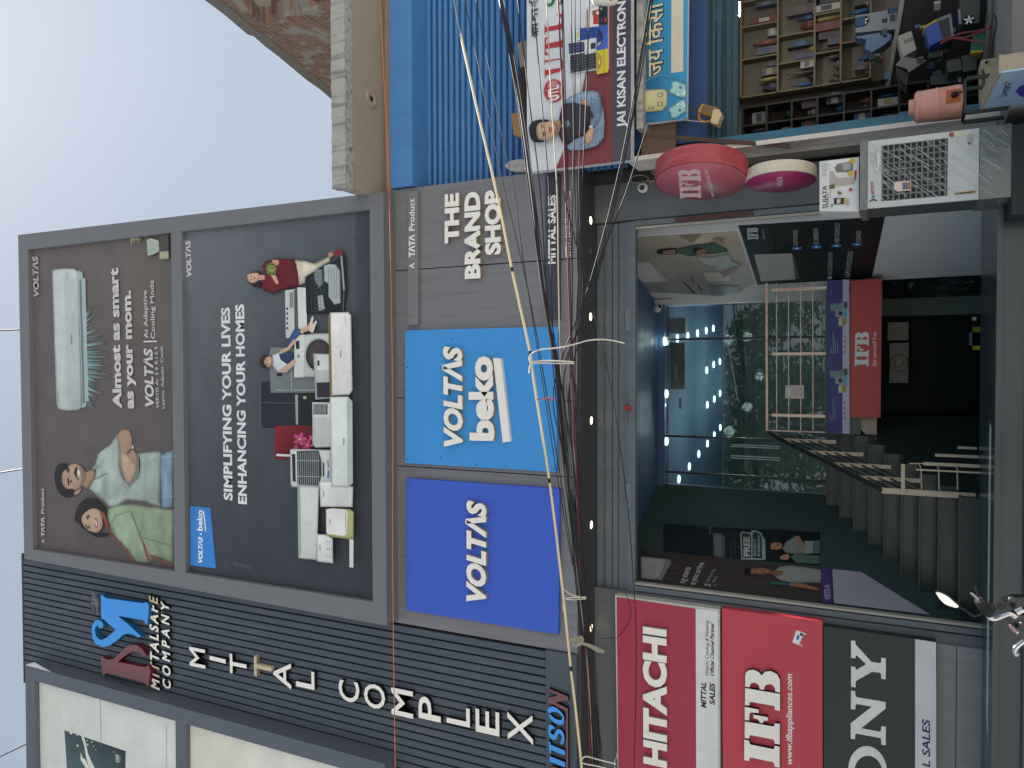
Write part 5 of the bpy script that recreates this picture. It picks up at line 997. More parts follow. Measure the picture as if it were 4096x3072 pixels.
for t_ in (.12, .36, .58, .8):
    p = along(t_); MB().box(p.x - .022, p.x + .022, p.y + .012, p.y + .024, p.z - .62, p.z - .02, STEEL).build('post', s)
MB().box(B_.x - .03, B_.x + .03, B_.y - .012, B_.y + .012, ZL + .02, B_.z + .02, STEEL).build('newel_post', s)
s = thing('gate_railing', 'short pale steel gate of three rungs at the foot of the stair', 'gate', at((3925, 1900), .85))
def vbar(y, x0_, x1_, Y, w_): 
    p, r = at((x0_, y), Y), at((x1_, y), Y); return MB().box(p.x - w_, p.x + w_, Y - w_, Y + w_, max(r.z, ZL + .001), p.z, STEEL)
p, r = at((3612, 1978), .97), at((3612, 1856), .9)
MB().obox((p + r) / 2, (r - p) / 2, (0, .008, 0), (0, 0, .018), STEEL).build('top_bar', s)
vbar(1878, 3664, 3930, .8, .008).build('post', s); vbar(1854, 3692, 3930, .86, .016).tube([at((3636, 1854), .86), at((3700, 1854), .86)], .006, STEEL, 8).build('post', s); vbar(1820, 3740, 3930, 1.0, .014).build('post', s); vbar(1790, 3830, 3930, 1.15, .012).build('post', s)
for x in (3685, 3755, 3829):
    a_, b_ = at((x + 2, 1958), .97), at((x, 1880), .8); MB().tube([a_, b_], .008, STEEL, 8).build('rung', s)
    MB().tube([b_ + Vector((0, 0, -.005)), b_ + Vector((.06, .06, .02))], .006, STEEL, 6).build('rung', s)
P = Print(YP(2.33), T(12, (148, 125), (150, 12), (310, 8), (312, 128)), 'b5aca3', .006)
P.f(T(12, (160, 105), (162, 30), (198, 28), (198, 106)), 'aebfd0').lines([T(12, (225, 55), (245, 55)), T(12, (232, 90), (250, 90)), T(12, (270, 45), (300, 45)), T(12, (275, 95), (295, 95))], 3, '7a6f70')
P.done('small beige notice plate wired to the landing railing', 'notice', name='notice_plate')
# lower level
s = thing('lower_glass_wall', 'dark glass wall under the landing', 'window', (0, 3.0, .5))
MB().box(xst(YG) + .02, X((3700, 1262), 3.2), 3.2, 3.21, .3, ZM - .43, mat('dark_tinted_glass', '0e1a18', .45, .1, spec=.08)).build('pane', s)
boxpx('lower_pilaster', 'plain grey wall strip beside the dark glass under the landing', 'wall strip', T(8, (1870, 1052)), T(8, (985, 915)), 3.15, .2, mat('grey_green_wall', '56655f', .7, .08))
boxpx('air_conditioner', 'boxy pale window unit under the red box sign', 'air conditioner', T(8, (1212, 1280)), T(8, (1035, 1128)), 2.9, .35, mat('old_cream_metal', '6f7567', .6, .15, 7))
mb = MB(); c = at(T(8, (1085, 1480)), 2.85); q0, q1 = at(T(8, (1212, 1650)), 2.9), at(T(8, (1050, 1305)), 2.9)
mb.box(q0.x, q1.x, 2.92, 3.15, q0.z, q1.z, mat('film_wrapped_grey', '5e665e', .25, .3, 12, bump=.5))
mb.lathe(((q0.x + q1.x) / 2, 2.92, (q0.z + q1.z) / 2), (0, -1, 0), [(0, .11), (.02, .1), (.022, .07), (.01, .06), (.012, .0001)], mat('film_wrapped_tan', '7a7260', .3, .3, 12), 24)
tag(mb.build('wrapped_exhaust_fan'), 'fan unit wrapped in shiny film hanging under the red box sign', 'fan')
tag(MB().lathe((at(T(12, (1370, 470)), 2.9) - Vector((0, 0, .2))), (0, 0, 1), [(0, .0001), (0, .13), (.03, .15), (.2, .165), (.36, .15), (.4, .12), (.4, .0001)], mat('dark_green_plastic', '2f4a3c', .5, .1), 20).build('water_barrel'), 'dark green barrel in the gloom under the landing', 'barrel')
for i, (x0_, y0_, x1_, y1_, c_, lb) in enumerate(((1770, 1362, 1865, 1328, 'b5a83a', 'yellow bag on the floor under the landing'), (1745, 1325, 1762, 1215, '6a7f9a', 'blue bench top in the gloom under the landing'), (1770, 1210, 1865, 1165, '8f8a32', 'mustard stool leg in the gloom under the landing'), (1768, 1108, 1800, 1080, 'cfcfc8', 'white cup glinting under the landing'))):
    boxpx(('floor_bag', 'bench_top', 'stool_leg', 'cup')[i], lb, ('bag', 'bench', 'stool', 'cup')[i], T(8, (x1_, y0_)), T(8, (x0_, y1_)), 2.8, .12, mat('odd_%s' % c_, c_, .6))
# red cloth tied to the shutter pull
rnd = random.Random(4); mb = MB(); c = at((2512, 1633), .48)
pts = [c + Vector((rnd.uniform(-.03, .03), rnd.uniform(-.03, .0), rnd.uniform(-.06, .04))) for _ in range(14)]
mb.tube(cyl_path(pts, 4), .012, mat('red_thread_cloth', 'a8303c', .9, .3, 30), 6)
tag(mb.build('sacred_thread'), 'knot of red cloth tied to the shutter pull handle', 'cloth')
# ------------------------------------------------------------------ things on the right hand pillar
MB().box(XR - .3, 2.7, .5, .62, 3.9, ZS + .02, mat('dim_pillar_head', '3a3d40', .7)).build('pillar_head', OLD)
def disc(name, label, face_c, fpx, axis, r, t, rim, fmat, prt=None):
    n_ = Vector(axis).normalized(); u = Vector((-n_.y, n_.x, 0)) if True else None
    c = Vector(fpx); q = thing(name, label, 'sign', c)
    MB().lathe(c - n_ * t, n_, [(0, .0001), (0, r * .985), (.012, r), (t - .012, r), (t, r * .985)], rim, 48).build('rim', q)
    pl = PL(c, (-n_.y, n_.x, 0)); mb = MB()
    mb.lathe(c + n_ * .001, n_, [(0, r * .97), (.002, r * .97), (.0025, .0001)], fmat, 48)
    if prt: prt(mb, pl.off(.0045))
    mb.build('face', q)
    return q, pl
fc = at((2802, 728), -.32)
RIMR = mat('faded_red_plastic', 'aa464c', .4, .12, 5, streak=.4, dirt='c98a8a')
def pr_ifb(mb, pl):
    A, B, cap = (2806, 792), (2802, 676), 84
    for g_ in ifb(pl, A, B, cap, 0):
        g2 = g_ if sum(g_[i][0] * g_[(i + 1) % len(g_)][1] - g_[(i + 1) % len(g_)][0] * g_[i][1] for i in range(len(g_))) > 0 else g_[::-1]
        mb.add([pl.p(x, y, 0) for x, y in g2], [range(len(g2))], INK, lin('e3c9cd'))
    mb.text(pl, 'www.ifbappliances.com', (2858, 786), (2830, 678), 18, 'e3c9cd', .01)
s, _ = disc('round_sign', 'large round red sign with pink face and slab letters on the grey pillar', None, fc, (-.98, -.2, 0), .45, .185, RIMR, mat('faded_pink_face', 'ba6474', .4, .06, 3), pr_ifb)
bk = MB(); bk.tube([fc + Vector((.2, .2, .3)), (fc.x + .2, .48, fc.z + .3)], .018, GAP).tube([fc + Vector((.2, .2, -.3)), (fc.x + .2, .48, fc.z - .3)], .018, GAP)
bk.box(fc.x - .22, fc.x - .18, .455, .479, fc.z - .38, fc.z + .45, mat('rusty_angle_iron', '5a3c3a', .8, .2, 10)).build('bracket', s)
fc = at((3122, 728), -.2)
def pr_hit(mb, pl): mb.text(pl, 'HITACHI', (3130, 745), (3130, 707), 22, 'e6c6d2', .03)
s, _ = disc('round_sign', 'smaller round sign with white rim and magenta face below the red one', None, fc, (-.996, -.09, 0), .325, .11, mat('ivory_plastic', 'd6cdb8', .5, .08, 4, streak=.2), mat('magenta_face', 'a8336a', .4, .06, 3), pr_hit)
MB().tube([fc + Vector((.08, .06, 0)), (fc.x + .1, .48, fc.z)], .03, GAP).build('bracket', s)
MB().prism(YP(.47), T(4, (30, 1632), (203, 1620), (203, 1650), (32, 1662)), .003, mat('white_sign_card', 'b9b6b8')).build('tag', s)
bullet_cam('security_camera', 'white bullet camera with a beige cable loop on the grey pillar', (2572, 752), .46, 1.15, (-.3, -.8, -.35))
tag(MB().tube(cyl_path([at(q, .46) for q in T(3, (1105, 1580), (1050, 1580), (1030, 1560), (1040, 1530), (1090, 1515), (1150, 1520), (1180, 1545), (1170, 1565), (1250, 1565))], 6), .006, mat('beige_conduit', 'a89873', .6), 6).build('camera_cable'), 'beige cable loop between the pillar camera and the red round sign', 'cable')
# air cooler with a carton on top
YC = -.75
s = thing('air_cooler', 'white air cooler wrapped in film with a dark grille in front of the pillar', 'air cooler', at((4040, 680), YC))
a_, b_ = at((3470, 832), YC), at((3917, 560), YC); x0_, x1_ = at((3700, 815), YC).x, at((3700, 538), YC).x; zt3, zb3 = a_.z, b_.z
zb4 = Z((4045, 700), YC); CW_ = mat('cooler_white', 'c3c8c9', .35, .04, 4, coat=.4); FILM = mat('grey_film_wrap', '6f7573', .18, .35, 14, bump=.5, bsc=9, spec=.7)
ztop = Z((3440, 700), YC)
fr4 = [T(4, (985, 1250), (1540, 1185)), None]
g0, g1 = at((3530, 806), YC), at((3785, 552), YC)
bd = MB(); bd.box(x0_, x1_, YC, YC + .03, zb3, g1.z - .012, CW_).box(x0_, x1_, YC, YC + .03, g0.z + .01, zt3, CW_).box(x0_, g0.x, YC, YC + .03, g1.z - .012, g0.z + .01, CW_).box(g1.x, x1_, YC, YC + .03, g1.z - .012, g0.z + .01, CW_)
bd.build('front_panel', s)
MB().box(x0_ + .006, x1_ - .006, YC + .032, YC + .5, zb4 + .1, zt3 + .01, mat('cooler_side_grey', '4d5856', .4, .1, 5)).build('body', s)
MB().box(x0_ - .01, x1_ + .01, YC - .01, YC + .52, zt3 + .002, ztop, FILM).build('lid', s)
MB().box(x0_ - .004, x1_ + .004, YC - .008, YC + .51, zb4, zb3 - .004, FILM).build('tank', s)
gr = MB(); gr.box(g0.x, g1.x, YC + .02, YC + .03, g1.z - .01, g0.z + .01, mat('grille_gloom', '34383a', .6))
GM = mat('grille_grey', '6f7372', .4, .2, 14)
nx, nz_ = 9, 11
for i in range(nx + 1): x = g0.x + (g1.x - g0.x) * i / nx; gr.box(x - .006, x + .006, YC + .004, YC + .02, g1.z - .01, g0.z + .01, GM)
for i in range(nz_ + 1): z = g1.z + (g0.z - g1.z) * i / nz_; gr.box(g0.x, g1.x, YC + .0, YC + .016, z - .004, z + .009, GM)
gr.build('grille', s)
zq = lambda *p: Q(3440, 500, .2803, *p)
pc = YP(YC - .002)
pp = MB(); pp.flat(pc, zq((1262, 140), (1285, 108), (1330, 98), (1345, 140), (1325, 178), (1285, 172)), 'a8573a', .001).flat(pc, zq((1335, 98), (1460, 80), (1462, 160), (1345, 170)), 'd3d0b4', .001); pp.build('energy_label', s)
pp = MB(); pp.flat(pc, zq((488, 830), (520, 812), (725, 800), (730, 935), (530, 950), (490, 930)), 'd9c8bb', .012).flat(pc, zq((600, 830), (685, 822), (690, 920), (605, 928)), '6a6a80', .0135).flat(pc, zq((690, 815), (720, 812), (722, 925), (695, 928)), 'b5605a', .0135); pp.build('price_tag', s)
pp = MB(); pp.flat(pc, smooth_closed(zq((1515, 210), (1530, 150), (1575, 122), (1620, 145), (1635, 210), (1620, 275), (1575, 298), (1530, 275))), 'cdbd9c', .001).flat(pc, smooth_closed(zq((1532, 210), (1545, 165), (1575, 145), (1605, 165), (1615, 210), (1605, 262), (1575, 280), (1545, 262))), 'a3a7b8', .0022).flat(pc, zq(*ell(1555, 262, 18, 14, 10)), '2a2a30', .0034); pp.build('tap_badge', s)
pp = MB(); pp.flat(pc, smooth_closed(zq((1342, 975), (1360, 955), (1500, 940), (1650, 925), (1665, 955), (1650, 975), (1500, 990), (1360, 1005))), 'cdbd9c', .001).flat(pc, zq((1358, 972), (1645, 940), (1648, 965), (1360, 995)), '5f5a4c', .0022).flat(pc, zq(*ell(1622, 955, 14, 14, 10)), 'c05a48', .0034); pp.build('level_gauge', s)
pp = MB(); pp.flat(pc, zq((128, 1090), (185, 1050), (240, 1065), (242, 1092), (185, 1075), (140, 1098)), '3a4a58', .001).flat(pc, zq(*ell(190, 1022, 22, 26, 14)), '3f93b0', .001)
pp.text(pc, 'MITSON', zq((205, 985)), zq((190, 800)), 13, 'a8403e', .02, .1, .001)
pp.build('maker_badge', s)
for yy, xx in ((390, 180), (495, 180)): MB().lathe(pc.at(zq((xx, yy))), (0, -1, 0), [(0, .016), (.014, .014), (.016, .0001)], mat('pale_knob', 'cfd0c8', .4), 16).build('knob', s)
MB().tube(cyl_path([pc.at(zq(q), .012) for q in ((230, 650), (215, 600), (250, 520), (245, 340), (275, 340), (270, 560), (240, 620), (250, 690), (265, 640), (255, 400))], 6), .006, WHT, 6).build('power_cord', s)
fl = MB(); rnd = random.Random(9)
for i in range(170):                            # creases of the stretch film
    u0 = rnd.random(); v0 = rnd.random(); ln_ = rnd.uniform(.05, .3)
    xx, zz3 = x0_ + (x1_ - x0_) * u0, zb4 + (zt3 - zb4) * v0
    p0 = Vector((xx, YC - .012, zz3)); p1 = p0 + Vector((-.6 * ln_, 0, ln_ * rnd.uniform(-.9, -.45)))
    if p1.x < x0_ + .01 or p1.z < zb4: continue
    fl.tube([p0, p1], rnd.uniform(.0008, .0022), mat('clear_film_crease', 'c9d2d4', .15, .1, spec=.8), 4, False)
fl.build('film_wrap', s)['kind'] = 'stuff'
boxpx('display_stand', 'dark low stand under the wrapped air cooler', 'stand', (4046, 860), (4300, 470), YC - .03, .6, mat('dark_stand', '2c3636', .5, .1))
ca, cb_ = (3278, 844), (3435, 628)
ya = YC + .08
P = Print(YP(ya), [(3278, 845), (3278, 646), (3436, 628), (3436, 846)], 'd9dadb', .3)
P.t('SUJATA', T(8, (512, 140)), T(4, (508, 1600)), 19, '3a3a3c', .02)
t4 = lambda *p: T(4, *p)
P.f(t4((590, 1490), (575, 1450), (600, 1415), (700, 1400), (735, 1420), (735, 1470), (700, 1490)), '77746f').f(t4((640, 1415), (700, 1408), (715, 1420), (715, 1462), (650, 1475)), 'a5a29c').f(t4((535, 1480), (560, 1480), (600, 1540), (745, 1530), (750, 1590), (600, 1610), (570, 1630), (530, 1620)), 'b3ada6').f(t4((530, 1600), (575, 1590), (575, 1630), (530, 1632)), '6d5a3a').f(T(4, *ell(728, 1392, 26, 22, 12)), 'c9a832').f(T(4, *ell(712, 1500, 26, 22, 12)), 'c9b548').f(T(4, *ell(714, 1640, 16, 16, 10)), 'b8483e').f(t4((745, 1480), (768, 1470), (760, 1560), (750, 1560)), 'b23a34')
P.f(t8((570, 55), (655, 52), (655, 105), (572, 108)), '2e2a26').t('900', t8((628, 100)), t8((628, 58)), 16, 'e6e2d8', .03).f(t8((655, 52), (672, 52), (672, 105), (655, 105)), 'c9a040').f(t8((545, 105), (575, 110), (545, 140), (542, 115)), '6fae74').f(t4((470, 1415), (515, 1408), (515, 1470), (470, 1475)), 'b8c9b5').f(t4((470, 1500), (505, 1498), (505, 1520), (470, 1522)), 'b9bcc4')
P.lines([t8((680, 120), (680, 60)), t8((690, 120), (690, 50)), t8((702, 120), (702, 70)), t8((540, 60), (540, -20))], 2, '8a8a90').f(t8((600, -5), (630, 0), (640, 20), (610, 25)), '8a5a40').lines([t8((520, 130), (520, 20))], 3, '8a8c90')
P.done('white mixer grinder carton standing on top of the film wrapped cooler', 'carton', name='appliance_carton')
# ------------------------------------------------------------------ front of the older shop
c = at((2855, 460), -.12)
s = thing('flood_light', 'yellow and cream hand lamp hanging by wires under the blue shop board', 'lamp', c)
YFp = YP(-.12); YEL = mat('amber_plastic', 'c08a32', .4, .08, 6); CRM = mat('cream_plastic', 'd3c193', .5, .08, 6)
o3 = lambda *p: T(3, *p)
bo = MB(); bo.prism(YFp, o3((1605, 960), (1640, 895), (1770, 930), (1745, 1010), (1655, 985)), .09, YEL); bo.build('case', s)
MB().prism(YFp, o3((1640, 925), (1665, 905), (1750, 930), (1730, 1000), (1632, 970)), .01, mat('amber_lens', '7a6030', .2, .1, spec=.6), .004).build('lens', s)
MB().prism(YFp, o3((1740, 950), (1790, 945), (1815, 985), (1775, 1080), (1715, 1060)), .12, CRM, .01).build('lamp_head', s)
MB().tube(cyl_path([YFp.at(q, -.04) for q in o3((1612, 960), (1608, 1010), (1640, 1040), (1690, 1040), (1720, 1020))], 6), .012, YEL).build('handle', s)
wr = MB(); wr.tube([YFp.at(T(3, (1510, 1020))), YFp.at(T(3, (1600, 995)), -.04)], .004, BLK, 6).tube([YFp.at(T(3, (1510, 1040))), YFp.at(T(3, (1690, 1048)), -.04)], .003, WHT, 6); wr.build('wire', s)
p0, p1 = at(T(3, (1120, 1165)), -.12), at(T(4, (190, 1265)), .0)
tag(MB().obox((p0 + p1) / 2, (p1 - p0) / 2, (.022, 0, .004), (0, .004, 0), mat('brown_flat_bar', '54433c', .7, .2, 9)).build('flat_iron_bar'), 'rusty brown flat iron bar running down beside the blue shop board', 'bar')
mb = MB(); w1 = T(3, (-10, 985), (45, 975), (105, 1060), (75, 1185), (15, 1165)); mb.prism(YP(-.16), w1, .12, mat('tan_wood', '9a7450', .8, .2, 12))
tag(mb.build('timber_block'), 'tan timber block wedged behind the white hoarding', 'timber')
mb = MB(); mb.prism(YP(-.1), T(3, (72, 580), (118, 575), (125, 1050), (82, 1055)), .06, mat('dark_timber', '3b2e28', .85, .2, 9)); tag(mb.build('timber_batten'), 'dark brown timber batten standing behind the white hoarding', 'timber')
mb = MB(); mb.prism(YP(-.12), T(3, (45, 372), (120, 352), (124, 560), (70, 585)), .05, mat('grey_timber', '8a8078', .9, .2, 9)); tag(mb.build('timber_batten'), 'weathered grey timber offcut behind the white hoarding', 'timber')
mb = MB(); mb.prism(YP(-.02), smooth_closed(T(3, (-60, 1440), (-30, 1400), (60, 1375), (122, 1390), (126, 1470), (20, 1482))), .1, CONC); tag(mb.build('concrete_lump'), 'broken concrete lump between the blue shutter and the grey fascia', 'rubble')
# shelves and goods in the dim shop
ZW = lambda *p: Q(2900, 0, .2712, *p)
YBk = 2.5
s = thing('shelf_unit', 'tall tan timber shelf unit against the back wall of the dim shop', 'shelf', at((3300, 200), YBk))
SHF = mat('tan_shelf_board', '766a54', .7, .12, 6)
xs_ = [X(ZW((300, y)), YBk) for y in (-420, 20, 405, 690, 1060, 1450)] ; zs_ = [Z(ZW((x, 100)), YBk) for x in (250, 790, 1330, 1715, 2150)]
XA, XB = min(xs_), max(xs_); rq = random.Random(6)
MB().box(XA, XB, YBk + .1, YBk + .11, 1.0, zs_[0], mat('shelf_back', '6b6456', .8, .12, 4)).build('back_board', s)
for z in zs_: MB().box(XA, XB, YBk - .06, YBk + .099, z - .012, z + .012, SHF).build('shelf_board', s)
cells = []
for zi in range(1, 5):                         # every shelf is divided differently
    xc = [XA] + sorted(XA + (XB - XA) * (k + rq.uniform(-.3, .3)) / 4 for k in range(1, 4)) + [XB]
    for x in xc: MB().box(x - .01, x + .01, YBk - .056, YBk + .099, zs_[zi] + .012, zs_[zi - 1] - .012, SHF).build('upright', s)
    cells += [(xc, zs_, YBk, k, zi) for k in range(4)]
rnd = random.Random(11)
pal = ['3c4a56', '6a3d36', '41506e', '7a7a76', '34557c', '8d7c48', '4a4640', '2f3438', '6d4a3e', '8a9094', '31453a', '5b4a52', 'a09b92', '2c4a6c', '4d4a55', '5f5a58']
kinds = [('small_carton', 'carton'), ('spare_part', 'spare part'), ('plastic_bottle', 'bottle')]
lab = {'small_carton': 'small dusty carton on a shelf in the dim shop', 'spare_part': 'small dark electrical part on a shelf in the dim shop', 'plastic_bottle': 'small bottle on a shelf in the dim shop'}
RK = thing('shelf_unit', 'dark rack crammed with small cartons beside the door jamb of the dim shop', 'shelf', at((3300, 450), 1.3))
YR = 1.3; xr_ = [X((3300, y), YR) for y in (545, 470, 395)]; zr_ = [1.0 + .27 * i for i in range(9)]
DKS = mat('dark_rack_board', '453f3a', .7, .15, 6)
MB().box(min(xr_), max(xr_), YR + .2, YR + .21, .8, zr_[-1], DKS).build('back_board', RK)
for z in zr_: MB().box(min(xr_), max(xr_), YR - .1, YR + .199, z - .01, z + .01, DKS).build('shelf_board', RK)
for x in xr_: MB().box(x - .01, x + .01, YR - .096, YR + .199, .77, zr_[-1] + .01, DKS).build('upright', RK)
cells += [(xr_, zr_, YR, xi, zi) for zi in range(8) for xi in range(2)]
for xs_, zs_, YBk, xi, zi in cells:
    if 1:
        xa_, xb_ = sorted((xs_[xi], xs_[xi + 1])); x = xa_ + .03
        while x < xb_ - .07:
            kd = rnd.choice((0, 0, 1, 1, 2)); nm, ct = kinds[kd]; w_ = rnd.uniform(.05, .13); h_ = rnd.uniform(.09, .34 if YBk > 2 else .2); m_ = mat('goods_' + (cc := rnd.choice(pal)), cc, .5, .15, 12)
            zb_ = zs_[zi] + .013; y_ = YBk - .05 + rnd.uniform(0, .04); mb = MB()
            if kd == 0: mb.box(x, x + w_, y_, y_ + .1, zb_, zb_ + h_, m_).box(x + .01, x + w_ - .01, y_ - .001, y_, zb_ + h_ * .3, zb_ + h_ * .7, mat('goods_' + (c2 := rnd.choice(pal)), c2, .5))
            elif kd == 1: mb.lathe((x + w_ / 2, y_ + .04, zb_), (0, 0, 1), [(0, .0001), (0, w_ * .45), (h_ * .3, w_ * .48), (h_ * .32, w_ * .3), (h_ * .6, w_ * .28), (h_ * .6, .0001)], m_, 12)
            else: mb.lathe((x + w_ / 2, y_ + .04, zb_), (0, 0, 1), [(0, .0001), (0, w_ * .3), (h_ * .65, w_ * .3), (h_ * .8, w_ * .12), (h_, w_ * .12), (h_, .0001)], m_, 12)
            if rnd.random() < .95: tag(mb.build(nm), lab[nm], ct, 'small goods on the shop shelves, ' + ct + 's')
            x += w_ + rnd.uniform(.002, .014)
s = thing('tube_light', 'lit white tube lamp at the head of the dim shop', 'lamp', at((2957, 36), 1.0))
p0, p1 = at((2957, 63), 1.0), at((2956, 10), 1.0); MB().tube([p0, p1], .012, emit('tube_glow', 'e6f2ff', 60), 10).build('tube', s); MB().box(min(p0.x, p1.x) - .02, max(p0.x, p1.x) + .02, 1.0, 1.03, p0.z + .013, p0.z + .035, WHT).build('holder', s)
l_ = bpy.data.lights.new('tube_lamp_light', 'AREA'); l_.shape = 'RECTANGLE'; l_.size = .4; l_.size_y = .05; l_.energy = 3.2; l_.color = (.93, .97, 1)
lo = bpy.data.objects.new('tube_lamp_light', l_); COL.objects.link(lo); lo.location = ((p0 + p1) / 2) + Vector((0, .05, -.03)); lo.rotation_euler = (math.radians(35), 0, 0)
# counter and the clutter on the floor
p0, p1 = at(T(4, (1012, 868)), 1.7), at(T(4, (1172, -60)), .95)
ct_ = MB(); d_ = (p1 - p0); ct_.obox((p0 + p1) / 2, d_ / 2, Vector((.0, .012, 0)), (0, 0, .02), mat('chipped_white_edge', 'b9b4ac', .7, .25, 14))
CT = thing('shop_counter', 'long counter with a chipped white edge running back into the dim shop', 'counter', p0)
ct_.build('edge_strip', CT)
nn_ = Vector((-d_.y, d_.x, 0)).normalized() * .5
if nn_.y < 0: nn_ = -nn_
MB().poly3([p0 + Vector((0, .02, -.02)), p1 + Vector((0, .02, -.02)), Vector((p1.x, p1.y + .02, zf)), Vector((p0.x, p0.y + .02, zf))], [p0 + Vector((0, .6, -.02)), p1 + Vector((0, .6, -.02)), Vector((p1.x, p1.y + .6, zf)), Vector((p0.x, p0.y + .6, zf))], mat('dark_counter_front', '3d3a3c', .7, .2, 4)).build('front', CT)
def gear(name, label, cat, c_, pts, y, t_, m, extra=None):
    mb = MB(); pl = YP(y); mb.prism(pl, t4(*pts), t_, m)
    if extra: extra(mb, pl)
    return tag(mb.build(name), label, cat)
GB = mat('grey_powder_coat', '85888c', .5, .1, 6)
def fan(mb, pl, q, r):
    mb.lathe(pl.at(T(4, q), .001), (0, -1, 0), [(0, r), (.006, r * .96), (.004, r * .8), (.001, r * .75), (.0015, .0001)], BLK, 24)
    for i in range(5): a = i * 1.2566; cc_ = pl.at(T(4, q), .008); mb.obox(cc_ + Vector((math.cos(a), 0, math.sin(a))) * r * .45, Vector((math.cos(a), 0, math.sin(a))) * r * .35, Vector((-math.sin(a), 0, math.cos(a))) * r * .14, (0, .002, 0), ALU)
gear('power_supply', 'grey inverter chassis with a round fan on the shop counter', 'inverter', 0, [(760, 135), (1105, 75), (1112, 250), (755, 282)], 1.5, .3, GB, lambda mb, pl: (fan(mb, pl, (828, 180), .055), mb.flat(pl, t4((1050, 130), (1098, 120), (1102, 180), (1055, 190)), '3a3c40', .002), mb.flat(pl, t4((985, 165), (1030, 155), (1032, 195), (985, 200)), '2c2e32', .002)))
gear('cloth_bundle', 'pale blue cloth bundle on the shop counter', 'cloth', 0, [(750, 318), (860, 300), (1000, 275), (1070, 300), (1060, 340), (1000, 390), (900, 450), (840, 420), (850, 340)], 1.45, .2, mat('pale_blue_cloth', '6d83a0', .9, .2, 8, bump=.5))
gear('cardboard_box', 'pale grey carton with printed panels leaning beside the counter', 'carton', 0, [(1122, 312), (1238, 266), (1282, 425), (1165, 492)], .75, .3, mat('pale_carton', 'a9a49d', .85, .1, 6), lambda mb, pl: [mb.flat(pl, t4((1175 + i * 28, 345 - i * 10), (1195 + i * 28, 338 - i * 10), (1200 + i * 28, 372 - i * 10), (1180 + i * 28, 380 - i * 10)), '77726c', .002) for i in range(3)])
gear('cardboard_flap', 'open grey cardboard flap lying below the pale carton', 'carton', 0, [(1100, 562), (1168, 490), (1368, 520), (1300, 570), (1212, 625), (1205, 595)], .6, .02, mat('grey_carton', '7d7a74', .85, .1, 6))
gear('cardboard_box', 'dark brown carton half hidden under the open cardboard flap', 'carton', 0, [(1105, 580), (1215, 640), (1200, 740), (1150, 690)], .8, .3, mat('dark_carton', '4a4846', .85, .15, 6))
BB = mat('battery_blue', '2f56a0', .45, .08, 5)
gear('battery', 'blue battery with a yellow lid on the shop floor', 'battery', 0, [(1350, 240), (1465, 180), (1512, 340), (1397, 398)], .55, .2, BB, lambda mb, pl: mb.prism(pl, t4((1342, 232), (1455, 166), (1464, 182), (1350, 242)), .2, mat('battery_yellow', 'c0a23c', .5), .004))
gear('open_inverter', 'open dark grey inverter case with red wires beside the blue battery', 'inverter', 0, [(1465, 165), (1575, 122), (1602, 325), (1510, 350)], .6, .25, mat('dark_grey_case', '3a3d40', .5, .1), lambda mb, pl: (mb.prism(pl, t4((1463, 162), (1578, 118), (1584, 138), (1470, 182)), .26, GB, .003), mb.prism(pl, t4((1562, 140), (1584, 136), (1606, 325), (1586, 328)), .26, GB, .003)))
gear('power_supply', 'black green inverter with a fan standing near the pale shop floor', 'inverter', 0, [(1652, -30), (1832, -40), (1826, 195), (1672, 215)], .45, .25, mat('green_black_case', '3b4642', .45, .12, 6), lambda mb, pl: (fan(mb, pl, (1735, 175), .05), mb.prism(pl, t4((1640, 90), (1662, 88), (1668, 210), (1650, 212)), .03, GB, .02)))
gear('battery', 'green battery with a yellow base edge on the shop floor', 'battery', 0, [(1775, 290), (1880, 262), (1890, 330), (1855, 448), (1752, 452), (1758, 380)], .4, .18, mat('battery_green', '2c6a4c', .45, .08, 5), lambda mb, pl: mb.prism(pl, t4((1752, 440), (1855, 436), (1850, 452), (1752, 456)), .18, mat('battery_yellow', 'c0a23c'), .004))
for pts, lb in (([(1540, 525), (1660, 508), (1680, 600), (1560, 628)], 'dark grey battery in the middle of the shop floor'), ([(1680, 480), (1800, 468), (1802, 598), (1682, 622)], 'dark grey battery standing next to the cream inverter')):
    gear('battery', lb, 'battery', 0, pts, .5, .2, mat('dark_battery', '3a3e3e', .5, .12, 6))
gear('power_supply', 'charcoal box with two small white plugs behind the orange drum', 'inverter', 0, [(1400, 660), (1770, 600), (1776, 705), (1410, 735)], .7, .3, mat('charcoal_case', '23292a', .5, .1), lambda mb, pl: mb.flat(pl, t4((1640, 668), (1668, 664), (1670, 710), (1645, 712)), 'a9aaa4', .003))
gear('inverter_unit', 'cream upright inverter with a dark curved panel beside the blue sign', 'inverter', 0, [(1840, 520), (2002, 492), (2000, 820), (1842, 858)], .05, .22, mat('cream_case', 'b3ac8c', .5, .08, 5), lambda mb, pl: (mb.flat(pl, t4((1846, 600), (1862, 598), (1880, 650), (1880, 730), (1866, 800), (1848, 805)), '3a4441', .002), mb.flat(pl, t4((1845, 572), (1980, 545), (1980, 548), (1845, 575)), '7a755e', .002), mb.lathe(pl.at(T(4, (1888, 538)), .0), (0, -1, 0), [(0, .014), (.006, .013), (.007, .0001)], BLK, 14), mb.flat(pl, t4((1882, 590), (1975, 570), (1975, 700), (1900, 720)), 'c0b999', .002)))
rnd = random.Random(21)
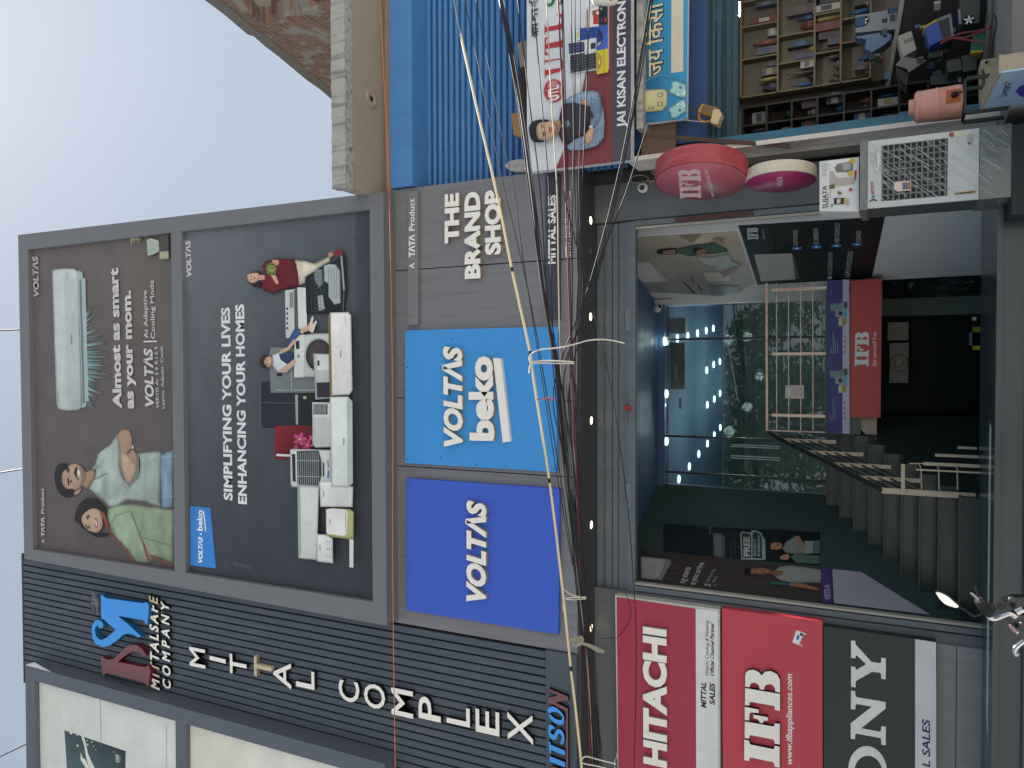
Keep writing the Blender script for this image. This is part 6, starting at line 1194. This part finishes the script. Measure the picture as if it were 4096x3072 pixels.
for i in range(46):                            # loose bits all over the floor and counter
    q = (rnd.uniform(760, 1820), rnd.uniform(20, 700)); y = rnd.uniform(.55, 1.3)
    if 1110 < q[0] < 1290 and q[1] < 640: continue
    c = at(T(4, q), y); r_ = rnd.uniform(.015, .05); cc = rnd.choice(pal); m_ = mat('goods_' + cc, cc, .5)
    mb = MB(); a = rnd.uniform(0, 3); mb.obox(c, (r_ * math.cos(a), r_ * math.sin(a), 0), (-r_ * .6 * math.sin(a), r_ * .6 * math.cos(a), 0), (0, 0, r_ * rnd.uniform(.4, 1.2)), m_).obox(c + Vector((0, 0, r_ * .9)), (r_ * .4, 0, 0), (0, r_ * .4, 0), (0, 0, r_ * .3), BLK)
    tag(mb.build('loose_part'), 'small loose electrical part among the clutter of the dim shop', 'spare part', 'loose parts cluttering the shop floor and counter')
RW_ = mat('red_wire', '8d3d44', .5)
for pts, lb in (([(1500, 350), (1580, 320), (1680, 285), (1790, 272), (1900, 245), (1930, 215)], 'thick pink red wire running over the green battery'), ([(1490, 375), (1600, 330), (1700, 325), (1800, 290), (1880, 262)], 'second pink red wire curling below the first towards the green battery'), ([(1600, 330), (1720, 345), (1830, 365), (1880, 385)], 'dull red wire dropping across the front of the green battery')):
    tag(MB().tube(cyl_path([at(T(4, q), .36) for q in pts], 6), .008, RW_, 6).build('battery_wire'), lb, 'wire')
for pts, lb in (([(1960, 130), (1975, 200), (1960, 290), (1948, 345)], 'thin grey wire standing up from the pale shop floor'), ([(2012, 515), (2030, 540), (2052, 600)], 'short black wire behind the cream inverter'), ([(2110, 470), (2092, 520), (2088, 600)], 'black wire end rising above the blue tilted sign')):
    tag(MB().tube(cyl_path([at(T(4, q), -.1) for q in pts], 6), .007, BLK, 6).build('loose_wire'), lb, 'wire')
# orange drum on its stand
YD = -.45
c0, c1 = at(T(4, (1215, 905)), YD), at(T(4, (1678, 900)), YD); ax = (0, 0, 1); H = c0.z - c1.z
rr = abs(at(T(4, (1450, 765)), YD).x - at(T(4, (1450, 1050)), YD).x) / 2; cx = at(T(4, (1450, 907)), YD).x
DRM = mat('faded_orange_plastic', 'd49c8a', .55, .12, 6, streak=.3, dirt='b5a08e')
s = thing('water_drum', 'faded orange insulated water drum with a square tap recess on a dark stand', 'water drum', (cx, YD, c1.z))
zb_ = c1.z
MB().lathe((cx, YD, zb_), ax, [(0, .0001), (0, rr * .93), (.02 * H, rr * .98), (.05 * H, rr), (.45 * H, rr * .97), (.455 * H, rr * 1.0), (.49 * H, rr * 1.0), (.495 * H, rr * .97), (.79 * H, rr * .93), (.80 * H, rr * .9)], DRM, 40).build('body', s)
MB().lathe((cx, YD, zb_ + .8 * H), ax, [(0, rr * .95), (.03 * H, rr * .96), (.045 * H, rr * .9), (.085 * H, rr * .84), (.1 * H, rr * .6), (.105 * H, rr * .52), (.19 * H, rr * .5), (.2 * H, rr * .46), (.2 * H, .0001)], DRM, 40).build('lid', s)
tp = at(T(4, (1605, 830)), YD - rr * .97); 
MB().obox(tp, (.052, .0, 0), (0, .012, 0), (0, 0, .052), mat('orange_recess', 'a85a34', .5, .1)).build('tap_recess', s)
MB().lathe(tp + Vector((.005, -.01, -.005)), (0, -1, 0), [(0, .026), (.02, .026), (.022, .016), (.05, .016), (.052, .0001)], BLK, 16).obox(tp + Vector((.01, -.045, -.03)), (.008, 0, 0), (0, .008, 0), (0, 0, .03), BLK).build('tap', s)
s = thing('drum_stand', 'dark welded steel stand carrying the orange water drum', 'stand', (cx, YD, zf))
ST = mat('dark_green_steel', '2d3a35', .6, .2, 8); hw = rr * 1.0
MB().box(cx - hw, cx + hw, YD - hw, YD + hw, zb_ - .02, zb_ - .002, ST).build('top', s)
for sx in (-1, 1):
    for sy in (-1, 1): MB().box(cx + sx * hw - .014, cx + sx * hw + .014, YD + sy * hw - .014, YD + sy * hw + .014, .3, zb_ - .021, ST).build('leg', s)
for dz in (.14, .3): MB().box(cx - hw + .015, cx + hw - .015, YD - hw - .008, YD - hw + .008, zb_ - dz - .012, zb_ - dz + .012, ST).build('rail', s)
boxpx('plastic_crate', 'blue slotted plastic crate behind the orange drum', 'crate', T(4, (1130, 1062)), T(4, (1240, 955)), .1, .3, mat('crate_blue', '2f5a80', .5, .1))
# blue tilted sign standing in front of the older shop
A_, B_ = T(4, (1838, 944)), T(4, (2002, 632)); pa = at(A_, -.75); pb = atz(B_, pa.z)
pl = PL(pa, (pb - pa).normalized()); hgt = .75
LV = mat('pale_blue_flex', '9fc0dc', .35, .08, 3)
uvA, uvB = (0, 0), ((pb - pa).length, 0)
s = thing('standing_sign', 'pale blue box sign with a white edge standing on the pale shop step', 'sign', pa)
mb = MB(); Lg = uvB[0]
mb.prism_uv(pl, [(0, 0), (Lg, 0), (Lg, -hgt), (0, -hgt)], .012, LV)
mb.text(pl, 'Livguard', T(4, (2060, 830)), T(4, (2105, 715)), 26, '2f3a78', .02, 0, .001); rn_ = ell(2068, 722, 22, 13, 16, .9)
mb.flat(pl, T(4, *rn_), 'b83a3e', .001).flat(pl, T(4, *ell(2068, 722, 11, 6, 12, .9)), 'd9e4ee', .0022).flat(pl, T(4, (2135, 790), (2180, 740), (2300, 720), (2300, 860), (2180, 830)), '3f3c9c', .001)
mb.build('face', s)
mb = MB(); mb.prism_uv(pl.off(-.013), [(0, 0), (Lg, 0), (Lg, -hgt), (0, -hgt)], .1, mat('cream_sign_edge', '9f9482', .5, .08)); mb.prism_uv(pl.off(.004), [(-.004, .006), (Lg + .004, .006), (Lg + .004, -.012), (-.004, -.012)], .12, mat('cream_sign_edge', '9f9482')); mb.build('frame', s)
# ------------------------------------------------------------------ cables across the front
CB = mat('black_cable', '1f2126', .5, .2, 20); CWh = mat('cream_cable', 'b9ad95', .5, .1, 20); CRd = mat('dark_red_cable', '6a1f2c', .5, .1, 20)
YK = -1.7
def cable(pts, r, m, label, y=YK, group='overhead cables across the shopfront', name='overhead_cable', k=6):
    rnd = random.Random(len(label) * 7 + int(pts[0][0])); P3 = [at(q, y) for q in pts]
    return tag(MB().tube(cyl_path(P3, 8), r, m, k).build(name), label, 'cable', group)
ys = [-80, 384, 768, 1152, 1536, 1920, 2304, 2688, 3150]
gl_ = 'thin black cable among the tangle crossing the shopfront'
def run(xs, r, m, lb, jig=0, y=YK): cable([(x + jig * math.sin(i * 1.7 + xs[0]), yy) for i, (x, yy) in enumerate(zip(xs, ys))], r, m, lb, y)
run([1985, 2075, 2129, 2170, 2235, 2275, 2318, 2362, 2388], .017, CB, 'thickest black cable bundle sagging over the slate strip', 0)
for j, (dx, r) in enumerate(((6, .006), (-7, .006), (11, .005))): run([x + dx + 4 * math.sin(i * 2.1 + j) for i, x in enumerate([1985, 2075, 2129, 2170, 2235, 2275, 2318, 2362, 2388])], r, CB, gl_, 3, YK - .02 * j)
run([2062, 2115, 2161, 2185, 2218, 2262, 2305, 2340, 2370], .005, CB, gl_)
run([2127, 2165, 2196, 2205, 2225, 2270, 2300, 2335, 2352], .005, CB, gl_)
run([2182, 2205, 2228, 2235, 2245, 2282, 2312, 2352, 2378], .0055, CWh, 'cream cable among the black ones over the white hoarding', 0)
run([2229, 2250, 2263, 2275, 2290, 2308, 2322, 2348, 2366], .0075, CRd, 'dark red cable crossing the white hoarding and slate strip', 0)
run([2282, 2292, 2300, 2312, 2316, 2322, 2330, 2362, 2402], .0045, CB, gl_)
run([2360, 2345, 2328, 2310, 2300, 2314, 2327, 2347, 2392], .0055, CB, gl_)
run([2320, 2322, 2316, 2330, 2310, 2318, 2335, 2356, 2380], .004, CB, gl_)
run([2246, 2256, 2270, 2282, 2296, 2330, 2340, 2372, 2410], .0045, CB, gl_)
run([2250, 2262, 2275, 2290, 2280, 2300, 2345, 2368, 2395], .0045, CB, gl_)
run([2300, 2300, 2290, 2290, 2290, 2326, 2352, 2376, 2420], .004, CB, gl_)
for j in range(7):
    o_ = [2100 + 40 * j, 2150 + 28 * j, 2190 + 20 * j, 2220 + 14 * j, 2245 + 9 * j, 2280 + 7 * j, 2315 + 5 * j, 2345 + 6 * j, 2370 + 7 * j]
    cable([(x + 5 * math.sin(i * 2.3 + j * 1.9), yy) for i, (x, yy) in enumerate(zip(o_, ys)) if i > 3], .0035, CB, 'fine black cable in the tangle below the two blue panels', YK + .03 * (j % 3))
d2 = 'black service cable dropping steeply from above the blue shop board'
for pts in ([(2608, -60), (2535, 384), (2456, 768), (2349, 1161), (2247, 1435), (2212, 1600), (2250, 1800), (2310, 2100), (2345, 2400)], [(2612, -60), (2540, 400), (2472, 768), (2367, 1199), (2289, 1384), (2255, 1560), (2300, 1900), (2330, 2300)], [(2592, 498), (2504, 768), (2404, 1036), (2367, 1199), (2293, 1453), (2275, 1640), (2310, 2000)], [(2620, -60), (2550, 380), (2465, 768), (2360, 1180), (2262, 1440)]):
    cable(pts, .0055, CB, d2)
cable([(2180, 690), (2247, 768), (2310, 1000), (2367, 1208), (2441, 1536), (2478, 1767), (2515, 2068), (2532, 2304), (2545, 2600), (2535, 3150)], .0045, CB, 'lone thin cable dropping across the rolled shutter and the crimson panel')
cable([(1840, -80), (1897, 180), (2019, 768), (2048, 884), (2120, 1200), (2180, 1536), (2240, 1900), (2300, 2300)], .0045, CB, 'thin cable running close beside the cream conduit pipe')
cable([(1890, -80), (2000, 500), (2057, 768), (2094, 1046), (2171, 1536), (2225, 1880), (2290, 2260)], .004, CB, 'second thin cable a hand below the cream conduit pipe')
cable([(1805, -60), (1825, 60), (1842, 136)], .004, CWh, 'pale wire leading to the upper end of the cream conduit')
cable([(1518, -60), (1535, 300), (1556, 768), (1570, 1536), (1571, 2304), (1582, 3150)], .0055, mat('orange_cord', 'd0734f', .6, .1, 20), 'thin orange cord stretched right across the grey fascia', -.75, 'overhead cables across the shopfront')
PVC = mat('cream_conduit', 'd8c8a2', .45, .06, 8)
for pts, lb in (([(1842, 136), (1905, 420), (1986, 768), (2048, 1077)], 'cream conduit length slanting past the raised white capitals'), ([(2048, 1079), (2085, 1245), (2121, 1410)], 'cream conduit length between the raised capitals and the sky blue panel'), ([(2122, 1416), (2138, 1536), (2197, 1920), (2244, 2304), (2283, 2672)], 'cream conduit length slanting across both blue panels'), ([(2283, 2675), (2305, 2860), (2335, 3150)], 'cream conduit length in front of the blue and maroon cut out letters')):
    c_ = tag(MB().tube(cyl_path([at(q, YK - .05) for q in pts], 8), .0115, PVC, 12).build('conduit_pipe'), lb, 'pipe', 'cream conduit lengths')
for i, q in enumerate(((2048, 1078), (2121, 1413), (2197, 1922), (2284, 2674))):
    d_ = (at((q[0] + 20, q[1] + 110), YK - .05) - at((q[0] - 20, q[1] - 110), YK - .05)).normalized(); c = at(q, YK - .05)
    tag(MB().tube([c - d_ * .02, c + d_ * .02], .0135, BLK, 12).build('pipe_joint'), 'black taped joint on the cream conduit ' + ('before the sky blue panel', 'on the sky blue panel', 'between the two blue panels', 'beside the maroon letter')[i], 'pipe joint')
TIE = mat('white_tie_tape', 'd6cfc0', .8, .12, 12)
def strap(name, label, paths, r=.006, y=YK - .07, m=None):
    mb = MB()
    for p in paths: mb.tube(cyl_path([at(q, y + .015 * (i % 2)) for i, q in enumerate(p)], 6), r, m or TIE, 6)
    return tag(mb.build(name), label, 'tie')
strap('cable_tie', 'white tape tie with a long tail hanging the cables by the sky blue panel', [T(7, (160, 1470), (280, 1458), (400, 1460), (528, 1468)), T(7, (160, 1482), (300, 1478), (430, 1482), (528, 1480)), T(7, (160, 1475), (150, 1430), (185, 1385), (260, 1360), (410, 1345), (560, 1310), (650, 1285), (760, 1274), (860, 1282), (972, 1308)), T(7, (165, 1480), (152, 1520), (148, 1565)), T(7, (528, 1466), (534, 1474), (528, 1484))], .0065)
strap('cable_tie', 'red and white thread tie on the cables by the sky blue panel', [T(11, (215, 135), (290, 125), (330, 115), (360, 122), (350, 140), (300, 138), (320, 120)), T(11, (300, 118), (335, 142), (358, 128))], .005, YK - .06, mat('red_white_thread', 'a85a52', .9, .35, 60))
strap('cable_tie', 'white cord tie looped round the cables by the deep blue panel', [T(15, (430, 135), (460, 190), (520, 185), (640, 182)), T(15, (430, 128), (450, 120), (500, 155), (570, 178), (635, 190)), T(15, (455, 195), (440, 250), (445, 310)), T(15, (575, 175), (580, 200), (640, 195)), T(15, (465, 200), (560, 205), (575, 185))], .0045)
strap('cable_tie', 'dirty rag tied round the cables above the crimson panel', [T(15, (498, 560), (540, 540), (600, 530), (605, 570), (560, 600), (520, 570), (590, 550)), T(15, (560, 580), (640, 590), (720, 620), (795, 655)), T(15, (575, 570), (660, 600), (730, 640), (780, 652))], .014, YK - .06, mat('dirty_rag', '9a9484', .95, .2, 14, bump=.5))
strap('cable_tie', 'white cord tie at the far left end of the cable tangle', [T(15, (598, 1590), (640, 1560), (760, 1590), (900, 1625)), T(15, (585, 1595), (620, 1620), (720, 1640), (820, 1662))], .006)
cable(T(15, (760, 540), (890, 535), (915, 525), (960, 480), (1010, 400), (1028, 320), (1010, 220), (985, 150)), .004, CB, 'black drop wire looping over the corner of the crimson panel', .3, None, 'drop_wire')
cable(T(15, (890, 1659), (885, 1610), (905, 1560), (905, 1530)), .006, CWh, 'white cable end beside the crimson panel frame', .2, None, 'drop_wire')
mb = MB(); mb.tube(cyl_path([at(q, YK + .03) for q in ((2372, -40), (2378, 6), (2400, 12), (2440, 14), (2462, 4), (2464, -40))], 5), .022, mat('torn_white_wrap', 'c9c4b6', .6, .2, 14, bump=.5), 8)
tag(mb.build('cable_wrap'), 'torn white wrapping round a cable joint before the white hoarding', 'wrapping')
# wires rising off the roof
for p_, lb in (([(92, 1318), (40, 1320), (-60, 1323)], 'thin dark wire rising from the roof over the right half of the hoarding'), ([(96, 1876), (40, 1884), (-60, 1902)], 'pair of dark wires rising from the roof over the left half of the hoarding'), ([(112, 2972), (50, 3002), (-60, 3055)], 'brown stay wire rising from the roof above the white hoarding')):
    cable(p_, .014, mat('dark_stay_wire', '3a3538', .6), lb, .25, 'stay wires above the roof', 'stay_wire')
# pigeon sitting on the blue half of the emblem
pc_ = at(T(13, (862, 235)), -.08); BR = mat('pigeon_grey', '6d7077', .8, .25, 30)
s = thing('pigeon', 'grey pigeon perched on top of the blue emblem half', 'bird', pc_)
b0 = at(T(13, (832, 245)), -.085)
mb = MB(); ex = Vector((1, 0, 0))
prof = [(-.17, .004), (-.14, .018), (-.08, .03), (-.03, .055), (.03, .066), (.08, .058), (.115, .04), (.14, .03), (.165, .028), (.185, .026), (.2, .016), (.207, .001)]
path = [b0 + Vector((a, 0, .0 + (.5 * max(0, a - .05)) - .12 * max(0, -a))) for a, _ in prof]
mb.tube(path, [r for _, r in prof], BR, 12, False); mb.tube([path[-2] + Vector((.0, -.002, 0)), path[-1] + Vector((.03, 0, -.008))], [.008, .001], BLK, 6)
mb.build('body', s)
for sy in (-1, 1): MB().obox(b0 + Vector((-.03, sy * .055, .0)), (.1, 0, .015), (0, .006, 0), (0, 0, .038), mat('pigeon_wing', '50535b', .8, .2, 20)).build('wing', s)
for sx in (0, .03): MB().tube([b0 + Vector((sx, 0, -.05)), b0 + Vector((sx, 0, -.085))], .005, mat('pigeon_leg', '9a5a50', .7), 6).build('leg', s)
# ------------------------------------------------------------------ motorcycle by the kerb
YM_ = -4.25
s = thing('motorcycle', 'parked black motorcycle with chrome handlebar and one raised mirror', 'motorcycle', (-1.0, YM_, 0))
mzq = lambda *p: Q(3696, 2304, .2411, *p)
CH = mat('chrome', 'c9ccd0', .08, .03, 20, metal=1.0); RB = mat('black_rubber', '15171a', .7, .1, 20); PB_ = mat('black_gloss_paint', '121519', .15, .1, 5, coat=.6); SL = mat('cast_alloy', '9b9ea2', .35, .1, 12, metal=.8)
pm = lambda q, d=0: at(mzq(q), YM_ + d)
mb = MB(); ml_ = smooth_closed(mzq((195, 275), (240, 270), (310, 292), (410, 352), (500, 432), (575, 500), (540, 525), (460, 508), (350, 465), (265, 385), (215, 310)), 3)
plm = PL(at((3790, 2400), YM_), Vector((.985, -.17, 0)), Vector((.12 * .17 / .985, .12, .99)) if False else (0, 0, 1))
mb.prism(plm, ml_, .02, BLK, 0); MB().flat(plm, ml_, 'ffffff', .0012, mat('mirror_glass', 'e8ecf2', .02, 0, metal=1.0)).build('mirror_glass', mb.build('mirror', s))
MB().tube(cyl_path([pm(q) for q in ((590, 520), (690, 575), (800, 655), (850, 662), (960, 625))], 6), .0045, BLK, 8).build('mirror_stem', s)
MB().tube(cyl_path([pm(q, .03) for q in ((1060, 660), (1095, 700), (1180, 712), (1290, 670), (1400, 632), (1460, 645), (1520, 695))], 8), .0095, CH, 12).build('handlebar', s)
MB().tube(cyl_path([pm(q, -.1) for q in ((1660, 1075), (1560, 1150), (1505, 1215), (1515, 1280), (1548, 1320))], 8), .0095, CH, 12).build('handlebar', s)
MB().tube([pm((1100, 640), .02), pm((1000, 540), 0), pm((900, 400), -.02)], [.016, .02, .017], RB, 12).build('grip', s)
MB().tube(cyl_path([pm(q, -.02) for q in ((960, 520), (880, 380), (800, 300), (780, 295))], 6), .0055, SL, 8).build('brake_lever', s); MB().tube(cyl_path([pm(q, .03) for q in ((960, 430), (900, 320), (870, 230), (850, 180))], 6), .005, RB, 8).build('clutch_lever', s)
MB().ball(pm((1060, 540)), .03, RB, 12, (1, .8, 1)).build('switch_box', s)
MB().tube([pm((1640, 545), -.03), pm((1530, 600), -.03)], .014, CH, 12).build('fork_tube', s)
mb = MB(); hl = pm((1580, 900), .1) - Vector((0, 0, .3)); mb.lathe(hl + Vector((0, .06, 0)), (.15, -1, -.1), [(0, .0001), (0, .05), (.04, .085), (.1, .095), (.11, .09)], PB_, 24); mb.build('headlight', s)
MB().lathe(hl + Vector((.017, -.05, -.011)), (.15, -1, -.1), [(-.012, .088), (0, .07), (.012, .0001)], mat('headlight_glass', 'c9ced4', .08, .05, spec=.8), 24).build('headlight_lens', s)
MB().prism(YP(YM_ + .12), mzq((1300, 705), (1420, 800), (1600, 1060), (1700, 1060), (1720, 640), (1560, 660)), .03, PB_).build('cowl', s)
MB().prism(YP(YM_ + .10), smooth_closed(mzq((1420, 815), (1470, 830), (1560, 920), (1565, 960), (1500, 940), (1430, 870))), .012, mat('pink_grey_lens', 'b08f9a', .25, .2, 30)).build('indicator', s)
MB().prism(YP(YM_ + .16), mzq((1140, 565), (1320, 485), (1310, 425), (1440, 365), (1700, 355), (1700, 470), (1500, 620), (1330, 560)), .06, PB_).build('fairing', s)
for q in ((1580, 690), (1640, 790), (1590, 960), (1450, 385)): MB().ball(pm(q, .06), .013, mat('dark_alloy', '4a4d50', .4, .1, 12, metal=.5), 10).build('bracket', s)
fx = at((4096, 2480), YM_).x
for wy, nm in ((YM_ - .1, 'front_wheel'), (YM_ - 1.35, 'rear_wheel')):
    w_ = MB(); n_ = 28
    w_.lathe((fx - .045, wy, .3), (1, 0, 0), [(0, .22), (0, .27), (.02, .3), (.07, .3), (.09, .27), (.09, .22), (0, .22)], RB, n_); t_ = w_.build(nm, s)
    MB().lathe((fx - .03, wy, .3), (1, 0, 0), [(0, .2), (0, .225), (.06, .225), (.06, .2), (0, .2)], SL, n_).build('rim', t_)
    sp_ = MB()
    for i in range(5): a = i * 1.2566; sp_.obox((fx, wy + .1 * math.cos(a), .3 + .1 * math.sin(a)), (.012, 0, 0), (0, .1 * math.cos(a), .1 * math.sin(a)), (0, -.016 * math.sin(a), .016 * math.cos(a)), SL)
    sp_.build('spokes', t_)
for sx in (-.085, .085): MB().tube([(fx + sx, YM_ - .1, .3), (fx + sx, YM_ + .03, .74)], .017, CH, 10).build('fork_leg', s)
MB().tube(cyl_path([(fx, YM_ + .0, .78), (fx, YM_ - .3, .8), (fx, YM_ - .55, .72), (fx, YM_ - .62, .66)], 6), [.05] * 6 + [.1] * 6 + [.09] * 7, PB_, 14).build('tank', s)
MB().tube([(fx, YM_ - .6, .7), (fx, YM_ - .9, .72), (fx, YM_ - 1.3, .78)], [.08, .11, .07], RB, 12).build('seat', s)
MB().obox((fx, YM_ - .5, .42), (.1, 0, 0), (0, .2, 0), (0, 0, .14), SL).build('engine', s)
# ------------------------------------------------------------------ trees over the road, seen only as reflections in the showroom glass
LF = mat('leaf_green', '56703a', .6, .35, 3); BK = mat('tree_bark', '4a3f34', .9, .2, 8)
def tree(x, y, h, r, label, sd):
    rnd = random.Random(sd); t = thing('street_tree', label, 'tree', (x, y, 0), 'trees across the road')
    MB().tube(cyl_path([(x, y, 0), (x + .1, y, h * .3), (x - .1, y + .1, h * .55), (x, y, h * .8)], 6), [.2 - .15 * i / 18 for i in range(19)], BK, 8).build('trunk', t)
    mb = MB(); cl_ = []
    for _ in range(26):
        a = rnd.uniform(0, 6.28); b = rnd.uniform(-.9, 1); cl_.append((Vector((x + r * .75 * math.cos(a) * (1 - b * b * .6), y + r * .75 * math.sin(a) * (1 - b * b * .6), h * .68 + b * h * .3)), rnd.uniform(.35, .7) * r * .7))
    for i in range(3600):
        c, cr = rnd.choice(cl_); d = Vector((rnd.gauss(0, 1), rnd.gauss(0, 1), rnd.gauss(0, 1))).normalized() * cr * rnd.uniform(.7, 1)
        p = c + d; u = Vector((rnd.gauss(0, 1), rnd.gauss(0, 1), rnd.gauss(0, .5))).normalized(); v = u.orthogonal(); sz = rnd.uniform(.09, .17)
        mb.add([p - u * sz, p - v * sz * .45, p + u * sz, p + v * sz * .45], [(0, 1, 2, 3)], LF)
    mb.build('crown', t)
for x, y, h, r, lb, sd in ((-2.0, -17, 7.6, 2.3, 'leafy green tree across the road mirrored at the left of the showroom glass', 1), (.6, -18, 7.2, 2.2, 'leafy green tree across the road mirrored in the middle of the showroom glass', 2), (-4.6, -19, 8, 2.5, 'taller green tree across the road mirrored beside the door handles', 3)):
    tree(x, y, h, r, lb, sd)
bpy.context.view_layer.update()
